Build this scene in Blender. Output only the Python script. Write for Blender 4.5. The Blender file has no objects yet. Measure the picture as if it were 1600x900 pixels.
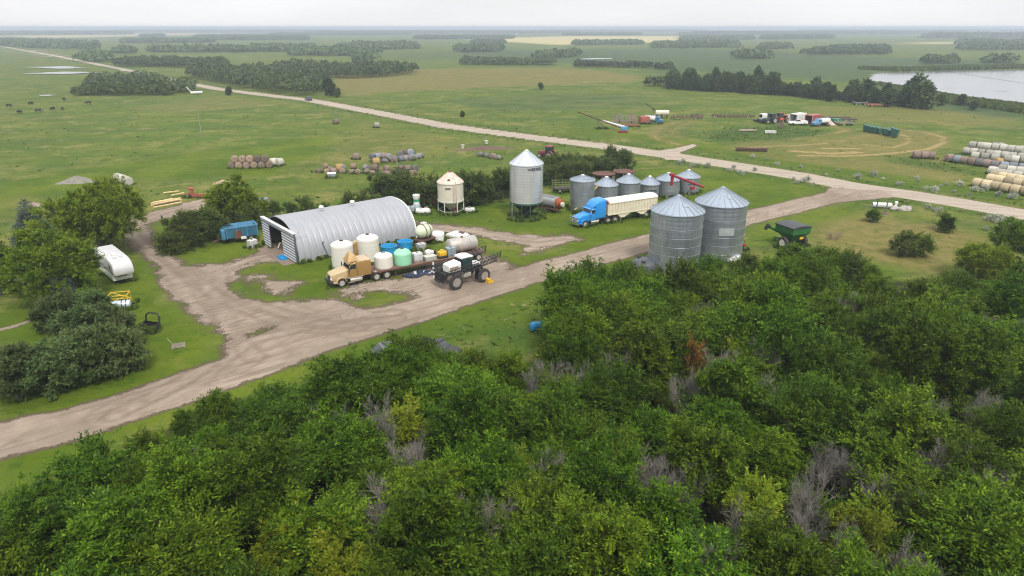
import bpy, bmesh, math, random
import numpy as np
from mathutils import Vector, Matrix
SC = bpy.context.scene
COL = SC.collection
R = math.radians
# ------------------------------------------------------------------ camera
F = 1067.0                      # focal length in photo pixels (1600 wide)
CAM_H = 29.0
PITCH = math.atan((450 - 42) / F)
cd = bpy.data.cameras.new('camera'); cam = bpy.data.objects.new('camera', cd); COL.objects.link(cam)
cd.sensor_width = 36.0; cd.lens = 36.0 * F / 1600
cd.clip_start = 0.5; cd.clip_end = 60000
cam.location = (0, 0, CAM_H); cam.rotation_euler = (math.pi / 2 - PITCH, 0, 0)
SC.camera = cam
# ------------------------------------------------------------------ world, sun, exposure
SUN_EL, SUN_AZ = R(52), R(163)          # azimuth clockwise from +Y (north), where the sun stands
w = bpy.data.worlds.new('World'); SC.world = w; w.use_nodes = True
nt = w.node_tree; nt.nodes.clear()
sky = nt.nodes.new('ShaderNodeTexSky'); sky.sky_type = 'NISHITA'; sky.sun_disc = False
sky.sun_elevation = SUN_EL; sky.sun_rotation = SUN_AZ; sky.dust_density = 4.0; sky.air_density = 1.0
N_ = nt.nodes.new; L = nt.links.new
# a bright layer of thin cloud: paler and stronger overhead than at the horizon, with soft uneven patches
tc = N_('ShaderNodeTexCoord'); sep = N_('ShaderNodeSeparateXYZ'); L(tc.outputs['Generated'], sep.inputs[0])
ramp = N_('ShaderNodeMapRange'); ramp.inputs[1].default_value = 0.0; ramp.inputs[2].default_value = 1.0; ramp.inputs[3].default_value = 8.3; ramp.inputs[4].default_value = 14.5
L(sep.outputs['Z'], ramp.inputs[0])
mp = N_('ShaderNodeMapping'); mp.inputs['Scale'].default_value = (2.0, 2.0, 14.0); L(tc.outputs['Generated'], mp.inputs['Vector'])
nz = N_('ShaderNodeTexNoise'); nz.inputs['Scale'].default_value = 1.3; nz.inputs['Detail'].default_value = 6; L(mp.outputs[0], nz.inputs['Vector'])
cl = N_('ShaderNodeMapRange'); cl.inputs[1].default_value = 0.3; cl.inputs[2].default_value = 0.7; cl.inputs[3].default_value = 0.93; cl.inputs[4].default_value = 1.05; L(nz.outputs[0], cl.inputs[0])
mul = N_('ShaderNodeMath'); mul.operation = 'MULTIPLY'; L(ramp.outputs[0], mul.inputs[0]); L(cl.outputs[0], mul.inputs[1])
tint = N_('ShaderNodeVectorMath'); tint.operation = 'SCALE'; tint.inputs[0].default_value = (0.985, 0.99, 1.0); L(mul.outputs[0], tint.inputs['Scale'])
mx = N_('ShaderNodeMix'); mx.data_type = 'RGBA'; mx.inputs[0].default_value = 0.88
bg = N_('ShaderNodeBackground'); bg.inputs['Strength'].default_value = 0.10
out = N_('ShaderNodeOutputWorld')
L(sky.outputs[0], mx.inputs[6]); L(tint.outputs[0], mx.inputs[7]); L(mx.outputs[2], bg.inputs['Color']); L(bg.outputs[0], out.inputs['Surface'])
sd = bpy.data.lights.new('sun', 'SUN'); sun = bpy.data.objects.new('sun', sd); COL.objects.link(sun)
sd.energy = 2.7; sd.angle = R(9); sd.color = (1.0, 0.95, 0.88)
sv = Vector((math.sin(SUN_AZ) * math.cos(SUN_EL), math.cos(SUN_AZ) * math.cos(SUN_EL), math.sin(SUN_EL)))
sun.rotation_euler = sv.to_track_quat('Z', 'Y').to_euler(); sun.location = (0, -40, 120)
SC.view_settings.view_transform = 'Standard'; SC.view_settings.look = 'None'
SC.view_settings.exposure = 0.32; SC.view_settings.gamma = 1.0
c = SC.cycles
c.max_bounces = 5; c.diffuse_bounces = 2; c.glossy_bounces = 3; c.transmission_bounces = 2; c.transparent_max_bounces = 4
c.volume_bounces = 0; c.use_denoising = True; c.caustics_reflective = False; c.caustics_refractive = False
c.use_adaptive_sampling = True; c.adaptive_threshold = 0.01; c.filter_width = 1.15
HAZE_DENSITY = 0.00034; HAZE_COLOR = (0.72, 0.81, 0.93, 1)
rng = np.random.default_rng(7); random.seed(7)
# ------------------------------------------------------------------ pixel (photo) -> ground
CP, SP = math.cos(PITCH), math.sin(PITCH)
def ray(u, v):
    dx = (u - 800) / F; dy = -(v - 450) / F
    return np.array([dx, CP + dy * SP, -SP + dy * CP])
def height(x, y):
    """ground height: the farm yard is level, the far fields roll gently"""
    x = np.asarray(x, float); y = np.asarray(y, float)
    h = 2.6 * np.exp(-((x - 25) / 110) ** 2 - ((y - 470) / 62) ** 2)
    h = h + 1.6 * np.exp(-((x + 170) / 120) ** 2 - ((y - 560) / 90) ** 2)
    k = np.clip((y - 230) / 120, 0, 1) * np.clip((700 - y) / 60, 0, 1)
    h = h * k
    return h
def at(u, v, z=0.0):
    d = ray(u, v); t = (z - CAM_H) / d[2]
    for _ in range(4):
        p = d * t; t = (z + float(height(p[0], p[1])) - CAM_H) / d[2]
    p = d * t
    return float(p[0]), float(p[1])
def gz(x, y): return float(height(x, y))
def poly_at(px): return np.array([at(u, v) for u, v in px])
def seg_dist(pts, line):
    """distance of each point to a polyline"""
    best = np.full(len(pts), 1e9)
    for a, b in zip(line[:-1], line[1:]):
        ab = b - a; t = np.clip(((pts - a) @ ab) / max(ab @ ab, 1e-9), 0, 1)
        best = np.minimum(best, np.hypot(*(pts - a - t[:, None] * ab).T))
    return best
def inside(pts, poly):
    x, y = pts[:, 0], pts[:, 1]; r = np.zeros(len(pts), bool); n = len(poly)
    for i in range(n):
        (x1, y1), (x2, y2) = poly[i], poly[(i + 1) % n]
        if y1 == y2: continue
        cnd = ((y1 > y) != (y2 > y)) & (x < (x2 - x1) * (y - y1) / (y2 - y1) + x1)
        r ^= cnd
    return r
def sdist(pts, poly):
    """signed distance, positive inside"""
    d = seg_dist(pts, np.vstack([poly, poly[:1]]))
    return np.where(inside(pts, poly), d, -d)
# ------------------------------------------------------------------ materials
MATS = {}
def nodes_of(name):
    m = bpy.data.materials.new(name); m.use_nodes = True
    t = m.node_tree; t.nodes.clear()
    o = t.nodes.new('ShaderNodeOutputMaterial'); b = t.nodes.new('ShaderNodeBsdfPrincipled')
    t.links.new(b.outputs[0], o.inputs['Surface'])
    return m, t, b, o
def M(name, rgb, rough=0.55, metal=0.0, var=0.18, scale=1.2, dirt=None, dirt_amt=0.35, spec=0.4, coat=0.0, bump=0.0):
    """paint / plastic / metal with blotchy wear; dirt = colour of stains"""
    if name in MATS: return MATS[name]
    m, t, b, o = nodes_of(name); N = t.nodes.new; K = t.links.new
    tc = N('ShaderNodeTexCoord')
    n1 = N('ShaderNodeTexNoise'); n1.inputs['Scale'].default_value = scale; n1.inputs['Detail'].default_value = 5; n1.inputs['Roughness'].default_value = 0.65
    K(tc.outputs['Object'], n1.inputs['Vector'])
    mr = N('ShaderNodeMapRange'); mr.inputs[1].default_value = 0.3; mr.inputs[2].default_value = 0.7
    mr.inputs[3].default_value = 1 - var; mr.inputs[4].default_value = 1 + var * 0.6
    K(n1.outputs[0], mr.inputs[0])
    hs = N('ShaderNodeHueSaturation'); hs.inputs['Color'].default_value = (*rgb, 1)
    K(mr.outputs[0], hs.inputs['Value'])
    col = hs.outputs[0]
    if dirt is not None:
        n2 = N('ShaderNodeTexNoise'); n2.inputs['Scale'].default_value = scale * 2.3; n2.inputs['Detail'].default_value = 8; n2.inputs['Roughness'].default_value = 0.72
        mp = N('ShaderNodeMapping'); mp.inputs['Scale'].default_value = (1.5, 1.5, 0.55); mp.inputs['Location'].default_value = (3.1, 7.7, 1.3)
        K(tc.outputs['Object'], mp.inputs[0]); K(mp.outputs[0], n2.inputs['Vector'])
        cr = N('ShaderNodeMapRange'); cr.interpolation_type = 'SMOOTHSTEP'
        cr.inputs[1].default_value = 0.62 - 0.3 * dirt_amt; cr.inputs[2].default_value = 0.8 - 0.2 * dirt_amt
        K(n2.outputs[0], cr.inputs[0])
        mx = N('ShaderNodeMix'); mx.data_type = 'RGBA'; mx.inputs[7].default_value = (*dirt, 1)
        K(cr.outputs[0], mx.inputs[0]); K(col, mx.inputs[6]); col = mx.outputs[2]
    K(col, b.inputs['Base Color'])
    b.inputs['Metallic'].default_value = metal; b.inputs['Specular IOR Level'].default_value = spec
    r2 = N('ShaderNodeMapRange'); r2.inputs[3].default_value = max(rough - 0.12, 0.03); r2.inputs[4].default_value = min(rough + 0.12, 1)
    K(n1.outputs[0], r2.inputs[0]); K(r2.outputs[0], b.inputs['Roughness'])
    if coat: b.inputs['Coat Weight'].default_value = coat
    if bump:
        bp = N('ShaderNodeBump'); bp.inputs['Strength'].default_value = bump; bp.inputs['Distance'].default_value = 0.05
        n3 = N('ShaderNodeTexNoise'); n3.inputs['Scale'].default_value = 14; n3.inputs['Detail'].default_value = 4
        K(tc.outputs['Object'], n3.inputs['Vector']); K(n3.outputs[0], bp.inputs['Height']); K(bp.outputs[0], b.inputs['Normal'])
    MATS[name] = m
    return m
# ------------------------------------------------------------------ objects
def tag(o, label=None, cat=None, group=None, kind=None):
    if label: o['label'] = label
    if cat: o['category'] = cat
    if group: o['group'] = group
    if kind: o['kind'] = kind
    return o
def thing(name, label, cat, loc=(0, 0, 0), rz=0.0, group=None):
    o = bpy.data.objects.new(name, None); COL.objects.link(o)
    o.empty_display_size = 0.3
    if len(loc) == 2: loc = (loc[0], loc[1], gz(*loc))
    o.location = loc; o.rotation_euler = (0, 0, rz)
    return tag(o, label, cat, group)
def link(name, me, mat=None, parent=None):
    o = bpy.data.objects.new(name, me); COL.objects.link(o)
    if mat is not None and not me.materials: me.materials.append(mat)
    if parent is not None: o.parent = parent
    return o
def dup(o, parent=None, loc=None, rz=None, label=None, group=None, scale=None):
    q = o.copy(); COL.objects.link(q)
    if parent is not None: q.parent = parent
    if loc is not None:
        q.location = loc if len(loc) == 3 else (loc[0], loc[1], gz(*loc))
    if rz is not None: q.rotation_euler = (0, 0, rz)
    if scale is not None: q.scale = scale if hasattr(scale, '__len__') else (scale,) * 3
    if label: q['label'] = label
    if group: q['group'] = group
    for ch in KIDS.get(o.name, o.children): dup(ch, q)
    return q
KIDS = {}
def freeze(o):
    """remember a prototype's children, so that copying stays quick"""
    KIDS[o.name] = list(o.children)
    for ch in KIDS[o.name]: freeze(ch)
    return o
def np_mesh(name, verts, faces, mat=None, smooth=False):
    """faces: (n,k) array of one polygon size"""
    me = bpy.data.meshes.new(name); verts = np.asarray(verts, np.float32); faces = np.asarray(faces, np.int32)
    n, k = faces.shape
    me.vertices.add(len(verts)); me.vertices.foreach_set('co', verts.ravel())
    me.loops.add(n * k); me.loops.foreach_set('vertex_index', faces.ravel())
    me.polygons.add(n); me.polygons.foreach_set('loop_start', np.arange(0, n * k, k, dtype=np.int32))
    me.polygons.foreach_set('use_smooth', np.full(n, smooth, bool))
    me.update(calc_edges=True)
    if mat is not None: me.materials.append(mat)
    return me
class B:
    """collects shapes; build() links them as ONE mesh object"""
    def __init__(s): s.v = []; s.f = []
    def add(s, vs, fs):
        k = len(s.v); s.v += [tuple(map(float, p)) for p in vs]; s.f += [[i + k for i in f] for f in fs]; return s
    def box(s, x0, x1, y0, y1, z0, z1):
        v = [(x0, y0, z0), (x1, y0, z0), (x1, y1, z0), (x0, y1, z0), (x0, y0, z1), (x1, y0, z1), (x1, y1, z1), (x0, y1, z1)]
        return s.add(v, [(3, 2, 1, 0), (4, 5, 6, 7), (0, 1, 5, 4), (1, 2, 6, 5), (2, 3, 7, 6), (3, 0, 4, 7)])
    def obox(s, c, size, rot=(0, 0, 0)):
        from mathutils import Euler
        m = Euler(rot).to_matrix(); k = len(s.v); a, b, d = [q / 2 for q in size]
        s.box(-a, a, -b, b, -d, d)
        for i in range(k, k + 8): s.v[i] = tuple(m @ Vector(s.v[i]) + Vector(c))
        return s
    def beam(s, p, q, w, h=None):
        """rectangular bar from p to q"""
        p, q = Vector(p), Vector(q); d = (q - p).normalized(); h = h or w
        up = Vector((0, 0, 1)) if abs(d.z) < 0.95 else Vector((1, 0, 0))
        a = d.cross(up).normalized() * (w / 2); b = a.cross(d).normalized() * (h / 2)
        v = [p - a - b, p + a - b, p + a + b, p - a + b, q - a - b, q + a - b, q + a + b, q - a + b]
        return s.add(v, [(3, 2, 1, 0), (4, 5, 6, 7), (0, 1, 5, 4), (1, 2, 6, 5), (2, 3, 7, 6), (3, 0, 4, 7)])
    def tube(s, p, q, r, n=8, r2=None):
        p, q = Vector(p), Vector(q); d = (q - p).normalized(); r2 = r if r2 is None else r2
        a = d.orthogonal().normalized(); b = d.cross(a)
        ring = lambda o, rr: [o + (a * math.cos(t) + b * math.sin(t)) * rr for t in (2 * math.pi * i / n for i in range(n))]
        v = ring(p, r) + ring(q, r2)
        f = [(i, (i + 1) % n, n + (i + 1) % n, n + i) for i in range(n)] + [tuple(range(n - 1, -1, -1)), tuple(range(n, 2 * n))]
        return s.add(v, f)
    def path(s, pts, r, n=6):
        for p, q in zip(pts[:-1], pts[1:]): s.tube(p, q, r, n)
        return s
    def lathe(s, prof, n=24, c=(0, 0, 0), axis='z', a0=0.0, a1=2 * math.pi):
        """prof: (radius, along axis)"""
        full = abs(a1 - a0 - 2 * math.pi) < 1e-6; m = n if full else n + 1
        vs = []
        for (r, h) in prof:
            for i in range(m):
                t = a0 + (a1 - a0) * i / n; p, q = r * math.cos(t), r * math.sin(t)
                vs.append({'z': (p, q, h), 'y': (p, h, q), 'x': (h, p, q)}[axis])
        vs = [(v[0] + c[0], v[1] + c[1], v[2] + c[2]) for v in vs]; fs = []
        for j in range(len(prof) - 1):
            for i in range(n):
                k = (i + 1) % m
                fs.append((j * m + i, j * m + k, (j + 1) * m + k, (j + 1) * m + i))
        if full:
            if prof[0][0] > 1e-4: fs.append(tuple(range(m - 1, -1, -1)))
            if prof[-1][0] > 1e-4: fs.append(tuple((len(prof) - 1) * m + i for i in range(m)))
        return s.add(vs, fs)
    def prism(s, prof, y0, y1, plane='xz'):
        """closed outline in xz (or yz, xy) pushed along the third axis"""
        n = len(prof)
        g = {'xz': lambda a, b, d: (a, d, b), 'yz': lambda a, b, d: (d, a, b), 'xy': lambda a, b, d: (a, b, d)}[plane]
        v = [g(a, b, y0) for a, b in prof] + [g(a, b, y1) for a, b in prof]
        return s.add(v, [(i, (i + 1) % n, n + (i + 1) % n, n + i) for i in range(n)] + [tuple(range(n - 1, -1, -1)), tuple(range(n, 2 * n))])
    def loft(s, secs, k=3):
        """rounded box sections along x: (x, half width, z0, z1, corner radius)"""
        vs = []; n = 4 * (k + 1)
        for x, hw, z0, z1, rad in secs:
            rad = max(min(rad, hw * 0.98, (z1 - z0) / 2 * 0.98), 0.002)
            for cy, cz, a in ((hw - rad, z1 - rad, 0), (-hw + rad, z1 - rad, 90), (-hw + rad, z0 + rad, 180), (hw - rad, z0 + rad, 270)):
                for i in range(k + 1):
                    t = R(a + 90 * i / k); vs.append((x, cy + rad * math.cos(t), cz + rad * math.sin(t)))
        fs = [(j * n + i, j * n + (i + 1) % n, (j + 1) * n + (i + 1) % n, (j + 1) * n + i) for j in range(len(secs) - 1) for i in range(n)]
        fs += [tuple(range(n - 1, -1, -1)), tuple((len(secs) - 1) * n + i for i in range(n))]
        return s.add(vs, fs)
    def ball(s, c, r, n=10, m=6):
        r = r if hasattr(r, '__len__') else (r, r, r)
        prof = [(max(math.sin(math.pi * i / m), 1e-3), -math.cos(math.pi * i / m)) for i in range(m + 1)]
        k = len(s.v); s.lathe(prof, n)
        for i in range(k, len(s.v)):
            a = s.v[i]; s.v[i] = (c[0] + a[0] * r[0], c[1] + a[1] * r[1], c[2] + a[2] * r[2])
        return s
    def mesh(s, name, mat=None, angle=38, bevel=0.0):
        bm = bmesh.new(); vv = [bm.verts.new(p) for p in s.v]
        for f in s.f:
            try: bm.faces.new([vv[i] for i in f])
            except ValueError: pass
        bmesh.ops.recalc_face_normals(bm, faces=bm.faces)
        if bevel:
            es = [e for e in bm.edges if len(e.link_faces) == 2 and e.calc_face_angle() > R(50)]
            bmesh.ops.bevel(bm, geom=es, offset=bevel, segments=2, profile=0.6, affect='EDGES', clamp_overlap=True)
        me = bpy.data.meshes.new(name); bm.to_mesh(me); bm.free()
        me.shade_smooth(); me.set_sharp_from_angle(angle=R(angle))
        if mat is not None: me.materials.append(mat)
        return me
    def build(s, name, mat, parent=None, angle=38, bevel=0.0):
        return link(name, s.mesh(name, mat, angle, bevel), None, parent)
# ================================================================== GROUND
MAIN_ROAD = poly_at([(-160, 58), (0, 72), (90, 88), (150, 100), (250, 121), (340, 139), (420, 149), (482, 156), (600, 178), (700, 197), (850, 217), (950, 229), (1040, 242), (1150, 259), (1250, 275), (1330, 291), (1420, 304), (1500, 317), (1600, 335), (1700, 352), (1900, 388)])
LANE = poly_at([(1375, 299), (1310, 306), (1265, 316), (1210, 330), (1100, 357), (1000, 382), (900, 409), (800, 437), (700, 469), (600, 501), (500, 530), (400, 567), (300, 600), (200, 635), (100, 665), (0, 688), (-120, 714), (-260, 744)])
YARD = poly_at([(345, 575), (338, 540), (328, 508), (292, 490), (258, 470), (250, 440), (225, 405), (197, 382), (180, 366), (188, 350), (215, 336), (262, 322), (300, 313), (332, 308), (420, 308), (425, 316), (335, 326), (285, 335), (250, 345), (236, 358), (244, 383), (275, 400), (300, 412), (345, 411), (395, 396), (412, 386), (470, 412), (455, 412), (405, 410), (372, 424), (364, 447), (378, 464), (420, 470), (480, 466), (525, 466), (560, 482), (640, 476), (680, 470), (640, 500), (500, 540)])
TRUCKDIRT = poly_at([(520, 456), (560, 441), (620, 432), (690, 404), (765, 398), (800, 416), (790, 436), (740, 452), (680, 470), (620, 478), (655, 462), (600, 452), (560, 462)])
TRACK = poly_at([(648, 346), (700, 350), (745, 356), (800, 366), (850, 370), (905, 365), (912, 376), (860, 388), (815, 384), (770, 374), (720, 366), (650, 362)])
TRACKB = poly_at([(860, 388), (905, 378), (900, 372), (840, 380), (800, 385), (810, 400), (850, 396)])
APPR = poly_at([(1015, 237), (1050, 232), (1085, 224), (1092, 228), (1066, 238), (1062, 250), (1040, 250)])
STRIP = poly_at([(-20, 518), (30, 505), (52, 496), (54, 499), (30, 510), (-20, 524)])
PATCH1 = poly_at([(375, 432), (430, 424), (470, 440), (450, 462), (400, 458)])
TAN = [(poly_at(l), wd) for l, wd in [
    ([(1062, 190), (1035, 197), (1022, 207), (1024, 216), (1060, 226)], 1.6),
    ([(1085, 189), (1050, 203), (1052, 212), (1085, 218)], 1.0),
    ([(1150, 232), (1210, 228), (1240, 228), (1290, 224), (1330, 218), (1360, 210), (1372, 204)], 1.7),
    ([(1250, 243), (1320, 244), (1390, 240), (1450, 233), (1474, 224), (1474, 214), (1450, 207), (1400, 202)], 2.0),
    ([(1350, 226), (1395, 231), (1420, 223), (1418, 214), (1405, 208)], 1.7),
    ([(1240, 218), (1290, 210), (1320, 205), (1318, 200), (1280, 197)], 1.8),
    ([(1240, 236), (1300, 240), (1340, 238)], 2.6), ([(1290, 232), (1340, 232)], 2.2)]]
ROWS = [poly_at([(1180 + 30 * k, 243 + 4.2 * k), (1300 + 20 * k, 248 + 5.2 * k), (1505 - 4 * k, 268 + 3.6 * k)]) for k in range(5)]
LAWN = [poly_at(p) for p in [
    [(0, 705), (100, 678), (200, 648), (340, 605), (420, 575), (600, 512), (700, 480), (850, 440), (1000, 395), (1050, 420), (1000, 440), (860, 480), (800, 520), (560, 580), (300, 640), (100, 720), (0, 780)],
    [(0, 480), (120, 480), (170, 420), (230, 410), (260, 470), (330, 510), (338, 550), (300, 590), (100, 650), (0, 672), (0, 480)],
    [(230, 330), (330, 330), (410, 390), (345, 415), (290, 408), (240, 380)],
    [(370, 425), (500, 400), (650, 380), (900, 400), (700, 455), (560, 475), (400, 468)],
    [(590, 320), (760, 320), (900, 310), (1050, 335), (1110, 345), (900, 395), (860, 368), (740, 352), (600, 340)],
    [(860, 280), (1040, 262), (1150, 270), (1270, 288), (1290, 302), (1180, 335), (1080, 355), (900, 330)],
    [(0, 285), (150, 262), (400, 225), (520, 210), (500, 240), (420, 275), (200, 280), (100, 300), (0, 320)],
    [(930, 205), (1050, 230), (1200, 255), (1400, 290), (1600, 318), (1600, 300), (1330, 262), (1180, 235), (1020, 212)],
    [(1160, 370), (1200, 350), (1360, 310), (1345, 330), (1260, 360), (1230, 380)]]]
DRY = [(poly_at(p), a) for p, a in [
    ([(1280, 345), (1345, 335), (1480, 350), (1560, 372), (1470, 440), (1420, 425), (1300, 395), (1250, 385), (1255, 362)], 0.70),
    ([(1150, 395), (1195, 392), (1205, 420), (1165, 425)], 0.7),
    ([(0, 305), (60, 300), (110, 330), (60, 360), (0, 375)], 0.45),
    ([(510, 110), (870, 106), (1010, 120), (1000, 128), (700, 140), (540, 150), (500, 140)], 0.62),
    ([(500, 168), (700, 215), (830, 250), (760, 232), (640, 255), (560, 260), (470, 262), (520, 230), (560, 205)], 0.40),
    ([(190, 170), (340, 148), (480, 160), (430, 166), (250, 180)], 0.45),
    ([(1150, 205), (1480, 205), (1490, 270), (1560, 300), (1400, 275), (1200, 250), (1120, 235)], 0.46),
    ([(930, 238), (1050, 258), (1220, 290), (1100, 270), (980, 252)], 0.45),
    ([(1380, 325), (1600, 350), (1600, 362), (1480, 345)], 0.5),
    ([(1300, 190), (1600, 200), (1600, 180), (1440, 165), (1250, 165)], 0.50), ([(1205, 226), (1290, 216), (1400, 200), (1480, 210), (1490, 228), (1400, 242), (1260, 247)], 0.62), ([(1015, 196), (1060, 188), (1090, 190), (1060, 222), (1020, 218)], 0.4)]]
MARSH = [(poly_at(p), a) for p, a in [
    ([(865, 97), (1000, 104), (1040, 128), (1100, 112), (1350, 130), (1390, 108), (1600, 104), (1600, 96), (1400, 90), (1150, 78), (940, 76), (700, 80), (720, 92)], 0.9),
    ([(1360, 132), (1450, 142), (1600, 162), (1600, 188), (1480, 172), (1440, 160), (1370, 140)], 1.0),
    ([(600, 84), (720, 78), (720, 92), (640, 95)], 0.6),
    ([(700, 156), (860, 146), (1000, 148), (1010, 165), (880, 172), (760, 172)], 0.5)]]
CROP = [(poly_at(p), a) for p, a in [
    ([(720, 61), (900, 56), (1060, 56), (1065, 64), (950, 69), (870, 70)], 1.0),
    ([(0, 54), (160, 51), (330, 52), (330, 54.5), (200, 57), (0, 60)], 0.8),
    ([(1420, 67), (1500, 65), (1500, 68), (1425, 69)], 0.9),
    ([(500, 49), (800, 48.6), (860, 50.5), (640, 52)], 0.7), ([(1050, 51), (1300, 49.5), (1300, 51), (1100, 52.6)], 0.35)]]
LUSH = [(poly_at(p), a) for p, a in [
    ([(1080, 236), (1110, 238), (1250, 262), (1420, 288), (1600, 322), (1600, 308), (1400, 278), (1200, 250)], 0.35),
    ([(1340, 330), (1360, 314), (1400, 308), (1440, 316), (1420, 326), (1370, 322)], 0.8),
    ([(1090, 215), (1140, 200), (1230, 196), (1290, 205), (1285, 212), (1200, 220), (1120, 222)], 0.9),
    ([(1390, 245), (1440, 248), (1540, 275), (1480, 268), (1400, 255)], 0.8),
    ([(600, 540), (700, 500), (840, 470), (850, 520), (800, 560), (700, 560)], 0.55),
    ([(590, 345), (720, 320), (760, 345), (840, 350), (900, 340), (900, 355), (700, 345)], 0.4)]]
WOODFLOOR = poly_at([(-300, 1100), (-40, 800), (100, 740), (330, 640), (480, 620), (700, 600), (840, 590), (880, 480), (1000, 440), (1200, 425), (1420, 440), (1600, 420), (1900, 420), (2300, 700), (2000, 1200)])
MARSH_DARK = [np.array(p, float) for p in []]
WEEDS = [(poly_at(p), a) for p, a in [([(378, 522), (405, 512), (440, 506), (445, 514), (410, 526), (385, 530)], 0.62), ([(440, 455), (480, 462), (520, 474), (480, 480), (445, 472)], 0.5), ([(560, 462), (620, 466), (640, 474), (590, 482)], 0.55)]]
PATHS = [poly_at(p) for p in [
    [(180, 648), (290, 595), (335, 560), (330, 520), (300, 475), (272, 435), (235, 395), (205, 368), (215, 348), (260, 330), (320, 318)],
    [(620, 498), (520, 508), (430, 500), (355, 470), (305, 440), (262, 405), (225, 380), (205, 360)],
    [(560, 512), (470, 498), (390, 475), (345, 445), (345, 425), (390, 405), (440, 395)],
    [(240, 620), (330, 570), (400, 530), (500, 505), (620, 488)], [(300, 470), (335, 440), (370, 420), (430, 400)],
    [(400, 560), (360, 520), (345, 480), (320, 440), (290, 418)], [(660, 350), (745, 362), (830, 376), (905, 370)]]]
def zones(pts):
    ss = lambda d, soft: np.clip(0.5 + d / (2 * soft), 0, 1)
    dist = np.hypot(pts[:, 0], pts[:, 1])
    far = np.clip(dist / 300, 0.6, 6)
    main = ss(3.9 - 0.9 * np.clip(far - 0.8, 0, 1.2) - seg_dist(pts, MAIN_ROAD), 1.0 * far)
    lane = ss(2.9 - seg_dist(pts, LANE), 1.5)
    fork = poly_at([(1250, 316), (1290, 300), (1300, 292), (1286, 286), (1340, 294), (1420, 306), (1350, 312), (1300, 318), (1262, 324)])
    lane = np.maximum(lane, ss(sdist(pts, fork), 1.2))
    yard = ss(sdist(pts, YARD) - 0.5, 2.0)
    yard = np.maximum(yard, 0.84 * ss(sdist(pts, TRUCKDIRT) + 0.6, 3.0))
    yard = np.maximum(yard, 0.9 * ss(sdist(pts, TRACK), 2.0)); yard = np.maximum(yard, 0.62 * ss(sdist(pts, TRACKB), 1.6))
    yard = np.maximum(yard, 0.66 * ss(sdist(pts, PATCH1) + 0.5, 3.0)); yard = np.maximum(yard, 0.75 * ss(sdist(pts, STRIP), 0.4))
    for p, a in WEEDS: yard = np.minimum(yard, 1 - a * ss(sdist(pts, p), 1.2))
    main = np.maximum(main, 0.8 * ss(sdist(pts, APPR), 1.2))
    lawn = np.zeros(len(pts)); dry = np.zeros(len(pts)); marsh = np.zeros(len(pts)); crop = np.zeros(len(pts)); lush = np.zeros(len(pts))
    for p in LAWN: lawn = np.maximum(lawn, ss(sdist(pts, p), 4))
    for p, a in DRY: dry = np.maximum(dry, a * ss(sdist(pts, p), 5 * far))
    for l, wd in TAN: dry = np.maximum(dry, 0.92 * ss(wd + 0.1 - seg_dist(pts, l), 1.7))
    for l in ROWS: dry = np.maximum(dry, 0.8 * ss(0.9 - seg_dist(pts, l), 1.1))
    for p, a in MARSH: marsh = np.maximum(marsh, a * ss(sdist(pts, p), 8 * far))
    for p, a in CROP: crop = np.maximum(crop, a * ss(sdist(pts, p), 12))
    for p, a in LUSH: lush = np.maximum(lush, a * ss(sdist(pts, p), 3))
    dm = seg_dist(pts, MAIN_ROAD)
    lush = np.maximum(lush, 0.6 * np.clip(1 - np.abs(dm - 6.3) / 2.4, 0, 1))          # ditches
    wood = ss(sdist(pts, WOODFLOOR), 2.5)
    dl = seg_dist(pts, LANE)
    rut = np.zeros(len(pts))
    for i, l in enumerate(PATHS):
        d = seg_dist(pts, l); rut = np.maximum(rut, np.clip(1 - np.abs(d - 0.9) / 0.45, 0, 1)); rut = np.maximum(rut, 0.6 * np.clip(1 - np.abs(d - 2.1 - 0.2 * i) / 0.4, 0, 1))
    zones.rut = rut
    return main, np.maximum(lane, yard), lawn, dry, marsh, crop, lush, wood, np.minimum(dl, 30)
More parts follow.
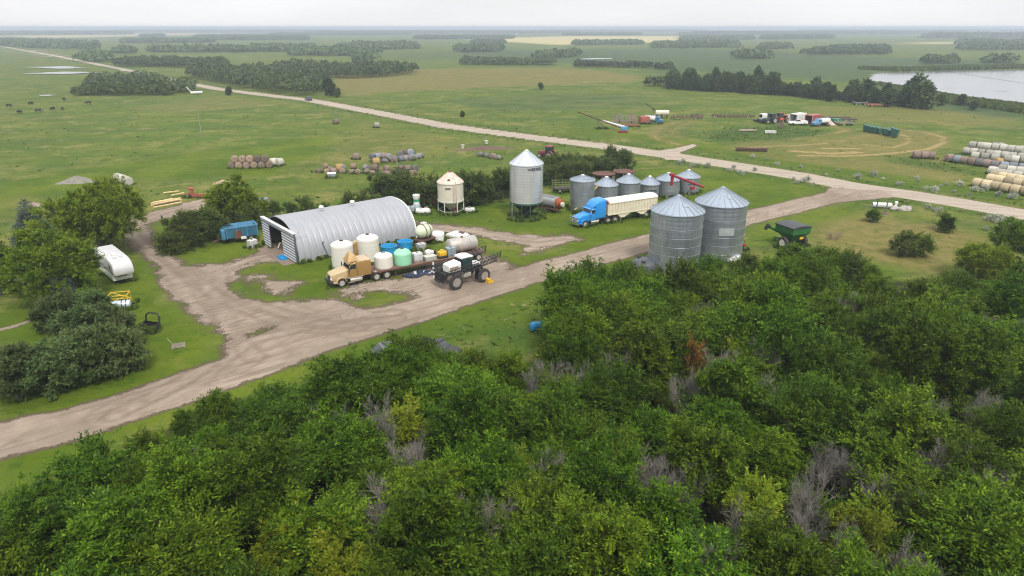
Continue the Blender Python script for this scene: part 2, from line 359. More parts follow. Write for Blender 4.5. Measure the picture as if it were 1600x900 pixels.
def ground_material():
    m, t, b, o = nodes_of('prairie_ground'); N = t.nodes.new; K = t.links.new
    geo = N('ShaderNodeNewGeometry'); pos = geo.outputs['Position']
    def noise(scale, detail=5, rough=0.6, mapping=None, dist=0.0):
        n = N('ShaderNodeTexNoise'); n.inputs['Scale'].default_value = scale; n.inputs['Detail'].default_value = detail
        n.inputs['Roughness'].default_value = rough; n.inputs['Distortion'].default_value = dist
        if mapping:
            m0 = N('ShaderNodeMapping'); m0.inputs['Rotation'].default_value[2] = mapping[0]; K(pos, m0.inputs[0])
            mp = N('ShaderNodeMapping'); mp.inputs['Scale'].default_value = (mapping[1], mapping[2], 1)
            K(m0.outputs[0], mp.inputs[0]); K(mp.outputs[0], n.inputs['Vector'])
        else: K(pos, n.inputs['Vector'])
        return n.outputs[0]
    def rng_(x, a, b_, c_=0.0, d=1.0, smooth=True):
        n = N('ShaderNodeMapRange'); n.interpolation_type = 'SMOOTHSTEP' if smooth else 'LINEAR'
        for i, q in enumerate((a, b_, c_, d)):
            if hasattr(q, 'links') or not isinstance(q, (int, float)): K(q, n.inputs[i + 1])
            else: n.inputs[i + 1].default_value = q
        K(x, n.inputs[0]); return n.outputs[0]
    def mixc(f, a, c2, mode='MIX'):
        n = N('ShaderNodeMix'); n.data_type = 'RGBA'; n.blend_type = mode
        for s_, q in ((0, f), (6, a), (7, c2)):
            if isinstance(q, tuple): n.inputs[s_].default_value = (*q, 1)
            elif isinstance(q, (int, float)): n.inputs[s_].default_value = q
            else: K(q, n.inputs[s_])
        return n.outputs[2]
    def math_(op, a, b_=0.0):
        n = N('ShaderNodeMath'); n.operation = op
        for i, q in enumerate((a, b_)):
            if isinstance(q, (int, float)): n.inputs[i].default_value = q
            else: K(q, n.inputs[i])
        return n.outputs[0]
    def attr(name):
        a = N('ShaderNodeAttribute'); a.attribute_name = name; s = N('ShaderNodeSeparateColor'); K(a.outputs['Color'], s.inputs[0])
        return list(s.outputs) + [a.outputs['Alpha']]
    z1, z2, z3 = attr('zone_a'), attr('zone_b'), attr('zone_c')
    big, mid, small, fine = noise(0.012, 4), noise(0.07, 6, 0.65), noise(0.55, 6, 0.7), noise(3.2, 5, 0.75)
    streak = noise(1.0, 5, 0.7, (R(-24), 0.05, 0.28))
    clump = noise(1.3, 3, 0.6)
    # grass
    meadow = mixc(rng_(mid, 0.40, 0.62), (0.066, 0.104, 0.011), (0.142, 0.152, 0.030))
    meadow = mixc(math_('MULTIPLY', rng_(streak, 0.50, 0.68), 0.65), meadow, (0.165, 0.148, 0.056))
    meadow = mixc(math_('MULTIPLY', rng_(small, 0.50, 0.70), 0.75), meadow, (0.040, 0.074, 0.011))
    meadow = mixc(math_('MULTIPLY', rng_(big, 0.42, 0.60), 0.5), meadow, (0.076, 0.124, 0.013))
    meadow = mixc(math_('MULTIPLY', rng_(noise(1.0, 5, 0.7, (R(-8), 0.012, 0.06)), 0.50, 0.64), 0.6), meadow, (0.052, 0.088, 0.022))
    meadow = mixc(math_('MULTIPLY', rng_(noise(0.28, 6, 0.78), 0.48, 0.60), 0.85), meadow, (0.044, 0.078, 0.012))
    meadow = mixc(math_('MULTIPLY', rng_(noise(0.11, 6, 0.78), 0.52, 0.64), 0.75), meadow, (0.185, 0.168, 0.055))
    lawn = mixc(rng_(mid, 0.35, 0.65), (0.054, 0.092, 0.006), (0.096, 0.130, 0.012))
    lawn = mixc(math_('MULTIPLY', rng_(small, 0.50, 0.72), 0.85), lawn, (0.030, 0.064, 0.005))
    lawn = mixc(math_('MULTIPLY', rng_(noise(0.22, 6, 0.75), 0.54, 0.66), 0.55), lawn, (0.135, 0.140, 0.030))
    col = mixc(rng_(math_('ADD', z1[1], math_('MULTIPLY', math_('SUBTRACT', mid, 0.5), 0.7)), 0.3, 0.75), meadow, lawn)
    tan = mixc(rng_(small, 0.35, 0.65), (0.205, 0.160, 0.060), (0.300, 0.235, 0.105))
    olive = mixc(rng_(small, 0.35, 0.65), (0.125, 0.112, 0.034), (0.190, 0.150, 0.056))
    tan = mixc(rng_(z1[2], 0.74, 0.92), olive, tan)
    col = mixc(rng_(math_('ADD', z1[2], math_('MULTIPLY', math_('SUBTRACT', small, 0.5), 0.55)), 0.12, 0.95), col, tan)
    mars = mixc(rng_(mid, 0.35, 0.65), (0.036, 0.064, 0.024), (0.066, 0.094, 0.036))
    col = mixc(z2[0], col, mars)
    col = mixc(math_('MULTIPLY', z2[2], rng_(small, 0.3, 0.6, 0.55, 1.0)), col, (0.034, 0.074, 0.014))
    col = mixc(z2[1], col, mixc(rng_(mid, 0.3, 0.7), (0.44, 0.37, 0.17), (0.36, 0.31, 0.14)))
    # pale weed heads and small dark tufts
    col = mixc(math_('MULTIPLY', rng_(fine, 0.58, 0.74), 0.40), col, (0.180, 0.190, 0.075))
    col = mixc(math_('MULTIPLY', rng_(clump, 0.55, 0.72), 0.28), col, (0.034, 0.060, 0.013))
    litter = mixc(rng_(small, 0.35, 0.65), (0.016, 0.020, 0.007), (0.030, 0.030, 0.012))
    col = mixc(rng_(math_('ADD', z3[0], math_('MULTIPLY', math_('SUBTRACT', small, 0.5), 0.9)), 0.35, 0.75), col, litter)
    # gravel and packed dirt
    ruts = noise(1.0, 6, 0.72, (R(-38), 0.10, 1.6)); ruts2 = noise(1.0, 5, 0.7, (R(20), 1.2, 0.12)); ruts3 = noise(1.0, 6, 0.72, (R(18), 0.05, 0.9))
    dirt = mixc(rng_(mid, 0.35, 0.68), (0.212, 0.170, 0.130), (0.318, 0.260, 0.204))
    dirt = mixc(math_('MULTIPLY', rng_(ruts, 0.48, 0.66), 0.75), dirt, (0.160, 0.120, 0.092))
    dirt = mixc(math_('MULTIPLY', rng_(ruts2, 0.52, 0.68), 0.6), dirt, (0.165, 0.125, 0.096))
    dirt = mixc(math_('MULTIPLY', rng_(noise(0.33, 6, 0.7), 0.60, 0.74), 0.5), dirt, (0.085, 0.060, 0.046))
    dirt = mixc(math_('MULTIPLY', rng_(small, 0.55, 0.70), 0.45), dirt, (0.410, 0.340, 0.280))
    dirt = mixc(math_('MULTIPLY', rng_(fine, 0.55, 0.75), 0.35), dirt, (0.170, 0.132, 0.102))
    gravel = mixc(rng_(ruts3, 0.35, 0.66), (0.365, 0.314, 0.254), (0.280, 0.236, 0.187))
    gravel = mixc(math_('MULTIPLY', rng_(small, 0.5, 0.72), 0.4), gravel, (0.165, 0.128, 0.098))
    dirt = mixc(z3[1], dirt, gravel)
    # two worn wheel lines on the farm lane, dirtier crown between
    dm = z3[2]
    wheel = math_('MULTIPLY', rng_(math_('ABSOLUTE', math_('SUBTRACT', math_('MULTIPLY', dm, 10.0), 1.0)), 0.15, 0.8), 1.0)
    dirt = mixc(math_('MULTIPLY', math_('MULTIPLY', wheel, rng_(ruts, 0.35, 0.6)), rng_(dm, 0.16, 0.3, 0.40, 0.0)), dirt, (0.185, 0.143, 0.110))
    rag = math_('MULTIPLY', math_('SUBTRACT', 1.0, math_('MULTIPLY', z3[1], 0.6)), rng_(z3[2], 0.3, 0.75, 0.45, 1.0))
    dirt = mixc(math_('MULTIPLY', z1[3], rng_(small, 0.30, 0.60, 0.25, 0.85)), dirt, (0.135, 0.100, 0.075))
    edge = math_('ADD', z1[0], math_('MULTIPLY', rag, math_('ADD', math_('MULTIPLY', math_('SUBTRACT', small, 0.5), 0.8), math_('ADD', math_('MULTIPLY', math_('SUBTRACT', noise(0.16, 6, 0.72), 0.5), 1.5), math_('MULTIPLY', math_('SUBTRACT', fine, 0.5), 0.9)))))
    dmask = rng_(edge, 0.42, 0.60)
    soil = mixc(rng_(edge, 0.30, 0.5), col, (0.085, 0.066, 0.040))
    col2 = mixc(dmask, soil, dirt)
    K(col2, b.inputs['Base Color'])
    b.inputs['Roughness'].default_value = 0.9; b.inputs['Specular IOR Level'].default_value = 0.05
    bp = N('ShaderNodeBump'); bp.inputs['Distance'].default_value = 0.35; bp.inputs['Strength'].default_value = 0.7
    hgt = math_('ADD', math_('MULTIPLY', clump, 0.7), math_('MULTIPLY', small, 1.0))
    hgt = math_('MULTIPLY', hgt, rng_(dmask, 0, 1, 1.0, 0.22))
    hgt = math_('ADD', hgt, math_('MULTIPLY', math_('MULTIPLY', ruts, dmask), 0.35))
    K(hgt, bp.inputs['Height']); K(bp.outputs[0], b.inputs['Normal'])
    return m
GROUND_MAT = ground_material()
def grid_sheet(xs, ys, hole=None, split=True, tagname=''):
    X, Y = np.meshgrid(xs, ys); pts = np.stack([X.ravel(), Y.ravel()], 1); Z = height(pts[:, 0], pts[:, 1])
    nx, ny = len(xs), len(ys)
    main, yard, lawn, dry, marsh, crop, lush, wood, dl = zones(pts)
    rut = zones.rut; dirt = np.maximum(main, yard); j = rng.normal(0, 0.05, len(pts)) if len(xs) * len(ys) > 150000 else 0
    I, J = np.meshgrid(np.arange(nx - 1), np.arange(ny - 1)); a = (J * nx + I).ravel()
    faces = np.stack([a, a + 1, a + 1 + nx, a + nx], 1)
    cen = pts[faces].mean(1)
    keep = np.ones(len(faces), bool)
    if hole is not None: keep &= ~((cen[:, 0] > hole[0]) & (cen[:, 0] < hole[1]) & (cen[:, 1] > hole[2]) & (cen[:, 1] < hole[3]))
    fm = main[faces].mean(1); fy = yard[faces].mean(1)
    kind = np.where(fm > 0.5, 1, np.where(fy > 0.5, 2, 0)) if split else np.zeros(len(faces), int)
    res = {}
    for k, nm in ((0, 'ground'), (1, 'gravel_road'), (2, 'farm_lane')):
        f = faces[keep & (kind == k)]
        if not len(f): continue
        used, inv = np.unique(f, return_inverse=True)
        me = np_mesh(nm, np.stack([pts[used, 0], pts[used, 1], Z[used]], 1), inv.reshape(-1, 4), GROUND_MAT, True)
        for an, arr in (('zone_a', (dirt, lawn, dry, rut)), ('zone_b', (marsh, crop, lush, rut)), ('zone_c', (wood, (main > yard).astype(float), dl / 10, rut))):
            at_ = me.attributes.new(an, 'FLOAT_COLOR', 'POINT')
            at_.data.foreach_set('color', np.stack([arr[0][used], arr[1][used], arr[2][used], arr[3][used]], 1).astype(np.float32).ravel())
        ob = link(nm, me); tag(ob, kind='structure'); res[k] = ob
    return res
XA, YA = (-84, 136), (20, 184)
near = grid_sheet(np.linspace(*XA, 1 + int(220 / 0.44)), np.linspace(*YA, 1 + int(164 / 0.44)))
XB, YB = (-420, 480), (-40, 720)
seg = lambda a, b, st: np.linspace(a, b, 1 + max(1, int(round((b - a) / st))))[:-1]
mid_ = grid_sheet(np.concatenate([seg(XB[0], XA[0], 2.4), seg(*XA, 2.4), seg(XA[1], XB[1], 2.4), [XB[1]]]), np.concatenate([seg(YB[0], YA[0], 2.4), seg(*YA, 2.4), seg(YA[1], YB[1], 2.4), [YB[1]]]), (*XA, *YA))
def geo_axis(a, b, step, lim, n):
    neg = a - np.concatenate([np.cumsum(step * 1.16 ** np.arange(n))])[::-1]; pos = b + np.cumsum(step * 1.16 ** np.arange(n))
    return np.concatenate([neg, np.linspace(a, b, 60), pos])
ax = geo_axis(XB[0], XB[1], 30, 0, 34); ax = ax[(ax > -34000) & (ax < 34000)]
ay = np.concatenate([[-400, -200], np.linspace(YB[0], YB[1], 50), YB[1] + np.cumsum(22 * 1.055 ** np.arange(76))])
far_ = grid_sheet(ax, ay, (*XB, *YB), split=False)
FARY = float(ay[-1])
# join the pieces of one kind so that each is one object
def join_kind(nm, objs):
    if len(objs) < 2: return objs[0]
    vs, fs, cols, k = [], [], {'zone_a': [], 'zone_b': [], 'zone_c': []}, 0
    for o in objs:
        me = o.data; n = len(me.vertices); v = np.empty(n * 3, np.float32); me.vertices.foreach_get('co', v); vs.append(v.reshape(-1, 3))
        f = np.empty(len(me.loops), np.int32); me.loops.foreach_get('vertex_index', f); fs.append(f.reshape(-1, 4) + k); k += n
        for an in cols:
            a = np.empty(n * 4, np.float32); me.attributes[an].data.foreach_get('color', a); cols[an].append(a)
        bpy.data.objects.remove(o); bpy.data.meshes.remove(me)
    me = np_mesh(nm, np.vstack(vs), np.vstack(fs), GROUND_MAT, True)
    for an in cols: me.attributes.new(an, 'FLOAT_COLOR', 'POINT').data.foreach_set('color', np.concatenate(cols[an]))
    return tag(link(nm, me), kind='structure')
ground = join_kind('ground', [near[0], mid_[0], far_[0]])
gravel_road = join_kind('gravel_road', [d[1] for d in (near, mid_) if 1 in d])
farm_lane = join_kind('farm_lane', [d[2] for d in (near, mid_) if 2 in d])
# the far stretch of the gravel road, beyond the fine ground
def far_strip():
    line = poly_at([(-300, 55), (-160, 58), (0, 72), (90, 88), (150, 100), (200, 111)]); vs = []; fs = []
    for i, p in enumerate(line):
        d = line[min(i + 1, len(line) - 1)] - line[max(i - 1, 0)]; d /= np.hypot(*d); n = np.array([-d[1], d[0]]) * 3.1
        for s in (1, -1): q = p + n * s; vs.append((q[0], q[1], gz(*q) + 0.06))
    for i in range(len(line) - 1): fs.append((2 * i, 2 * i + 1, 2 * i + 3, 2 * i + 2))
    return tag(link('gravel_road', np_mesh('gravel_road', vs, fs, M('pale_gravel', (0.32, 0.265, 0.215), 0.9, var=0.2, scale=0.05))), kind='structure')
far_strip()
# ------------------------------------------------------------------ water
def water_material():
    m, t, b, o = nodes_of('pond_water'); N = t.nodes.new; K = t.links.new
    geo = N('ShaderNodeNewGeometry'); n = N('ShaderNodeTexNoise'); n.inputs['Scale'].default_value = 0.035; n.inputs['Detail'].default_value = 7; n.inputs['Roughness'].default_value = 0.7
    mp = N('ShaderNodeMapping'); mp.inputs['Scale'].default_value = (0.8, 2.2, 1); K(geo.outputs[0], mp.inputs[0]); K(mp.outputs[0], n.inputs['Vector'])
    r = N('ShaderNodeMapRange'); r.interpolation_type = 'SMOOTHSTEP'; r.inputs[1].default_value = 0.60; r.inputs[2].default_value = 0.70; K(n.outputs[0], r.inputs[0])
    mx = N('ShaderNodeMix'); mx.data_type = 'RGBA'; mx.inputs[6].default_value = (0.13, 0.14, 0.15, 1); mx.inputs[7].default_value = (0.05, 0.07, 0.03, 1)
    K(r.outputs[0], mx.inputs[0]); K(mx.outputs[2], b.inputs['Base Color'])
    rr = N('ShaderNodeMapRange'); rr.inputs[3].default_value = 0.12; rr.inputs[4].default_value = 0.75; K(r.outputs[0], rr.inputs[0]); K(rr.outputs[0], b.inputs['Roughness'])
    sp = N('ShaderNodeMapRange'); sp.inputs[3].default_value = 1.0; sp.inputs[4].default_value = 0.3; K(r.outputs[0], sp.inputs[0]); K(sp.outputs[0], b.inputs['Specular IOR Level'])
    b.inputs['IOR'].default_value = 1.5
    bp = N('ShaderNodeBump'); bp.inputs['Strength'].default_value = 0.12; bp.inputs['Distance'].default_value = 0.1
    n2 = N('ShaderNodeTexNoise'); n2.inputs['Scale'].default_value = 0.8; K(geo.outputs[0], n2.inputs['Vector']); K(n2.outputs[0], bp.inputs['Height']); K(bp.outputs[0], b.inputs['Normal'])
    return m
WATER = water_material()
def pond(px, rough=2.0, z=0.05):
    p = poly_at(px); out_ = []
    for a, b_ in zip(p, np.roll(p, -1, 0)):
        n = max(2, int(np.hypot(*(b_ - a)) / 5))
        for i in range(n): out_.append(a + (b_ - a) * i / n + rng.normal(0, rough, 2) * (0 if i == 0 else 1))
    bm = bmesh.new(); zz = max(gz(*q) for q in out_) + z
    f = bm.faces.new([bm.verts.new((q[0], q[1], zz)) for q in out_]); bmesh.ops.triangulate(bm, faces=[f])
    me = bpy.data.meshes.new('pond_water'); bm.to_mesh(me); bm.free()
    for q in me.polygons:
        if q.normal.z < 0: q.flip()
    return tag(link('pond_water', me, WATER), kind='structure')
pond([(1358, 122), (1372, 114), (1430, 112.5), (1500, 110.5), (1590, 109), (1680, 107), (1900, 110), (2000, 190), (1700, 176), (1600, 161), (1560, 157), (1510, 151), (1450, 141), (1400, 133), (1370, 127)])
pond([(955, 98), (975, 96.4), (1005, 98.6), (1004, 100.6), (985, 99.8), (958, 99.6)], 1.2, 0.3)
pond([(897, 92.6), (930, 91.2), (958, 91.6), (955, 92.8), (920, 93.4)], 1.2, 0.3)
for px in ([(40, 106), (100, 104), (140, 106.5), (90, 108)], [(35, 116), (100, 112.5), (160, 113.5), (100, 116.5)], [(60, 149.2), (75, 148.2), (90, 149), (76, 150.4)]): pond(px, 0.8, 0.2)
# ------------------------------------------------------------------ haze
hz = B().box(-33000, 33000, -300, FARY - 30, -1.0, 31.5)
hm = bpy.data.materials.new('haze_air'); hm.use_nodes = True; ht = hm.node_tree; ht.nodes.clear()
ho = ht.nodes.new('ShaderNodeOutputMaterial'); hv = ht.nodes.new('ShaderNodeVolumePrincipled')
hv.inputs['Density'].default_value = HAZE_DENSITY; hv.inputs['Color'].default_value = HAZE_COLOR; hv.inputs['Anisotropy'].default_value = 0.2
ht.links.new(hv.outputs[0], ho.inputs['Volume'])
tag(hz.build('haze', hm), 'thin pale haze lying over the whole prairie', 'haze', kind='stuff')
# ================================================================== VEGETATION
def leaf_material(name, c1, c2, c3, trans=0.22, rough=0.55, vary=(0.72, 1.30)):
    m, t, b, o = nodes_of(name); N = t.nodes.new; K = t.links.new
    geo = N('ShaderNodeNewGeometry'); oi = N('ShaderNodeObjectInfo')
    at_ = N('ShaderNodeAttribute'); at_.attribute_name = 'clump'
    mx = N('ShaderNodeMix'); mx.data_type = 'RGBA'; mx.inputs[6].default_value = (*c1, 1); mx.inputs[7].default_value = (*c2, 1)
    K(at_.outputs['Fac'], mx.inputs[0])
    cr = N('ShaderNodeMapRange'); cr.inputs[1].default_value = 0.72; cr.inputs[2].default_value = 1.0; cr.inputs[3].default_value = 0; cr.inputs[4].default_value = 0.8
    K(geo.outputs['Random Per Island'], cr.inputs[0])
    m2 = N('ShaderNodeMix'); m2.data_type = 'RGBA'; m2.inputs[7].default_value = (*c3, 1); K(cr.outputs[0], m2.inputs[0]); K(mx.outputs[2], m2.inputs[6])
    hs = N('ShaderNodeHueSaturation'); K(m2.outputs[2], hs.inputs['Color'])
    a = N('ShaderNodeMapRange'); a.inputs[3].default_value = 0.484; a.inputs[4].default_value = 0.514; K(oi.outputs['Random'], a.inputs[0]); K(a.outputs[0], hs.inputs['Hue'])
    v = N('ShaderNodeMath'); v.operation = 'MULTIPLY_ADD'; v.inputs[1].default_value = 7.31; v.inputs[2].default_value = 0.2; K(oi.outputs['Random'], v.inputs[0])
    fr = N('ShaderNodeMath'); fr.operation = 'FRACT'; K(v.outputs[0], fr.inputs[0])
    vr = N('ShaderNodeMapRange'); vr.inputs[3].default_value, vr.inputs[4].default_value = vary; K(fr.outputs[0], vr.inputs[0]); K(vr.outputs[0], hs.inputs['Value'])
    K(hs.outputs[0], b.inputs['Base Color']); b.inputs['Roughness'].default_value = rough; b.inputs['Specular IOR Level'].default_value = 0.10
    tr = N('ShaderNodeBsdfTranslucent'); K(hs.outputs[0], tr.inputs['Color'])
    ms = N('ShaderNodeMixShader'); ms.inputs[0].default_value = trans; K(b.outputs[0], ms.inputs[1]); K(tr.outputs[0], ms.inputs[2]); K(ms.outputs[0], o.inputs['Surface'])
    return m
LEAF = leaf_material('elm_leaf', (0.018, 0.048, 0.002), (0.074, 0.136, 0.005), (0.155, 0.222, 0.010), 0.17)
LEAF_Y = leaf_material('yellowing_leaf', (0.085, 0.140, 0.007), (0.150, 0.190, 0.010), (0.240, 0.245, 0.018))
LEAF_RUST = leaf_material('rusty_leaf', (0.190, 0.080, 0.018), (0.270, 0.120, 0.026), (0.330, 0.170, 0.045))
MAPLE = leaf_material('maple_leaf', (0.056, 0.106, 0.005), (0.160, 0.215, 0.011), (0.290, 0.320, 0.024), 0.34, vary=(0.98, 1.15))
SPRUCE = leaf_material('spruce_needle', (0.050, 0.082, 0.066), (0.088, 0.125, 0.105), (0.120, 0.155, 0.130), 0.05)
LILAC = leaf_material('lilac_leaf', (0.046, 0.088, 0.020), (0.098, 0.148, 0.044), (0.165, 0.160, 0.080))
WILLOW = leaf_material('willow_leaf', (0.042, 0.072, 0.012), (0.092, 0.126, 0.024), (0.135, 0.165, 0.036))
POPLAR = leaf_material('poplar_leaf', (0.050, 0.088, 0.030), (0.086, 0.124, 0.042), (0.120, 0.155, 0.056), 0.3)
SILVER = leaf_material('silver_leaf', (0.240, 0.265, 0.190), (0.380, 0.400, 0.320), (0.520, 0.530, 0.450), 0.15)
BARK = M('bark', (0.150, 0.125, 0.105), 0.9, var=0.35, scale=3)
DEADWOOD = M('dead_twigs', (0.185, 0.172, 0.150), 0.9, var=0.3, scale=2)
def unit(a): return a / np.maximum(np.linalg.norm(a, axis=-1, keepdims=True), 1e-9)
def crown_mesh(name, mat, r, blobs, n_shoots, per=7, shoot=0.85, leaf=(0.30, 0.13), droop=0.35, up=0.5, shell=0.55):
    """leaf-sized faces on arching shoots, spread through a few overlapping lobes"""
    bl = np.array(blobs, float)                       # cx cy cz rx ry rz
    vol = bl[:, 3] * bl[:, 4] + bl[:, 3] * bl[:, 5]; pick = r.choice(len(bl), n_shoots, p=vol / vol.sum())
    d = unit(r.normal(size=(n_shoots, 3))); rad = shell + (1 - shell) * r.random(n_shoots) ** 0.6
    lump = 1 + 0.16 * np.sin(3.1 * d[:, 0] * 2 + pick) * np.cos(2.7 * d[:, 1] * 2 + 1.3 * pick) + 0.10 * np.sin(5 * d[:, 2] + 7 * d[:, 0])
    c0 = bl[pick, :3] + d * bl[pick, 3:] * (rad * lump)[:, None]
    keep = c0[:, 2] > 0.15; c0, d, pick = c0[keep], d[keep], pick[keep]; n = len(c0)
    sd_ = unit(d * 0.8 + np.array([0, 0, up]) + r.normal(0, 0.45, (n, 3)))
    cl = np.clip(0.5 + 0.28 * np.sin(c0[:, 0] * 1.7 + c0[:, 2] * 1.3 + pick) + 0.28 * np.sin(c0[:, 1] * 2.1 - c0[:, 2] * 1.9 + 2 * pick) + r.normal(0, 0.16, n), 0, 1)
    tt = np.linspace(0.05, 1, per)[None, :, None]
    ln = shoot * (0.6 + 0.7 * r.random((n, 1, 1)))
    p = c0[:, None] + sd_[:, None] * tt * ln; p[..., 2] -= (droop * ln * tt ** 2)[..., 0]
    side = unit(np.cross(sd_, r.normal(size=(n, 3))))[:, None] * np.where(np.arange(per) % 2, 1, -1)[None, :, None]
    ax = unit(sd_[:, None] * 0.6 + side * 0.9 + r.normal(0, 0.35, (n, per, 3)) - np.array([0, 0, 0.15]))
    wd = unit(np.cross(ax, r.normal(size=(n, per, 3)) + np.array([0, 0, 1.3])))
    sz = (0.7 + 0.6 * r.random((n, per, 1)))
    l, w_ = leaf[0] * sz, leaf[1] * sz
    q = np.stack([p, p + ax * l * 0.45 + wd * w_ * 0.5, p + ax * l, p + ax * l * 0.45 - wd * w_ * 0.5], 2).reshape(-1, 3)
    me = np_mesh(name, q, np.arange(len(q)).reshape(-1, 4), mat)
    a = me.attributes.new('clump', 'FLOAT', 'POINT'); a.data.foreach_set('value', np.repeat(cl, per * 4).astype(np.float32))
    return me
def plume_mesh(name, mat, r, blobs, n_pl, nsh=14, per=9, size=1.25, leaf=(0.20, 0.078), up=0.55, shell=0.78, droop=0.25, spread=0.5):
    """crown of leafy plumes: each plume is a bunch of shoots fanning from a branch end, with gaps between plumes"""
    bl = np.array(blobs, float); vol = bl[:, 3] * bl[:, 4] + bl[:, 3] * bl[:, 5]; pick = r.choice(len(bl), n_pl, p=vol / vol.sum())
    d = unit(r.normal(size=(n_pl, 3)) + np.array([0, 0, 0.25])); rad = shell + (1 - shell) * r.random(n_pl)
    c0 = bl[pick, :3] + d * bl[pick, 3:] * rad[:, None]; keep = c0[:, 2] > 0.2; c0, d, pick = c0[keep], d[keep], pick[keep]; n = len(c0)
    axp = unit(d * np.array([1, 1, 0.6]) + np.array([0, 0, up]) + r.normal(0, 0.22, (n, 3)))
    psz = size * (0.55 + 0.75 * r.random(n)); cl = np.clip(0.5 + r.normal(0, 0.36, n), 0, 1)
    # shoots
    S = n * nsh; pi = np.repeat(np.arange(n), nsh); ps = psz[pi][:, None]
    st = c0[pi] + axp[pi] * ps * (r.random((S, 1)) * 0.7 - 0.25) + r.normal(0, 0.10, (S, 3)) * ps
    sd_ = unit(axp[pi] + r.normal(0, spread, (S, 3))); ln = ps * (0.35 + 0.45 * r.random((S, 1)))
    tt = np.linspace(0.0, 1, per)[None, :, None]
    p = st[:, None] + sd_[:, None] * tt * ln[:, None]; p[..., 2] -= (droop * ln[:, None] * tt ** 2)[..., 0]
    side = unit(np.cross(sd_, r.normal(0, 0.5, (S, 3)) + np.array([0, 0, 1.0])))[:, None] * np.where(np.arange(per) % 2, 1, -1)[None, :, None]
    ax = unit(sd_[:, None] * 0.9 + side * 0.8 + r.normal(0, 0.25, (S, per, 3)) - np.array([0, 0, 0.12]))
    wd = unit(np.cross(ax, r.normal(0, 0.55, size=(S, per, 3)) + np.array([0, 0, 1.2]))); sz = 0.65 + 0.6 * r.random((S, per, 1)); l, w_ = leaf[0] * sz, leaf[1] * sz
    q = np.stack([p, p + ax * l * 0.45 + wd * w_ * 0.5, p + ax * l, p + ax * l * 0.45 - wd * w_ * 0.5], 2).reshape(-1, 3)
    me = np_mesh(name, q, np.arange(len(q)).reshape(-1, 4), mat); a = me.attributes.new('clump', 'FLOAT', 'POINT')
    a.data.foreach_set('value', np.clip(np.repeat(cl[pi], per * 4) + np.repeat(r.normal(0, 0.1, S), per * 4), 0, 1).astype(np.float32)); return me
def limb_mesh(name, mat, r, h, rad, blobs, n=6, lean=0.25):
    b = B(); top = Vector((0, 0, h * 0.42)); b.tube((0, 0, -0.1), top, rad, 7, rad * 0.72)
    for k in range(n):
        bx = blobs[k % len(blobs)]; q = Vector((bx[0] + r.normal(0, 0.3) * bx[3], bx[1] + r.normal(0, 0.3) * bx[4], bx[2] + bx[5] * 0.35))
        mdl = top * 0.75 + q * 0.25 + Vector((r.normal(0, 0.15), r.normal(0, 0.15), 0.1)) if k else top.lerp(q, 0.5)
        s0 = Vector((0, 0, h * (0.15 + 0.25 * r.random())))
        b.tube(s0, mdl, rad * 0.5, 5, rad * 0.34); b.tube(mdl, q, rad * 0.34, 5, rad * 0.08)
    return b.mesh(name, mat, 60)
def dead_mesh(name, mat, r, h, spread, n1=9, n2=14, n3=13):
    """bare grey branches dividing into twigs"""
    V, Fc = [], []
    def stick(p, q, a, b_):
        d = unit(q - p); s = unit(np.cross(d, r.normal(size=3))); s2 = np.cross(d, s); k = len(V)
        for o, rr in ((p, a), (q, b_)):
            for i in range(3):
                t = 2 * math.pi * i / 3; V.append(o + (s * math.cos(t) + s2 * math.sin(t)) * rr)
        for i in range(3): Fc.append((k + i, k + (i + 1) % 3, k + 3 + (i + 1) % 3, k + 3 + i))
    up = np.array([0, 0, 1.0])
    for i in range(n1):
        p0 = np.array([r.normal(0, 0.12), r.normal(0, 0.12), 0.0]); d = unit(np.array([r.normal(0, spread), r.normal(0, spread), 1.0])); l = h * (0.65 + 0.4 * r.random())
        m1 = p0 + d * l * 0.5; d2 = unit(d + r.normal(0, 0.2, 3)); m2 = m1 + d2 * l * 0.5
        stick(p0, m1, 0.05, 0.032); stick(m1, m2, 0.032, 0.014)
        for j in range(n2):
            f = 0.35 + 0.62 * j / n2; s0 = p0 + d * l * f if f < 0.5 else m1 + d2 * l * (f - 0.5)
            e = unit(d2 + r.normal(0, 0.55, 3) + up * 0.25); ll = l * 0.30 * (1.15 - f) + 0.55; s1 = s0 + e * ll; stick(s0, s1, 0.017, 0.010)
            for k in range(n3):
                g = s0 + e * ll * (0.3 + 0.7 * r.random()); gd = unit(e + r.normal(0, 0.6, 3) + up * 0.2); stick(g, g + gd * (0.3 + 0.5 * r.random()), 0.011, 0.007)
    return np_mesh(name, np.array(V), np.array(Fc), mat)
def lobes(r, w_, h, n, base=0.3, flat=0.75):
    out_ = [(0, 0, h * (base + 1) / 2, w_ * 0.27, w_ * 0.27, h * (1 - base) * 0.46)]
    for i in range(n):
        a = 2 * math.pi * (i + r.random() * 0.7) / n; q = w_ * (0.17 + 0.13 * r.random()); s = w_ * (0.15 + 0.09 * r.random())
        out_.append((math.cos(a) * q, math.sin(a) * q, h * (base + (0.92 - base) * (0.25 + 0.5 * r.random())), s, s, h * (1 - base) * 0.36 * (0.8 + 0.4 * r.random())))
    return out_
def tree_proto(name, label, cat, group, seed, w_, h, lob, shoots, mat, base=0.3, loc=(0, 0, -500), trunk=0.14, parts=True, **kw):
    r = np.random.default_rng(seed); bl = lobes(r, w_, h, lob, base)
    t = thing(name, label, cat, loc, 0, group)
    link('trunk', limb_mesh('trunk', BARK, r, h, trunk, bl, 5 + lob), None, t)
    fn = plume_mesh if 'size' in kw else crown_mesh
    link('crown', fn('crown', mat, r, bl, shoots, **kw), None, t)
    return freeze(t)
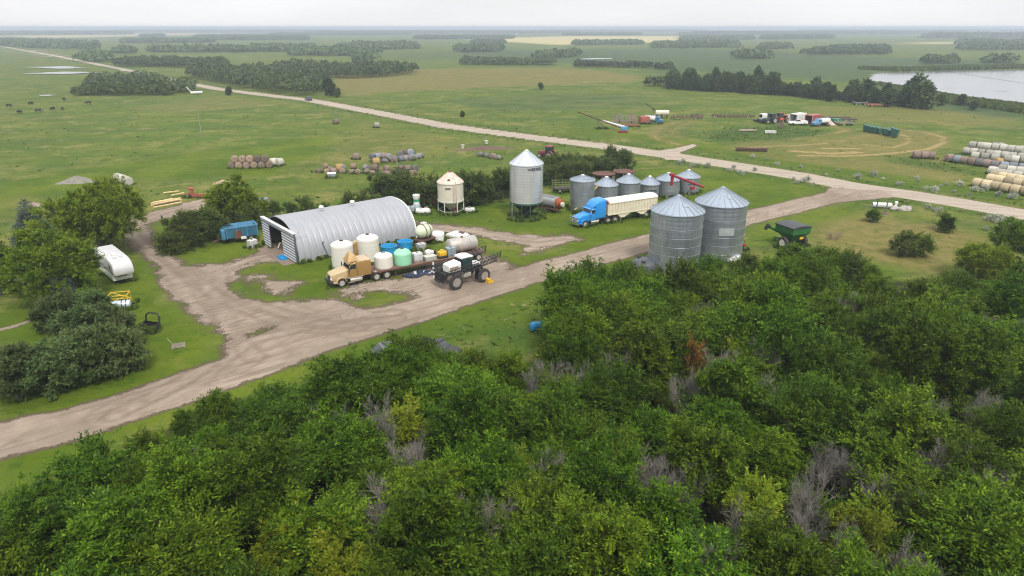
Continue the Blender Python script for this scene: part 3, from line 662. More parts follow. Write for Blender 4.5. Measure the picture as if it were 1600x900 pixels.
class Stock:
    """prototypes waiting to be placed; the first placing moves the prototype itself"""
    def __init__(s, protos): s.p = list(protos); s.used = set()
    def place(s, i, loc, rz, sc, label=None, group=None):
        o = s.p[i]
        if len(loc) == 2: loc = (loc[0], loc[1], gz(*loc))
        if i in s.used: return dup(o, None, loc, rz, label, group, sc)
        s.used.add(i); o.location = loc; o.rotation_euler = (0, 0, rz); o.scale = sc if hasattr(sc, '__len__') else (sc,) * 3
        if label: o['label'] = label
        if group: o['group'] = group
        return o
    def done(s):
        for i, o in enumerate(s.p):
            if i not in s.used:
                for ch in KIDS.get(o.name, ()): bpy.data.objects.remove(ch)
                bpy.data.objects.remove(o)
# ------------------------------------------------------------------ the wood in front
WG = 'trees of the thick wood in front'
WL = 'leafy green tree crowded among its like in the thick wood below the farm lane'
wood_a = Stock([tree_proto('broadleaf_tree', WL, 'tree', WG, 100 + k, 5.3 + 0.5 * (k % 3), 5.3 + 0.5 * (k % 4), 4 + k % 3, 120 + 8 * (k % 4), LEAF, 0.16, nsh=18, per=10, size=1.35 + 0.15 * (k % 3), leaf=(0.235, 0.095), up=0.45 + 0.2 * (k % 3), droop=0.2 + 0.12 * (k % 4), spread=0.38 + 0.08 * (k % 3)) for k in range(9)])
wood_y = Stock([tree_proto('broadleaf_tree', 'yellow green tree standing out among the darker trees of the thick wood', 'tree', 'yellowing trees of the thick wood', 130 + k, 3.0, 4.9, 4, 60, LEAF_Y, 0.25, nsh=14, per=9, size=1.1, leaf=(0.20, 0.085)) for k in range(2)])
def dead_tree(seed, h, spread, label, group):
    t = thing('dead_tree', label, 'dead tree', (0, 0, -500), 0, group); r = np.random.default_rng(seed)
    tr = B(); tr.tube((0, 0, -0.1), (0.05, 0.03, h * 0.4), 0.11, 6, 0.07); tr.build('trunk', DEADWOOD, t)
    link('branches', dead_mesh('branches', DEADWOOD, r, h, spread), None, t)
    return freeze(t)
DL = 'bare grey dead tree with fine twigs poking out of the thick green wood'; DG = 'bare dead trees of the thick wood'
wood_d = Stock([dead_tree(160 + k, 4.7 + 0.3 * k, 0.24 + 0.05 * k, DL, DG) for k in range(4)])
rust = tree_proto('broadleaf_tree', 'rust red tree among green trees at the back of the wood below the big bins', 'tree', None, 171, 2.4, 4.6, 3, 40, LEAF_RUST, 0.3, size=0.9, nsh=12)
WOODP = [(-420, 1250), (-160, 860), (-60, 800), (20, 770), (110, 705), (195, 655), (265, 622), (335, 594), (420, 585), (480, 578), (540, 566), (575, 572), (610, 575), (655, 583), (690, 585), (720, 566), (780, 566), (828, 566), (852, 540), (842, 490), (862, 448), (915, 428), (975, 414), (1040, 442), (1110, 434), (1160, 408), (1200, 404), (1260, 398), (1330, 404), (1400, 430), (1425, 455), (1500, 440), (1560, 430), (1600, 425), (1800, 420), (2100, 520), (2300, 800), (2200, 1300), (800, 1500)]
wp = poly_at([(u, v) for u, v in WOODP][:0] or WOODP[:1])
wp = np.array([at(u, min(v, 1250), 3.6) for u, v in WOODP])
def scatter(poly, gap, r, n=40000, dens=None):
    lo, hi = poly.min(0), poly.max(0); pts = []
    cand = r.random((n, 2)) * (hi - lo) + lo; cand = cand[inside(cand, poly)]
    cell = {}; 
    for p in cand:
        g = gap * (dens(p) if dens else 1); k = (int(p[0] // 6), int(p[1] // 6)); ok = True
        for i in (-1, 0, 1):
            for j in (-1, 0, 1):
                for q in cell.get((k[0] + i, k[1] + j), ()):
                    if (p[0] - q[0]) ** 2 + (p[1] - q[1]) ** 2 < g * g: ok = False; break
                if not ok: break
            if not ok: break
        if ok: cell.setdefault(k, []).append(p); pts.append(p)
    return np.array(pts)
def seen(p, z=5.0, m=60):
    q = np.array([p[0], p[1], z - CAM_H]); d = q[1] * CP - q[2] * SP
    if d < 3: return False
    u, v = 800 + F * q[0] / d, 450 - F * (q[1] * SP + q[2] * CP) / d
    return -m < u < 1600 + m and -m < v < 900 + 2 * m
wr = np.random.default_rng(31)
wpts = scatter(wp, 3.6, wr, dens=lambda q: 1 - 0.2 * float(np.clip((q[1] - 62) / 25, 0, 1) * np.clip((q[0] - 5) / 25, 0, 1)))
wpts = np.array([p for p in wpts if seen(p, 5.5, 110)])
big_keep = [at(600, 560), at(684, 566), at(837, 516), at(1015, 425), at(1050, 405), at(1118, 393), at(1145, 412)]
kd = [6.0, 4.5, 6.5, 3.5, 5.0, 5.0, 3.0]
sel = [p for p in wpts if all(math.hypot(p[0] - q[0], p[1] - q[1]) > k or p[1] < q[1] - (8.5 if k == 6.5 else 3.6) for q, k in zip(big_keep, kd)) and float(seg_dist(p[None], LANE)[0]) > 5.2]
YEL = [(805, 705), (540, 858), (1180, 770), (1340, 810), (1460, 505), (1160, 535), (640, 640), (980, 690), (1370, 560), (430, 800)]
DEAD = [(310, 700), (350, 740), (395, 720), (610, 650), (680, 630), (630, 700), (700, 770), (770, 800), (830, 770), (860, 740), (850, 575), (890, 580), (740, 610), (1010, 720), (1060, 730), (1180, 610), (1160, 590), (1240, 640), (1290, 690), (1180, 800), (1260, 790), (1340, 850), (1420, 870), (1230, 495), (1270, 500), (1545, 505), (1575, 515), (1070, 600), (1330, 700), (1540, 620), (600, 780), (1120, 860), (1000, 800), (1270, 760), (1480, 690), (520, 640), (1100, 470), (1180, 455), (1330, 470), (1390, 520), (1450, 620), (1200, 540), (1120, 560), (960, 560), (900, 860), (1560, 740), (1400, 760)]
yel = [np.array(at(u, v, 4.6)) for u, v in YEL]; dead = [np.array(at(u, v, 4.4)) for u, v in DEAD]
near_ = lambda p, L_, g: any(np.hypot(*(p - q)) < g for q in L_)
nwood = 0
REG = [('at its near edge', 0), ]
for p in sel:
    if near_(p, dead, 0.95) or near_(p, yel, 1.2) or np.hypot(*(p - np.array(at(1085, 556, 4.2)))) < 2.4: continue
    u = wr.random(); back = np.clip((p[1] - 62) / 25, 0, 1) * np.clip((p[0] - 5) / 25, 0, 1)
    s = (0.66 + 0.46 * u) * (1 - 0.24 * back)
    edge = -float(sdist(p[None], wp)[0])
    if edge > -3.0: s *= 0.68 if p[0] < 10 else 0.88
    for _ in range(6):                       # low bushes only where a tall tree would stand over the lane
        if float(seg_dist((p * CAM_H / (CAM_H - 6.2 * s))[None], LANE)[0]) < 3.4 or float(seg_dist((p * CAM_H / (CAM_H - 3.0 * s))[None], LANE)[0]) < 3.4: s *= 0.82
    if s < 0.3: continue
    wood_a.place(int(wr.integers(9)), (p[0], p[1], -0.1), wr.random() * 6.283, (s * 1.02, s * 1.02, s * (0.82 + 0.36 * wr.random()))); nwood += 1
for (u, v, hh) in [(668, 552, 4.2), (690, 555, 4.0), (707, 560, 3.8), (600, 563, 3.4), (618, 561, 3.6), (584, 567, 3.4), (632, 562, 4.2), (648, 536, 4.6), (630, 550, 4.2), (660, 548, 4.4), (603, 566, 3.6), (572, 568, 3.6), (588, 580, 4.0), (690, 566, 3.5), (715, 562, 3.8), (740, 560, 4.0), (672, 575, 4.2), (622, 580, 4.4), (640, 568, 4.4), (893, 446, 6.0), (898, 434, 6.2), (926, 427, 6.2), (956, 421, 6.0), (985, 417, 5.4), (900, 462, 6.2), (893, 476, 5.6), (916, 454, 6.2), (948, 448, 6.2), (980, 443, 5.8), (1012, 436, 4.2), (1034, 440, 3.6), (905, 503, 5.6), (902, 488, 6.2), (936, 480, 6.2), (968, 470, 6.0), (1000, 462, 5.4), (912, 522, 5.4), (920, 510, 6.0), (900, 545, 5.0), (770, 556, 4.0), (800, 560, 4.2)]:
    q = at(u, v, hh); wood_a.place(int(wr.integers(9)), (*q, -0.1), wr.random() * 6.28, hh / 5.8); nwood += 1
for k, p in enumerate(yel): wood_y.place(k % 2, (p[0], p[1], 0), wr.random() * 6.28, 0.82 + 0.22 * wr.random())
for k, p in enumerate(dead):
    ds = (0.60 + 0.28 * wr.random()) * (1 - 0.2 * float(np.clip((p[1] - 62) / 25, 0, 1))); wood_d.place(k % 4, (p[0], p[1], 0), wr.random() * 6.28, (ds * 0.95, ds * 0.95, (0.84 + 0.14 * wr.random()) * (1 - 0.2 * float(np.clip((p[1] - 62) / 25, 0, 1)))))
q = at(1085, 552, 4.2); rust.location = (*q, 0); rust.scale = (0.8, 0.8, 1.1)
print('wood trees', nwood)

wood_a.done(); wood_y.done(); wood_d.done()
# ------------------------------------------------------------------ yard trees, shrubs and hedges on the left
def px_scale(u, v):
    x, y = at(u, v); return F / (y * CP + CAM_H * SP)
def big_tree(label, u, v, w_px, h_px, seed, mat, lob=7, dens=1.0, cat='tree', name='maple_tree', base=0.16, **kw):
    k = px_scale(u, v); w_ = w_px / k; h = h_px / k / math.cos(PITCH) * 0.90
    kw = dict(dict(per=8, size=1.25, nsh=15, leaf=(0.25, 0.15), droop=0.3, up=0.45, shell=0.80, spread=0.42), **kw)
    kw.pop('shoot', None); n = int(dens * (4.4 / kw['size'] ** 1.5) * (w_ * w_ * 0.7 + w_ * h)) + 10
    return tree_proto(name, label, cat, None, seed, w_, h, lob, n, mat, base, (*at(u, v), -0.05), 0.2, **kw)
big_tree('broad sunlit maple with a wide crown beside the loop of the dirt drive', 160, 392, 158, 106, 201, MAPLE, 9, 0.75)
big_tree('round yellow green maple just left of the white camping trailer', 90, 472, 142, 112, 202, MAPLE, 8, 0.75)
big_tree('dark broadleaf tree half cut off at the left edge behind the round maple', 2, 462, 70, 92, 203, WILLOW, 5, 0.7, name='broadleaf_tree')
big_tree('round dense bush tree with bright top between the lumber and the arched shed', 368, 354, 92, 72, 204, MAPLE, 6, 1.3, base=0.05)
def spruce(label, u, v, w_px, h_px, seed):
    k = px_scale(u, v); w_ = w_px / k; h = h_px / k / math.cos(PITCH) * 0.95; r = np.random.default_rng(seed)
    t = thing('spruce_tree', label, 'spruce', (*at(u, v), 0)); tr = B(); tr.tube((0, 0, -0.1), (0, 0, h * 0.92), 0.16, 7, 0.03); tr.build('trunk', BARK, t)
    bl = [(0, 0, h * (0.12 + 0.86 * i / 9), w_ * 0.5 * (1 - i / 9.6), w_ * 0.5 * (1 - i / 9.6), h * 0.065) for i in range(9)]
    link('crown', crown_mesh('crown', SPRUCE, r, bl, 4200, 8, 0.6, (0.22, 0.085), 0.3, 0.1, 0.55), None, t)
spruce('blue grey spruce between the two big maples on the left', 58, 390, 60, 80, 211)
spruce('small blue spruce below the round maple beside the dark lilac bushes', 105, 478, 46, 56, 212)
LG = None
LIL = [(30, 622, 92, 84, 'dark lilac bush lowest at the left edge beside the farm lane'), (92, 610, 96, 88, 'dark lilac bush second from the left edge along the farm lane'), (150, 590, 84, 86, 'brown tipped lilac bush above the farm lane, left of the rightmost one'),
       (195, 580, 74, 76, 'rightmost dark lilac bush nearest the black loader bucket'), (140, 548, 86, 78, 'dull purple tinged lilac bush in the middle of the thicket'), (190, 536, 66, 62, 'dark lilac bush left of the black loader bucket'),
       (95, 516, 66, 56, 'small grey green lilac bush at the upper left of the thicket'), (150, 506, 70, 54, 'greyish lilac bush below the small blue spruce'), (168, 506, 34, 30, 'low lilac bush touching the yellow framed tank'), (20, 560, 0, 0, '')]
for k, (u, v, a, b_, lb) in enumerate(LIL):
    if a: big_tree(lb, u, v, a, b_, 220 + k, LILAC, 6, 0.85, 'bush', 'lilac_bush', 0.02, leaf=(0.17, 0.11), size=0.8, nsh=20, droop=0.2, shell=0.85, up=0.7, spread=0.55)
big_tree('bright yellow green bush beside the yellow framed tank', 148, 486, 32, 30, 235, LEAF_Y, 4, 0.9, 'bush', 'green_bush', 0.02, leaf=(0.20, 0.13), size=0.7)
for k, (u, v, a, b_, lb) in enumerate([(292, 386, 60, 58, 'dark willow bush left of the blue feed wagon'), (330, 376, 64, 52, 'dark willow bush directly behind the blue feed wagon'), (268, 396, 40, 34, 'low green bush at the bend of the dirt drive'), (385, 362, 50, 40, 'willow bush between the blue feed wagon and the arched shed')]):
    big_tree(lb, u, v, a, b_, 240 + k, WILLOW, 5, 0.9, 'bush', 'willow_bush', 0.02, leaf=(0.24, 0.09), size=0.95, up=0.7)
# hedges: one kind, many bushes
HG = 'willow bushes of the thicket behind the bins'
hedge = Stock([tree_proto('willow_bush', 'dark willow bush in the thicket behind the grain bins', 'bush', HG, 260 + k, 4.6, 3.6, 5, 75, WILLOW, 0.02, per=8, nsh=14, size=1.0, leaf=(0.26, 0.10), droop=0.2, up=0.8, shell=0.75) for k in range(5)])
hr = np.random.default_rng(5)
def hedge_run(px, gap, s0, label, group, rows=1, off=2.4):
    line = poly_at(px); 
    for rw in range(rows):
        for a, b_ in zip(line[:-1], line[1:]):
            d = b_ - a; n = max(1, int(round(np.hypot(*d) / gap)))
            for i in range(n):
                p = a + d * (i + 0.5) / n + hr.normal(0, 0.45, 2) + np.array([0, off * rw]); s = s0 * (0.8 + 0.45 * hr.random())
                hedge.place(int(hr.integers(5)), (p[0], p[1]), hr.random() * 6.28, (s, s, s * (0.85 + 0.3 * hr.random())), label, group)
hedge_run([(420, 340), (500, 338), (560, 330), (600, 322)], 3.2, 0.74, 'dark willow bush in the row running behind the arched shed', 'willow bushes behind the arched shed')
hedge_run([(590, 317), (650, 320), (690, 322), (760, 318), (800, 306)], 3.0, 1.16, 'dark willow bush in the thicket behind the cream and silver hopper bins', 'willow bushes behind the hopper bins', 2, 3.4)
hedge_run([(850, 292), (900, 281), (950, 279), (985, 276)], 2.9, 0.95, 'dark willow bush in the thicket behind the row of small bins', 'willow bushes behind the row of small bins', 3, 4.2)
hedge_run([(855, 268), (930, 262)], 3.6, 0.85, 'dark willow bush in the thicket behind the row of small bins', 'willow bushes behind the row of small bins')
hedge.done()
# the clearing on the right
for k, (u, v, a, b_, lb, mt, cat, nm) in enumerate([(1410, 400, 40, 36, 'dark half of the pair of round bushes in the dry clearing', WILLOW, 'bush', 'green_bush'), (1437, 400, 36, 34, 'bright half of the pair of round bushes in the dry clearing', LEAF, 'bush', 'green_bush'),
      (1363, 347, 20, 17, 'small bush alone at the near left of the dry clearing', LEAF, 'bush', 'green_bush'), (1475, 361, 28, 27, 'young bush with a ring of bare soil in the dry clearing', LEAF, 'bush', 'green_bush'),
      (1578, 412, 70, 66, 'tall green tree at the right edge beside the dry clearing', LEAF, 'tree', 'broadleaf_tree'), (1535, 438, 98, 56, 'broad bright green tree at the right below the dry clearing', MAPLE, 'tree', 'broadleaf_tree'),
      (1480, 455, 28, 30, 'small sapling standing alone in brown grass near the broad bright tree', LEAF, 'tree', 'broadleaf_tree'), (1625, 396, 60, 60, 'green tree partly outside the frame at the right edge', LEAF, 'tree', 'broadleaf_tree')]):
    big_tree(lb, u, v, a, b_, 280 + k, mt, 5, 0.85, cat, nm, 0.05, leaf=(0.22, 0.09), size=1.0, up=0.6)
# silver bushes on the road verge
silv = Stock([tree_proto('silver_bush', 'pale silvery bush on the grassy verge beside the gravel road', 'bush', 'silver bushes on the road verge', 300 + k, 1.5, 0.9, 3, 90, SILVER, 0.0, per=6, shoot=0.4, leaf=(0.22, 0.12), droop=0.1, up=0.8, trunk=0.02) for k in range(3)])
SV = [(1062, 257), (1068, 254), (1080, 261), (1092, 259), (1140, 268), (1152, 270), (1160, 273), (1106, 262), (1180, 267), (1146, 263), (1215, 258), (1290, 274), (1340, 279), (1435, 284), (1432, 279), (1470, 292), (1478, 289), (1500, 291), (1522, 299), (1535, 301), (1540, 298), (1515, 305), (1490, 301), (1560, 306), (1580, 311), (1405, 290), (1445, 296), (1460, 300), (1380, 281), (1255, 285), (1262, 283), (1244, 287), (1270, 289), (1240, 281), (1545, 345), (1555, 348), (1562, 346), (1570, 350), (1575, 352), (1460, 329), (1450, 326), (1464, 332), (1540, 360), (1550, 366), (1200, 250), (1175, 247), (1250, 262), (1310, 268), (1365, 276), (1590, 300)]
for k, (u, v) in enumerate(SV):
    x, y = at(u, v); silv.place(k % 3, (x, y), hr.random() * 6, 0.42 + 0.62 * hr.random())
silv.done()
# ------------------------------------------------------------------ tree rows and groves farther off
pop = Stock([tree_proto('poplar_tree', 'dark poplar in the long row of trees in front of the lake', 'tree', 'poplars in the row before the lake', 320 + k, 5.2, 8.6, 5, 330, POPLAR, 0.08, per=7, shoot=1.3, leaf=(0.85, 0.5), droop=0.4, up=0.7, shell=0.7) for k in range(5)])
pr = np.random.default_rng(9)
line = poly_at([(1044, 139), (1090, 142), (1140, 144), (1200, 148), (1250, 152), (1300, 158), (1350, 162), (1400, 166), (1440, 168)])
for rw in range(3):
    for a, b_ in zip(line[:-1], line[1:]):
        d = b_ - a; n = max(1, int(round(np.hypot(*d) / (3.3 + rw))))
        for i in range(n):
            f = (i + 0.5) / n; p = a + d * f + pr.normal(0, 1.3, 2) + np.array([1.5, 5.5]) * rw
            s = (0.55 + 0.48 * pr.random()) * (1.05 if p[0] < 120 else 0.8) * (1.0 if rw < 2 or pr.random() < 0.5 else 1.2)
            pop.place(int(pr.integers(5)), (p[0], p[1]), pr.random() * 6.28, (s, s, s * (0.85 + 0.3 * pr.random())))
for u, v, s, lb in [(1422, 166, 1.25, 'taller bright poplar near the right end of the lake row'), (1440, 170, 1.15, 'big rounded tree at the right end of the lake row'), (1352, 160, 1.05, 'pale green poplar inside the lake row'), (515, 150, 0.85, 'single dark tree beside the road near the blue car'), (528, 152, 0.42, 'very small tree beside the lone dark tree near the blue car'), (358, 149, 0.42, 'dark bush on the verge of the far road left of the blue car'),
                    (845, 140, 0.38, 'lone dark bush out in the middle of the wide pasture'), (723, 183, 0.24, 'tiny dark shrub beside the far gravel road'), (1500, 165, 0.5, 'low shrub right of the lake row'), (1470, 165, 0.5, 'low dark shrub at the foot of the lake row'), (1520, 172, 0.4, 'small shrub by the reeds at the near lake shore')]:
    x, y = at(u, v); o = pop.place(int(pr.integers(5)), (x, y), pr.random() * 6, (s * 1.2, s * 1.2, s), lb); 
    if 'group' in o: del o['group']
pop.done()
def wood_mass(name, label, areas, hgt, gap, leaf_n, leaf, mat, seed):
    """a far-off wood that reads as one mass: many crowns in one object"""
    r = np.random.default_rng(seed); Q = []; C = []
    for px in areas:
        pl = poly_at(px); A = scatter(pl, gap, r, 6000)
        for p in A:
            h = hgt * (0.65 + 0.5 * r.random()); w_ = gap * (0.62 + 0.25 * r.random()); d = unit(r.normal(size=(leaf_n, 3))); d[:, 2] = np.abs(d[:, 2]) * 1.15 - 0.15
            c0 = np.array([p[0], p[1], gz(*p) + h * 0.42]) + d * np.array([w_, w_, h * 0.58]) * (0.8 + 0.25 * r.random((leaf_n, 1)))
            ax_ = unit(r.normal(size=(leaf_n, 3))); wd = unit(np.cross(ax_, d + r.normal(0, 0.4, (leaf_n, 3)))); l = leaf * (0.6 + 0.8 * r.random((leaf_n, 1)))
            Q.append(np.stack([c0 - ax_ * l, c0 + wd * l * 0.7, c0 + ax_ * l, c0 - wd * l * 0.7], 1).reshape(-1, 3)); C.append(np.full(leaf_n * 4, r.random()))
    if not Q: return
    q = np.vstack(Q); me = np_mesh(name, q, np.arange(len(q)).reshape(-1, 4), mat)
    me.attributes.new('clump', 'FLOAT', 'POINT').data.foreach_set('value', np.concatenate(C).astype(np.float32))
    tag(link(name, me), label, 'wood', kind='stuff')
wood_mass('poplar_grove', 'dense dark grove of poplars right beside the far gravel road', [[(290, 121), (330, 129), (380, 138), (440, 148), (490, 151), (512, 137), (500, 122), (420, 115), (330, 112)], [(420, 115), (500, 122), (560, 123), (640, 117), (650, 112), (560, 110), (450, 108)]], 6.6, 4.6, 90, 0.7, POPLAR, 41)
wood_mass('roadside_wood', 'wood of dark trees left of the far road', [[(138, 140), (235, 140), (262, 136), (240, 130), (150, 130)], [(262, 142), (285, 138), (300, 141), (290, 146)]], 5.8, 4.8, 90, 0.75, POPLAR, 42)
wood_mass('willow_thicket', 'low pale willow thicket in front of the dark wood left of the far road', [[(120, 150), (262, 149), (268, 144), (180, 142), (130, 144)]], 4.0, 3.6, 70, 0.7, WILLOW, 43)
wood_mass('poplar_grove', 'long narrow grove across the road above the big dark grove', [[(185, 105), (350, 106), (352, 101), (260, 99), (190, 100)]], 6.2, 5.5, 80, 0.9, POPLAR, 44)
wood_mass('poplar_grove', 'dark strip of trees on the crest of the wide pasture', [[(722, 102), (865, 102.5), (866, 99.5), (722, 97.5)]], 5.2, 5.0, 80, 0.8, POPLAR, 45)
wood_mass('poplar_grove', 'thin strip of trees in front of the small bright ponds', [[(900, 106), (960, 106), (1014, 107), (1014, 105), (900, 104)], [(1026, 109), (1046, 109), (1046, 107), (1026, 107)], [(1008, 135), (1040, 135), (1040, 132), (1008, 132)]], 4.5, 5, 60, 0.9, POPLAR, 46)
wood_mass('marsh_island_wood', 'dark wooded rise in the marsh left above the lake', [[(1256, 86), (1385, 86), (1385, 76), (1310, 76)]], 6.5, 8, 70, 1.3, POPLAR, 47)
wood_mass('marsh_island_wood', 'small round wood standing above the far lake shore', [[(1445, 100), (1488, 100), (1490, 95), (1450, 95)]], 6, 7, 70, 1.2, POPLAR, 48)
wood_mass('far_woods', 'hazy blue woods scattered over the plain below the horizon', [
    [(240, 82), (380, 82), (380, 78), (240, 79)], [(380, 81), (485, 81), (485, 75), (400, 76)], [(460, 87), (560, 88), (590, 85), (520, 80), (460, 82)], [(525, 79), (650, 77), (648, 71), (560, 70)], [(300, 63), (480, 63), (480, 58), (310, 57)],
    [(220, 58), (255, 58), (255, 55.5), (222, 56)], [(190, 68), (330, 67), (330, 64), (200, 64)], [(185, 84), (205, 84), (205, 80), (185, 80)], [(717, 82), (780, 81), (780, 77), (717, 77)], [(740, 69.5), (785, 69), (785, 66.5), (742, 67)], [(650, 62), (800, 61), (800, 58), (650, 58)],
    [(898, 71), (1000, 70), (1000, 67.5), (900, 68)], [(1022, 76), (1150, 75), (1150, 69), (1024, 70)], [(1065, 64), (1175, 62), (1175, 58.5), (1066, 59)], [(1190, 62), (1300, 61), (1300, 55), (1195, 56)], [(1300, 54), (1480, 53), (1480, 49.5), (1300, 50)], [(1500, 79), (1620, 79), (1620, 66), (1520, 68)], [(1497, 70), (1550, 70), (1550, 65), (1500, 65)],
    [(0, 72), (60, 76), (150, 78), (150, 70), (40, 64), (0, 64)], [(130, 96), (165, 98), (165, 90), (140, 88)], [(840, 92), (900, 88), (900, 86), (840, 89)], [(1150, 92), (1200, 92), (1195, 86), (1160, 86)], [(1545, 99), (1580, 99), (1578, 96), (1548, 96)], [(560, 97), (580, 97), (580, 95), (560, 95)], [(1190, 77), (1230, 77), (1230, 73), (1195, 73)], [(880, 56), (1000, 55), (1000, 53), (880, 53.5)], [(420, 56), (640, 55), (640, 53), (430, 53)]],
    7.0, 11, 50, 2.0, POPLAR, 49)
wood_mass('horizon_woods', 'faint blue bands of woods along the horizon', [[(-100, 56), (200, 54), (200, 51), (-100, 52)], [(180, 51), (520, 50.6), (520, 48.6), (180, 49)], [(480, 53), (900, 52.4), (900, 50), (500, 50)], [(860, 50.6), (1100, 50), (1100, 48.4), (860, 49)], [(1060, 55), (1500, 53), (1500, 50.6), (1100, 52)], [(1250, 50), (1700, 49.4), (1700, 47.6), (1250, 48)], [(1450, 60), (1700, 59), (1700, 55), (1460, 55)]],
    8.5, 34, 26, 5.5, POPLAR, 50)
# reeds along the shore
def reeds():
    r = np.random.default_rng(77); Q = []
    for px, h in (([(1370, 131), (1400, 137), (1450, 146), (1510, 156), (1600, 167), (1700, 180), (1700, 194), (1560, 172), (1480, 162), (1440, 158), (1400, 146)], 1.6), ([(1340, 108), (1420, 109), (1500, 106), (1600, 104.5), (1600, 107.5), (1500, 109.5), (1400, 112)], 2.2)):
        pl = poly_at(px); c0 = r.random((60000, 2)) * (pl.max(0) - pl.min(0)) + pl.min(0); c0 = c0[inside(c0, pl)][:7000]; n = len(c0)
        a = r.random(n) * math.pi; s = 0.5 + 0.5 * r.random(n); dx = np.cos(a) * s; dy = np.sin(a) * s; z = height(c0[:, 0], c0[:, 1]); hh = h * (0.5 + 0.7 * r.random(n))
        Q.append(np.stack([np.stack([c0[:, 0] - dx, c0[:, 1] - dy, z], 1), np.stack([c0[:, 0] + dx, c0[:, 1] + dy, z], 1), np.stack([c0[:, 0] + dx * 0.6, c0[:, 1] + dy * 0.6, z + hh], 1), np.stack([c0[:, 0] - dx * 0.6, c0[:, 1] - dy * 0.6, z + hh], 1)], 1).reshape(-1, 3))
    q = np.vstack(Q); me = np_mesh('reeds', q, np.arange(len(q)).reshape(-1, 4), leaf_material('reed', (0.05, 0.085, 0.022), (0.08, 0.115, 0.03), (0.11, 0.13, 0.045)))
    me.attributes.new('clump', 'FLOAT', 'POINT').data.foreach_set('value', np.repeat(r.random(len(q) // 4), 4).astype(np.float32))
    tag(link('reeds', me), 'green belt of reeds round the lake shore', 'reeds', kind='stuff')
reeds()
# rough grass tufts on the unmown ground
def tufts():
    r = np.random.default_rng(78); n = 60000
    y = 26 + 250 * r.random(n) ** 1.25; x = (r.random(n) * 2 - 1) * (y * 0.80 + 30); p = np.stack([x, y], 1)
    main, yard, lawn, dry, marsh, crop, lush, wood, dl = zones(p)
    keep = (main < 0.12) & (yard < 0.12) & (wood < 0.6) & (r.random(n) < np.clip(0.03 - 0.15 * lawn + 0.9 * lush, 0.0, 1)) & (dry < 0.95)
    p = p[keep]; lu = lush[keep]; la = lawn[keep]; dr = dry[keep]; n = len(p); z = height(p[:, 0], p[:, 1]); Q = []
    for k in range(2):
        a = r.random(n) * math.pi; s = (0.10 + 0.22 * r.random(n)); h = (0.08 + 0.20 * r.random(n) ** 2) * (1 - 0.6 * la) * (1 + 0.8 * lu) * (1 - 0.5 * dr); dx, dy = np.cos(a) * s, np.sin(a) * s; lx = r.normal(0, 0.2, n); ly = r.normal(0, 0.2, n)
        Q.append(np.stack([np.stack([p[:, 0] - dx, p[:, 1] - dy, z], 1), np.stack([p[:, 0] + dx, p[:, 1] + dy, z], 1), np.stack([p[:, 0] + dx * 1.2 + lx, p[:, 1] + dy * 1.2 + ly, z + h], 1), np.stack([p[:, 0] - dx * 1.2 + lx, p[:, 1] - dy * 1.2 + ly, z + h], 1)], 1).reshape(-1, 3))
    q = np.vstack(Q); me = np_mesh('grass', q, np.arange(len(q)).reshape(-1, 4), leaf_material('grass_blade', (0.060, 0.108, 0.014), (0.115, 0.150, 0.028), (0.210, 0.190, 0.075), 0.4))
    me.attributes.new('clump', 'FLOAT', 'POINT').data.foreach_set('value', np.tile(np.repeat(r.random(n), 4), 2).astype(np.float32))
    tag(link('grass', me), 'rough grass tufts on the unmown ground', 'grass', kind='stuff')
tufts()
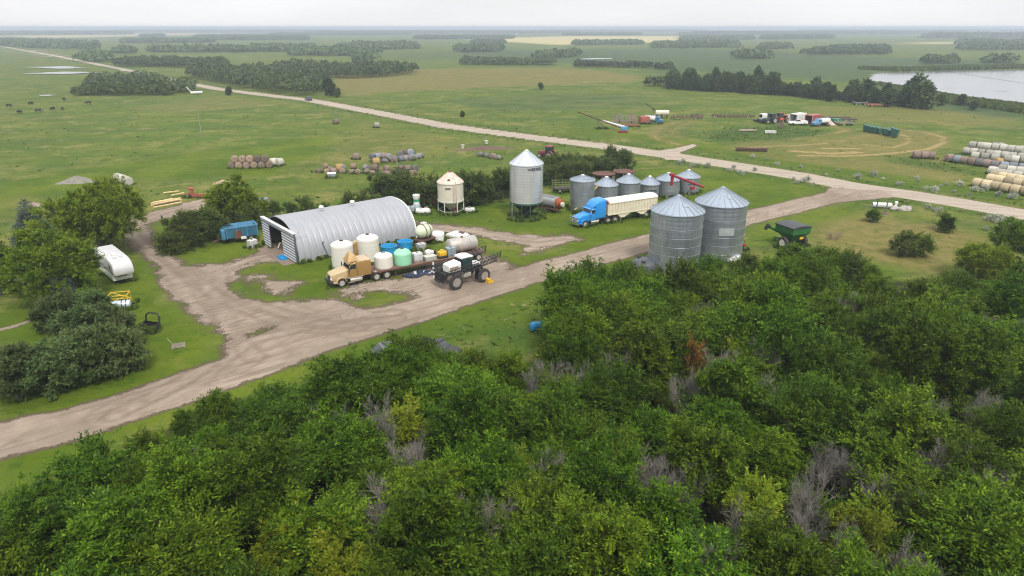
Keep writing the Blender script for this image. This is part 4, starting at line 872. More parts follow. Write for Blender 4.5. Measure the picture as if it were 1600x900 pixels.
# ================================================================== FARM BUILDINGS AND MACHINES
RUST = (0.16, 0.065, 0.030)
def galv(name, base, rough, pitch_tint=0.3, metal=0.85, sheets=(0.9, 0.9), radius=3.0, lines=0.25, wear=(0.78, 1.12)):
    """galvanised sheets wrapped round a drum: every sheet a slightly different grey, dull seams"""
    m, t, b, o = nodes_of(name); N = t.nodes.new; K = t.links.new
    tc = N('ShaderNodeTexCoord'); sp = N('ShaderNodeSeparateXYZ'); K(tc.outputs['Object'], sp.inputs[0])
    an = N('ShaderNodeMath'); an.operation = 'ARCTAN2'; K(sp.outputs['Y'], an.inputs[0]); K(sp.outputs['X'], an.inputs[1])
    mu = N('ShaderNodeMath'); mu.operation = 'MULTIPLY'; mu.inputs[1].default_value = radius; K(an.outputs[0], mu.inputs[0])
    cb = N('ShaderNodeCombineXYZ'); K(mu.outputs[0], cb.inputs[0]); K(sp.outputs['Z'], cb.inputs[1])
    br = N('ShaderNodeTexBrick'); br.inputs['Scale'].default_value = 1.0; br.inputs['Brick Width'].default_value = sheets[0] * 2.6; br.inputs['Row Height'].default_value = sheets[1]
    br.inputs['Mortar Size'].default_value = 0.018; br.inputs['Mortar Smooth'].default_value = 0.6; br.inputs['Bias'].default_value = 0.0
    lo = tuple(q * (1 - pitch_tint) for q in base); hi = tuple(min(q * (1 + pitch_tint * 0.7), 0.95) for q in base)
    br.inputs['Color1'].default_value = (*lo, 1); br.inputs['Color2'].default_value = (*hi, 1); br.inputs['Mortar'].default_value = tuple(q * (1 - lines) for q in base) + (1,)
    K(cb.outputs[0], br.inputs['Vector'])
    n = N('ShaderNodeTexNoise'); n.inputs['Scale'].default_value = 0.9; n.inputs['Detail'].default_value = 8; n.inputs['Roughness'].default_value = 0.7
    mp = N('ShaderNodeMapping'); mp.inputs['Scale'].default_value = (1.6, 1.6, 0.35); K(tc.outputs['Object'], mp.inputs[0]); K(mp.outputs[0], n.inputs['Vector'])
    mr = N('ShaderNodeMapRange'); mr.inputs[1].default_value = 0.3; mr.inputs[2].default_value = 0.7; mr.inputs[3].default_value, mr.inputs[4].default_value = wear; K(n.outputs[0], mr.inputs[0])
    hs = N('ShaderNodeHueSaturation'); K(br.outputs['Color'], hs.inputs['Color']); K(mr.outputs[0], hs.inputs['Value'])
    K(hs.outputs[0], b.inputs['Base Color']); b.inputs['Metallic'].default_value = metal
    rr = N('ShaderNodeMapRange'); rr.inputs[3].default_value = rough - 0.08; rr.inputs[4].default_value = rough + 0.12; K(n.outputs[0], rr.inputs[0]); K(rr.outputs[0], b.inputs['Roughness'])
    return m
GALV_OLD = galv('weathered_galvanised', (0.36, 0.40, 0.43), 0.42, 0.10, 0.80, sheets=(0.9, 1.12))
GALV_DULL = galv('dull_galvanised', (0.28, 0.31, 0.335), 0.5, 0.10, 0.70, sheets=(0.9, 1.12))
GALV_NEW = galv('bright_galvanised', (0.66, 0.68, 0.70), 0.30, 0.03, 0.68, lines=0.20, wear=(0.94, 1.04))
ROOF_GALV = M('roof_galvanised', (0.34, 0.39, 0.45), 0.46, 0.60, 0.12, 0.9, (0.34, 0.36, 0.38), 0.25)
ROOF_NEW = M('roof_bright', (0.60, 0.63, 0.67), 0.34, 0.85, 0.08, 0.9)
CREAM = M('cream_paint', (0.56, 0.52, 0.43), 0.5, 0, 0.10, 0.9, (0.42, 0.30, 0.20), 0.10)
CREAM_RUSTY = M('cream_rusty', (0.56, 0.49, 0.42), 0.55, 0, 0.15, 1.0, (0.32, 0.14, 0.07), 0.46)
WHITE = M('white_paint', (0.66, 0.66, 0.65), 0.4, 0, 0.06, 1.0, (0.45, 0.42, 0.36), 0.12, coat=0.2)
POLY = M('white_polyethylene', (0.60, 0.58, 0.52), 0.5, 0, 0.07, 1.2, (0.42, 0.42, 0.33), 0.15)
MINT = M('mint_polyethylene', (0.25, 0.56, 0.36), 0.5, 0, 0.08, 1.2, (0.22, 0.36, 0.26), 0.12)
AQUA = M('blue_polyethylene', (0.022, 0.27, 0.56), 0.45, 0, 0.10, 1.4)
STEEL = M('bare_steel', (0.42, 0.42, 0.40), 0.5, 0.5, 0.18, 0.8, RUST, 0.30)
CHROME = M('chrome', (0.70, 0.71, 0.72), 0.18, 0.95, 0.05, 2)
BLACK = M('black_steel', (0.022, 0.023, 0.025), 0.55, 0, 0.3, 2, (0.07, 0.06, 0.05), 0.25)
RUBBER = M('tyre_rubber', (0.030, 0.029, 0.028), 0.85, 0, 0.25, 2, (0.12, 0.10, 0.08), 0.45)
GLASSD = M('dark_glass', (0.018, 0.024, 0.030), 0.08, 0, 0.1, 1, spec=0.7)
RUSTY = M('rusted_steel', (0.115, 0.056, 0.038), 0.85, 0, 0.4, 1.5, (0.07, 0.035, 0.025), 0.4)
RED = M('red_paint', (0.25, 0.018, 0.026), 0.42, 0, 0.14, 1.2, (0.25, 0.10, 0.08), 0.15)
ORANGE = M('orange_paint', (0.30, 0.075, 0.022), 0.5, 0, 0.2, 1.2, RUST, 0.35)
YELLOW = M('yellow_paint', (0.62, 0.38, 0.025), 0.5, 0, 0.14, 1.2, RUST, 0.15)
GREENP = M('green_paint', (0.020, 0.120, 0.030), 0.4, 0, 0.12, 1.2, (0.10, 0.10, 0.05), 0.12)
BLUEP = M('bright_blue_paint', (0.018, 0.230, 0.60), 0.32, 0, 0.05, 1.0, coat=0.4)
BLUEW = M('faded_blue_paint', (0.040, 0.170, 0.290), 0.55, 0, 0.2, 1.0, (0.13, 0.08, 0.06), 0.35)
TANP = M('tan_paint', (0.265, 0.160, 0.050), 0.42, 0, 0.08, 1.0, (0.28, 0.20, 0.11), 0.12, coat=0.25)
TANL = M('pale_tan_paint', (0.44, 0.33, 0.19), 0.42, 0, 0.08, 1.0, coat=0.2)
WOODP_ = M('grey_wood', (0.26, 0.22, 0.175), 0.85, 0, 0.3, 2)
LUMBER = M('fresh_lumber', (0.62, 0.46, 0.24), 0.75, 0, 0.15, 2)
CONC = M('pale_concrete', (0.22, 0.20, 0.17), 0.9, 0, 0.2, 0.8)
WHEELR = M('pale_rim', (0.42, 0.40, 0.36), 0.5, 0.2, 0.2, 2, (0.20, 0.15, 0.11), 0.3)
INK = M('dark_lettering', (0.030, 0.034, 0.055), 0.6, 0, 0.05, 3)
SOIL = M('dark_soil', (0.11, 0.075, 0.05), 0.95, 0, 0.35, 1.5, bump=0.6)
MADE = {}
def wheel(parent, x, y, r, wd, out=1, rim=WHEELR, dual=False, name='wheel'):
    k = ('w', r, wd, out, rim.name, dual)
    if k not in MADE:
        b = B(); ns = 22; hw = wd / 2
        for off in ((0, -out * (wd + 0.05)) if dual else (0,)):
            b.lathe([(r * 0.56, off - hw * 0.9), (r * 0.80, off - hw), (r * 0.96, off - hw * 0.86), (r, off - hw * 0.5), (r, off + hw * 0.5), (r * 0.96, off + hw * 0.86), (r * 0.80, off + hw), (r * 0.56, off + hw * 0.9)], ns, axis='y')
        a = B(); s = out
        a.lathe([(r * 0.05, s * hw * 0.55), (r * 0.20, s * hw * 0.62), (r * 0.24, s * hw * 0.35), (r * 0.46, s * hw * 0.30), (r * 0.55, s * hw * 0.80), (r * 0.61, s * hw * 0.94)], ns, axis='y')
        MADE[k] = (b.mesh('wheel', RUBBER), a.mesh('rim', rim))
    t, rm = MADE[k]; o = link(name, t, None, parent); o.location = (x, y, r); link('rim', rm, None, o)
    return o
def text_mesh(s, size, mat, radius=None, depth=0.012, spread=1.0):
    """lettering in the xz plane facing -y, centred; bent round a drum of that radius when given"""
    cu = bpy.data.curves.new('lettering', 'FONT'); cu.body = s; cu.size = size; cu.align_x = 'CENTER'; cu.align_y = 'CENTER'; cu.extrude = depth; cu.offset = size * 0.025
    cu.space_character = spread; cu.resolution_u = 3
    o = bpy.data.objects.new('lettering', cu); COL.objects.link(o)
    me = bpy.data.meshes.new_from_object(o.evaluated_get(bpy.context.evaluated_depsgraph_get())); bpy.data.objects.remove(o); bpy.data.curves.remove(cu)
    for v in me.vertices:
        x, y, z = v.co
        if radius:
            a = x / radius; q = radius + z; v.co = (q * math.sin(a), -q * math.cos(a), y)
        else: v.co = (x, -z, y)
    me.materials.clear(); me.materials.append(mat); me.name = 'lettering'
    return me
def corr(r, z0, z1, pitch, amp):
    """corrugated drum profile"""
    n = max(4, int((z1 - z0) / pitch * 4)); return [(r + amp * math.sin(2 * math.pi * (z - z0) / pitch), z) for z in np.linspace(z0, z1, n + 1)]
def cone_roof(parent, r, z, h, mat, ribs=20, over=0.12, capr=0.28, ribmat=None, capmat=None, part='roof'):
    b = B(); r0 = r + over; b.lathe([(r0 + 0.02, z - 0.10), (r0, z), (capr, z + h)], ribs * 2)
    for i in range(ribs):
        a = 2 * math.pi * i / ribs; c_, s_ = math.cos(a), math.sin(a)
        b.beam((r0 * c_, r0 * s_, z + 0.015), (capr * c_, capr * s_, z + h + 0.015), 0.05, 0.11)
    ro = b.build(part, mat, parent, 25)
    B().lathe([(capr * 1.15, z + h - 0.05), (capr * 1.1, z + h + 0.10), (capr * 0.3, z + h + 0.20)], 16).build('roof_cap', capmat or mat, ro)
    return ro
def ladder(parent, r, a, z0, z1, mat=STEEL, wd=0.42, step=0.34, name='ladder'):
    b = B(); ca, sa = math.cos(a), math.sin(a); t = (-sa * wd / 2, ca * wd / 2); q = r + 0.16
    for s in (1, -1): b.tube((q * ca + s * t[0], q * sa + s * t[1], z0), (q * ca + s * t[0], q * sa + s * t[1], z1), 0.022, 5)
    for i in range(int((z1 - z0) / step)):
        z = z0 + 0.15 + i * step; b.tube((q * ca - t[0], q * sa - t[1], z), (q * ca + t[0], q * sa + t[1], z), 0.016, 4)
    return b.build(name, mat, parent)
# ------------------------------------------------------------------ grain bins
def bin_(label, u, v, d_px, eave_v, apex_v, group, wallmat, roofmat, text=None, ribs=20, v_mid=True, capmat=None, text_at=-0.2, patch=None, front=True):
    """u,v: pixel of the foot of the drum nearest the camera"""
    x, y = at(u, v); k = px_scale(u, v); r = d_px / 2 / k; ux, uy = x / math.hypot(x, y), y / math.hypot(x, y)
    cx, cy = x + ux * r, y + uy * r
    def hz_(vv, dist):
        d = ray(u, vv); return CAM_H + d[2] * (dist / math.hypot(d[0], d[1]))
    D = math.hypot(x, y); eave = hz_(eave_v, D); apex = hz_(apex_v, D + r)
    t = thing('grain_bin', label, 'grain bin', (cx, cy, 0), 0, group)
    B().lathe(corr(r, 0.08, eave, 0.56, 0.006), 48).build('wall', wallmat, t, 60)
    B().lathe([(r + 0.14, 0), (r + 0.14, 0.09), (r - 0.3, 0.095)], 32).build('foundation', CONC, t)
    cone_roof(t, r, eave, max(apex - eave - 0.1, 0.6), roofmat, ribs, capmat=capmat)
    fa = math.atan2(-uy, -ux)
    rings = B()
    for i in range(1, int(eave / 1.12)): rings.lathe([(r + 0.03, i * 1.12 - 0.02), (r + 0.045, i * 1.12), (r + 0.03, i * 1.12 + 0.02)], 40)
    rings.build('seam_rings', wallmat, t, 60)
    b = B(); b.obox((r * 0.55, 0, eave + (apex - eave) * 0.46 + 0.05), (0.62, 0.55, 0.08), (0, math.atan2(apex - eave, r) , 0)); h = b.build('roof_hatch', roofmat, t); h.rotation_euler[2] = fa + 0.5
    if text:
        me = text_mesh(text, 0.42, INK, r + 0.03); o = link('lettering', me, None, t); o.location[2] = eave * 0.62; o.rotation_euler[2] = fa + math.pi / 2 + text_at
    if patch:
        b = B(); b.lathe([(r + 0.035, patch[2]), (r + 0.045, (patch[2] + patch[3]) / 2), (r + 0.035, patch[3])], 8, a0=fa + patch[0], a1=fa + patch[1]); b.build('new_panel', M('clean_panel', (0.68, 0.74, 0.74), 0.42, 0.7, 0.05), t)
    return t, (cx, cy, r, eave, fa)
BG = 'row of six small galvanised grain bins'
bin_('leftmost small grain bin of the row, tallest wall, behind the blue truck', 908.5, 333, 38, 284, 273, BG, GALV_OLD, ROOF_GALV, capmat=WHITE)
bin_('second small grain bin from the left, dark lower wall with pale cap', 945.5, 325, 36, 291.5, 276, BG, GALV_DULL, ROOF_GALV, capmat=WHITE)
bin_('third small grain bin from the left, in the middle of the row', 980, 319, 37.5, 286.5, 271.5, BG, GALV_DULL, ROOF_GALV, capmat=WHITE)
bin_('fourth small grain bin, lowest of the row with dark lettering', 1013, 313, 31, 289, 275, BG, GALV_DULL, ROOF_GALV, 'WESTEEL', text_at=0.42, capmat=WHITE)
bin_('fifth small grain bin, behind the top of the red auger', 1042, 309, 37, 283, 269.5, BG, GALV_DULL, ROOF_GALV, capmat=WHITE)
bin_('rightmost small grain bin of the row, standing farthest back', 1073, 304, 36, 278.5, 265, BG, GALV_DULL, ROOF_GALV, 'WESTEEL', text_at=0.45, capmat=WHITE)
BG2 = 'two big grain bins by the farm lane'
bb1, I1 = bin_('nearer of the two big galvanised grain bins beside the farm lane', 1050, 428, 81, 337, 304.5, BG2, GALV_OLD, ROOF_GALV, ribs=22)
bb2, I2 = bin_('farther of the two big galvanised grain bins, with a clean bright sheet', 1117, 411, 79, 323, 291.5, BG2, GALV_OLD, ROOF_GALV, ribs=22, patch=(0.02, 0.62, 3.75, 4.75))
def hopper_bin(label, u, v, d_px, eave_v, bot_v, apex_v, wallmat, roofmat, legmat, hopmat, legs, text=None, rusty=False):
    x, y = at(u, v); k = px_scale(u, v); r = d_px / 2 / k
    def hz_(vv): d = ray(u, vv); return CAM_H + d[2] * (math.hypot(x, y) / math.hypot(d[0], d[1]))
    def hf(vv, off): d = ray(u, vv); return CAM_H + d[2] * ((math.hypot(x, y) - off) / math.hypot(d[0], d[1]))
    eave, bot, apex = hf(eave_v, r), hf(bot_v, r), hz_(apex_v)
    t = thing('hopper_bin', label, 'hopper bin', (x, y, 0)); fa = math.atan2(-y, -x)
    if rusty: B().lathe([(r, bot), (r, eave)], 36).build('wall', wallmat, t, 60)
    else: B().lathe(corr(r, bot, eave, 0.46, 0.011), 56).build('wall', wallmat, t, 60)
    cone_roof(t, r, eave, apex - eave - 0.1, roofmat, 12 if rusty else 18, 0.08, 0.32, capmat=RUSTY if rusty else CREAM)
    B().lathe([(r * 0.98, bot), (0.35, max(bot - r * 0.95, 0.55)), (0.3, max(bot - r * 0.95 - 0.3, 0.35))], 28).build('hopper', hopmat, t)
    B().lathe([(r + 0.05, bot - 0.18), (r + 0.06, bot + 0.06), (r - 0.02, bot + 0.07)], 36).build('ring_beam', legmat, t)
    for i in range(legs):
        a = fa + 2 * math.pi * (i + 0.5) / legs; c_, s_ = math.cos(a) * (r - 0.02), math.sin(a) * (r - 0.02)
        b = B(); b.beam((c_, s_, 0), (c_, s_, bot), 0.13 if rusty else 0.10); b.box(c_ - 0.15, c_ + 0.15, s_ - 0.15, s_ + 0.15, 0, 0.03); b.build('leg', legmat, t)
    b = B()
    for i in range(legs):
        a, a2 = fa + 2 * math.pi * (i + 0.5) / legs, fa + 2 * math.pi * (i + 1.5) / legs; z = 0.55 if rusty else 0.3
        b.tube((math.cos(a) * r, math.sin(a) * r, z), (math.cos(a2) * r, math.sin(a2) * r, z), 0.035, 5)
        if not rusty: b.tube((math.cos(a) * r, math.sin(a) * r, 0.3), (math.cos(a2) * r, math.sin(a2) * r, bot * 0.75), 0.025, 5)
    b.build('leg_brace', legmat, t)
    if text:
        o = link('lettering', text_mesh(text, 0.62, INK, r + 0.05, spread=1.02), None, t); o.location[2] = eave - 0.62; o.rotation_euler[2] = fa + math.pi / 2 + 0.55
        ladder(t, r, fa - 0.95, 0.4, eave, STEEL)
    else: ladder(t, r, fa + 0.30, 0.25, eave, M('ladder_rust', (0.30, 0.19, 0.15), 0.7), 0.5)
    return t, r, bot, eave, apex, fa
DKGREEN = M('dark_green_steel', (0.035, 0.085, 0.060), 0.5, 0, 0.15, 1)
hopper_bin('tall bright galvanised hopper bin with dark lettering, on green legs', 822, 340, 51, 259.5, 320, 234.5, GALV_NEW, ROOF_NEW, DKGREEN, M('dark_hopper', (0.035, 0.04, 0.045), 0.45, 0.3), 12, 'WESTEEL')
ct, cr_, cbot, ceave, capex, cfa = hopper_bin('small cream hopper bin with rusty roof on white legs', 705, 332, 40, 288, 316, 267.5, CREAM, CREAM_RUSTY, M('mint_legs', (0.56, 0.60, 0.50), 0.6, 0, 0.15, 2, RUST, 0.2), CREAM, 6, None, True)
b = B(); b.lathe([(cr_ + 0.008, ceave - 0.95), (cr_ + 0.012, ceave - 0.82), (cr_ + 0.008, ceave - 0.62)], 8, a0=cfa - 0.42, a1=cfa + 0.02); b.build('name_plate', M('plate_brown', (0.16, 0.13, 0.10), 0.6), ct)
b = B(); q = 0.72; b.ball((math.cos(cfa - 0.15) * cr_ * q, math.sin(cfa - 0.15) * cr_ * q, ceave + (capex - ceave) * (1 - q) + 0.05), (0.26, 0.26, 0.2)); b.build('roof_hatch', RUSTY, ct)
b = B(); b.tube((0.5, -0.6, 0.8), (0.9, -0.7, 0.2), 0.16, 10); b.ball((0.55, -0.62, 0.75), 0.26); b.build('outlet_chute', RED, ct)
# ------------------------------------------------------------------ arched shed
def quonset():
    p0, p1, p2 = np.array(at(411, 382.5)), np.array(at(467, 412)), np.array(at(653, 372))
    fx = (p2 - p1) / np.hypot(*(p2 - p1)); Lh = float(np.hypot(*(p2 - p1))); W = float(np.hypot(*(p1 - p0))); mid = (p0 + p1) / 2
    rz = math.atan2(fx[1], fx[0]); t = thing('arched_shed', 'white ribbed steel arched shed with a striped flat front and open doorway', 'shed', (*mid, 0), rz)
    # local: x towards the back, y to the left (far side)
    hw = W / 2 - 0.05; H_ = 4.95
    steel = M('shed_steel', (0.31, 0.32, 0.345), 0.55, 0.2, 0.07, 0.5, (0.42, 0.40, 0.38), 0.30)
    def arch(s, x, d):
        a = math.pi * s; cx = math.cos(a); z = math.sin(a)
        y = -(hw + d) * np.sign(cx) * abs(cx) ** 0.86; return (x, y, (H_ + d) * max(z, 0) ** 0.80)
    nx = int(Lh / 0.88) * 10; ns = 30; vs = []; fs = []
    xs = np.linspace(0.35, Lh, nx + 1)
    for x in xs:
        ph = abs(((x / 0.88) % 1) - 0.5) * 2; d = 0.085 * min(1, ph / 0.30)
        vs += [arch(i / ns, x, d) for i in range(ns + 1)]
    for j in range(nx):
        for i in range(ns): k = j * (ns + 1) + i; fs.append((k, k + 1, k + ns + 2, k + ns + 1))
    b = B(); b.add(vs, fs); b.build('arch_roof', steel, t, 50)
    e = B(); e.add([arch(i / ns, x, -0.07) for x in (0.4, Lh - 0.1) for i in range(ns + 1)], [(i, i + 1, ns + 2 + i, ns + 1 + i) for i in range(ns)]); e.build('inner_shade_sheet', M('painted_shade_dark', (0.045, 0.042, 0.040), 0.8), t)  # dark sheet added under the arch; its colour paints in the interior shade
    e = B()
    for i in range(ns): e.beam(arch(i / ns, Lh + 0.02, 0.06), arch((i + 1) / ns, Lh + 0.02, 0.06), 0.16, 0.20)
    e.build('rear_rim', WHITE, t)
    e = B(); e.add([arch(i / ns, Lh - 0.05, -0.02) for i in range(ns + 1)], [tuple(range(ns + 1))]); e.build('rear_wall', steel, t)
    # flat false front, higher than the eaves: horizontal ribbed cladding, doorway between two panels
    fh0, dw0, dw1 = 4.05, -hw * 0.10, hw * 0.56    # doorway from y=dw0 (right) .. dw1 (left)
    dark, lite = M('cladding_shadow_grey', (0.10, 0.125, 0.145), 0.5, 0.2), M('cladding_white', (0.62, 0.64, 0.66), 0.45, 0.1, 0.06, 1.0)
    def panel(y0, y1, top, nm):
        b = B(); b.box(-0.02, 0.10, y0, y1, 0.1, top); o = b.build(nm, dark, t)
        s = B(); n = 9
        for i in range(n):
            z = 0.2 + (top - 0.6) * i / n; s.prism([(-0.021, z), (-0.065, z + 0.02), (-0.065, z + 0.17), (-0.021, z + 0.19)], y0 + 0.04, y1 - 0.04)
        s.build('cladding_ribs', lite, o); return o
    dl, dr = -0.26 * hw, 0.54 * hw
    panel(-hw - 0.05, dl, fh0, 'front_panel'); panel(dr, hw + 0.05, fh0, 'front_panel')
    B().box(-0.01, 0.10, dl, dr, 3.45, fh0).build('door_header', dark, t)
    B().box(-0.16, 0.34, -hw - 0.10, hw + 0.10, fh0 + 0.002, fh0 + 0.10).build('front_cap', WHITE, t)
    B().box(-0.13, -0.025, -hw - 0.06, hw + 0.06, fh0 - 0.36, fh0).build('door_track', M('track_grey', (0.34, 0.37, 0.40), 0.5, 0.3), t)
    B().box(-0.05, 0.18, -hw - 0.14, -hw - 0.055, 0.05, fh0).build('corner_trim', dark, t)
    for s in (-1, 1):                                  # weathered stain on each panel is part of the sheet
        pass
    B().box(-1.6, Lh - 0.1, -hw * 0.93, hw * 0.93, -0.06, 0.03).build('floor_slab', M('dirt_floor', (0.20, 0.15, 0.115), 0.95, 0, 0.3, 1), t)
    for xv in (Lh * 0.36, Lh * 0.62):
        b = B(); b.lathe([(0.20, 5.1), (0.20, 5.35), (0.36, 5.42), (0.34, 5.62), (0.12, 5.74)], 14, (xv, 0.05, 0)); b.build('roof_vent', WHITE, t)
    b = B(); b.path([(0.1, -hw + 0.1, fh0 + 0.12), (0.9, -hw - 0.1, fh0 + 0.42), (1.9, -hw - 0.2, fh0 + 0.5)], 0.035); b.build('lamp_arm', STEEL, t)
    return t, rz, mid, fx, Lh, hw
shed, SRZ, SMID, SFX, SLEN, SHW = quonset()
SFY = np.array([-SFX[1], SFX[0]])
def shed_pt(x, y): return SMID + SFX * x + SFY * y
# things leaning on the right wall of the shed and standing in its doorway
for k, (u, v, w_, mt, lb) in enumerate([(474, 409, 0.28, WOODP_, 'grey plank leaning on the shed wall, nearest its front corner'), (481, 407, 0.30, WOODP_, 'wide grey plank leaning on the shed wall, second from the corner'), (488, 405, 0.20, WHITE, 'white board leaning on the shed wall between grey planks'), (496, 402, 0.22, M('brown_plank', (0.13, 0.09, 0.07), 0.8), 'dark brown plank leaning on the shed wall')]):
    x, y = at(u, v); p = np.array([x, y]) - SFY * 0.45; x, y = p; q = p + SFY * 0.55 + SFX * (0.0 - 0.25 * (k == 3)); t = thing('plank', lb, 'plank', (x, y, 0), 0, 'boards leaning on the shed wall')
    B().beam((0, 0, 0.02), (q[0] - x, q[1] - y, 2.1 - 0.15 * k), w_, 0.05).build('board', mt, t)
for k, (u, v, h, lb) in enumerate([(512, 402, 2.2, 'thin bent iron pipe leaning on the shed wall with a hooked top'), (504, 402, 1.8, 'straight black iron bar leaning on the shed wall')]):
    x, y = at(u, v); t = thing('iron_pipe', lb, 'pipe', (x, y, 0)); x, y = np.array([x, y]) - SFY * 0.4; t.location = (x, y, 0); a = np.array([x, y]) + SFY * 0.55 - SFX * 0.5; b = B(); b.path([(0, 0, 0), (a[0] - x, a[1] - y, h)] + ([(a[0] - x + 0.35, a[1] - y, h + 0.05)] if k == 0 else []), 0.045); b.build('pipe', BLACK, t)
x, y = at(441, 404.5); t = thing('blue_trough', 'flat bright blue plastic tub on the grass by the shed doorway', 'tub', (x, y, 0), SRZ + 1.57); b = B()
b.box(-0.75, 0.75, -0.42, 0.42, 0, 0.06); b.box(-0.75, 0.75, -0.42, -0.37, 0.06, 0.34); b.box(-0.75, 0.75, 0.37, 0.42, 0.06, 0.34); b.box(-0.75, -0.70, -0.37, 0.37, 0.06, 0.34); b.box(0.70, 0.75, -0.37, 0.37, 0.06, 0.34); b.build('tub', AQUA, t)
for k, (sx, sy, mt, lb) in enumerate([(2.4, 2.2, M('old_red', (0.10, 0.05, 0.04), 0.8), 'dim machine with a pale arm in the left of the shed doorway'), (3.4, 1.0, M('brown_hull', (0.13, 0.09, 0.07), 0.8), 'dim brown round machine in the middle of the shed doorway')]):
    p = shed_pt(sx, sy); t = thing('stored_machine', lb, 'machine', (*p, 0.03), SRZ); b = B(); b.loft([(-0.9, 0.4, 0.4, 1.2, 0.2), (0.0, 0.6, 0.3, 1.6, 0.4), (0.9, 0.4, 0.4, 1.1, 0.2)]); b.build('body', mt, t)
    for s in (1, -1): wheel(t, -0.4, s * 0.75, 0.45, 0.2, s)
    b = B(); b.path([(-0.9, 0, 0.8), (-1.5, -0.2, 0.9), (-1.9, -0.3, 0.25)], 0.09); b.build('arm', CREAM, t)
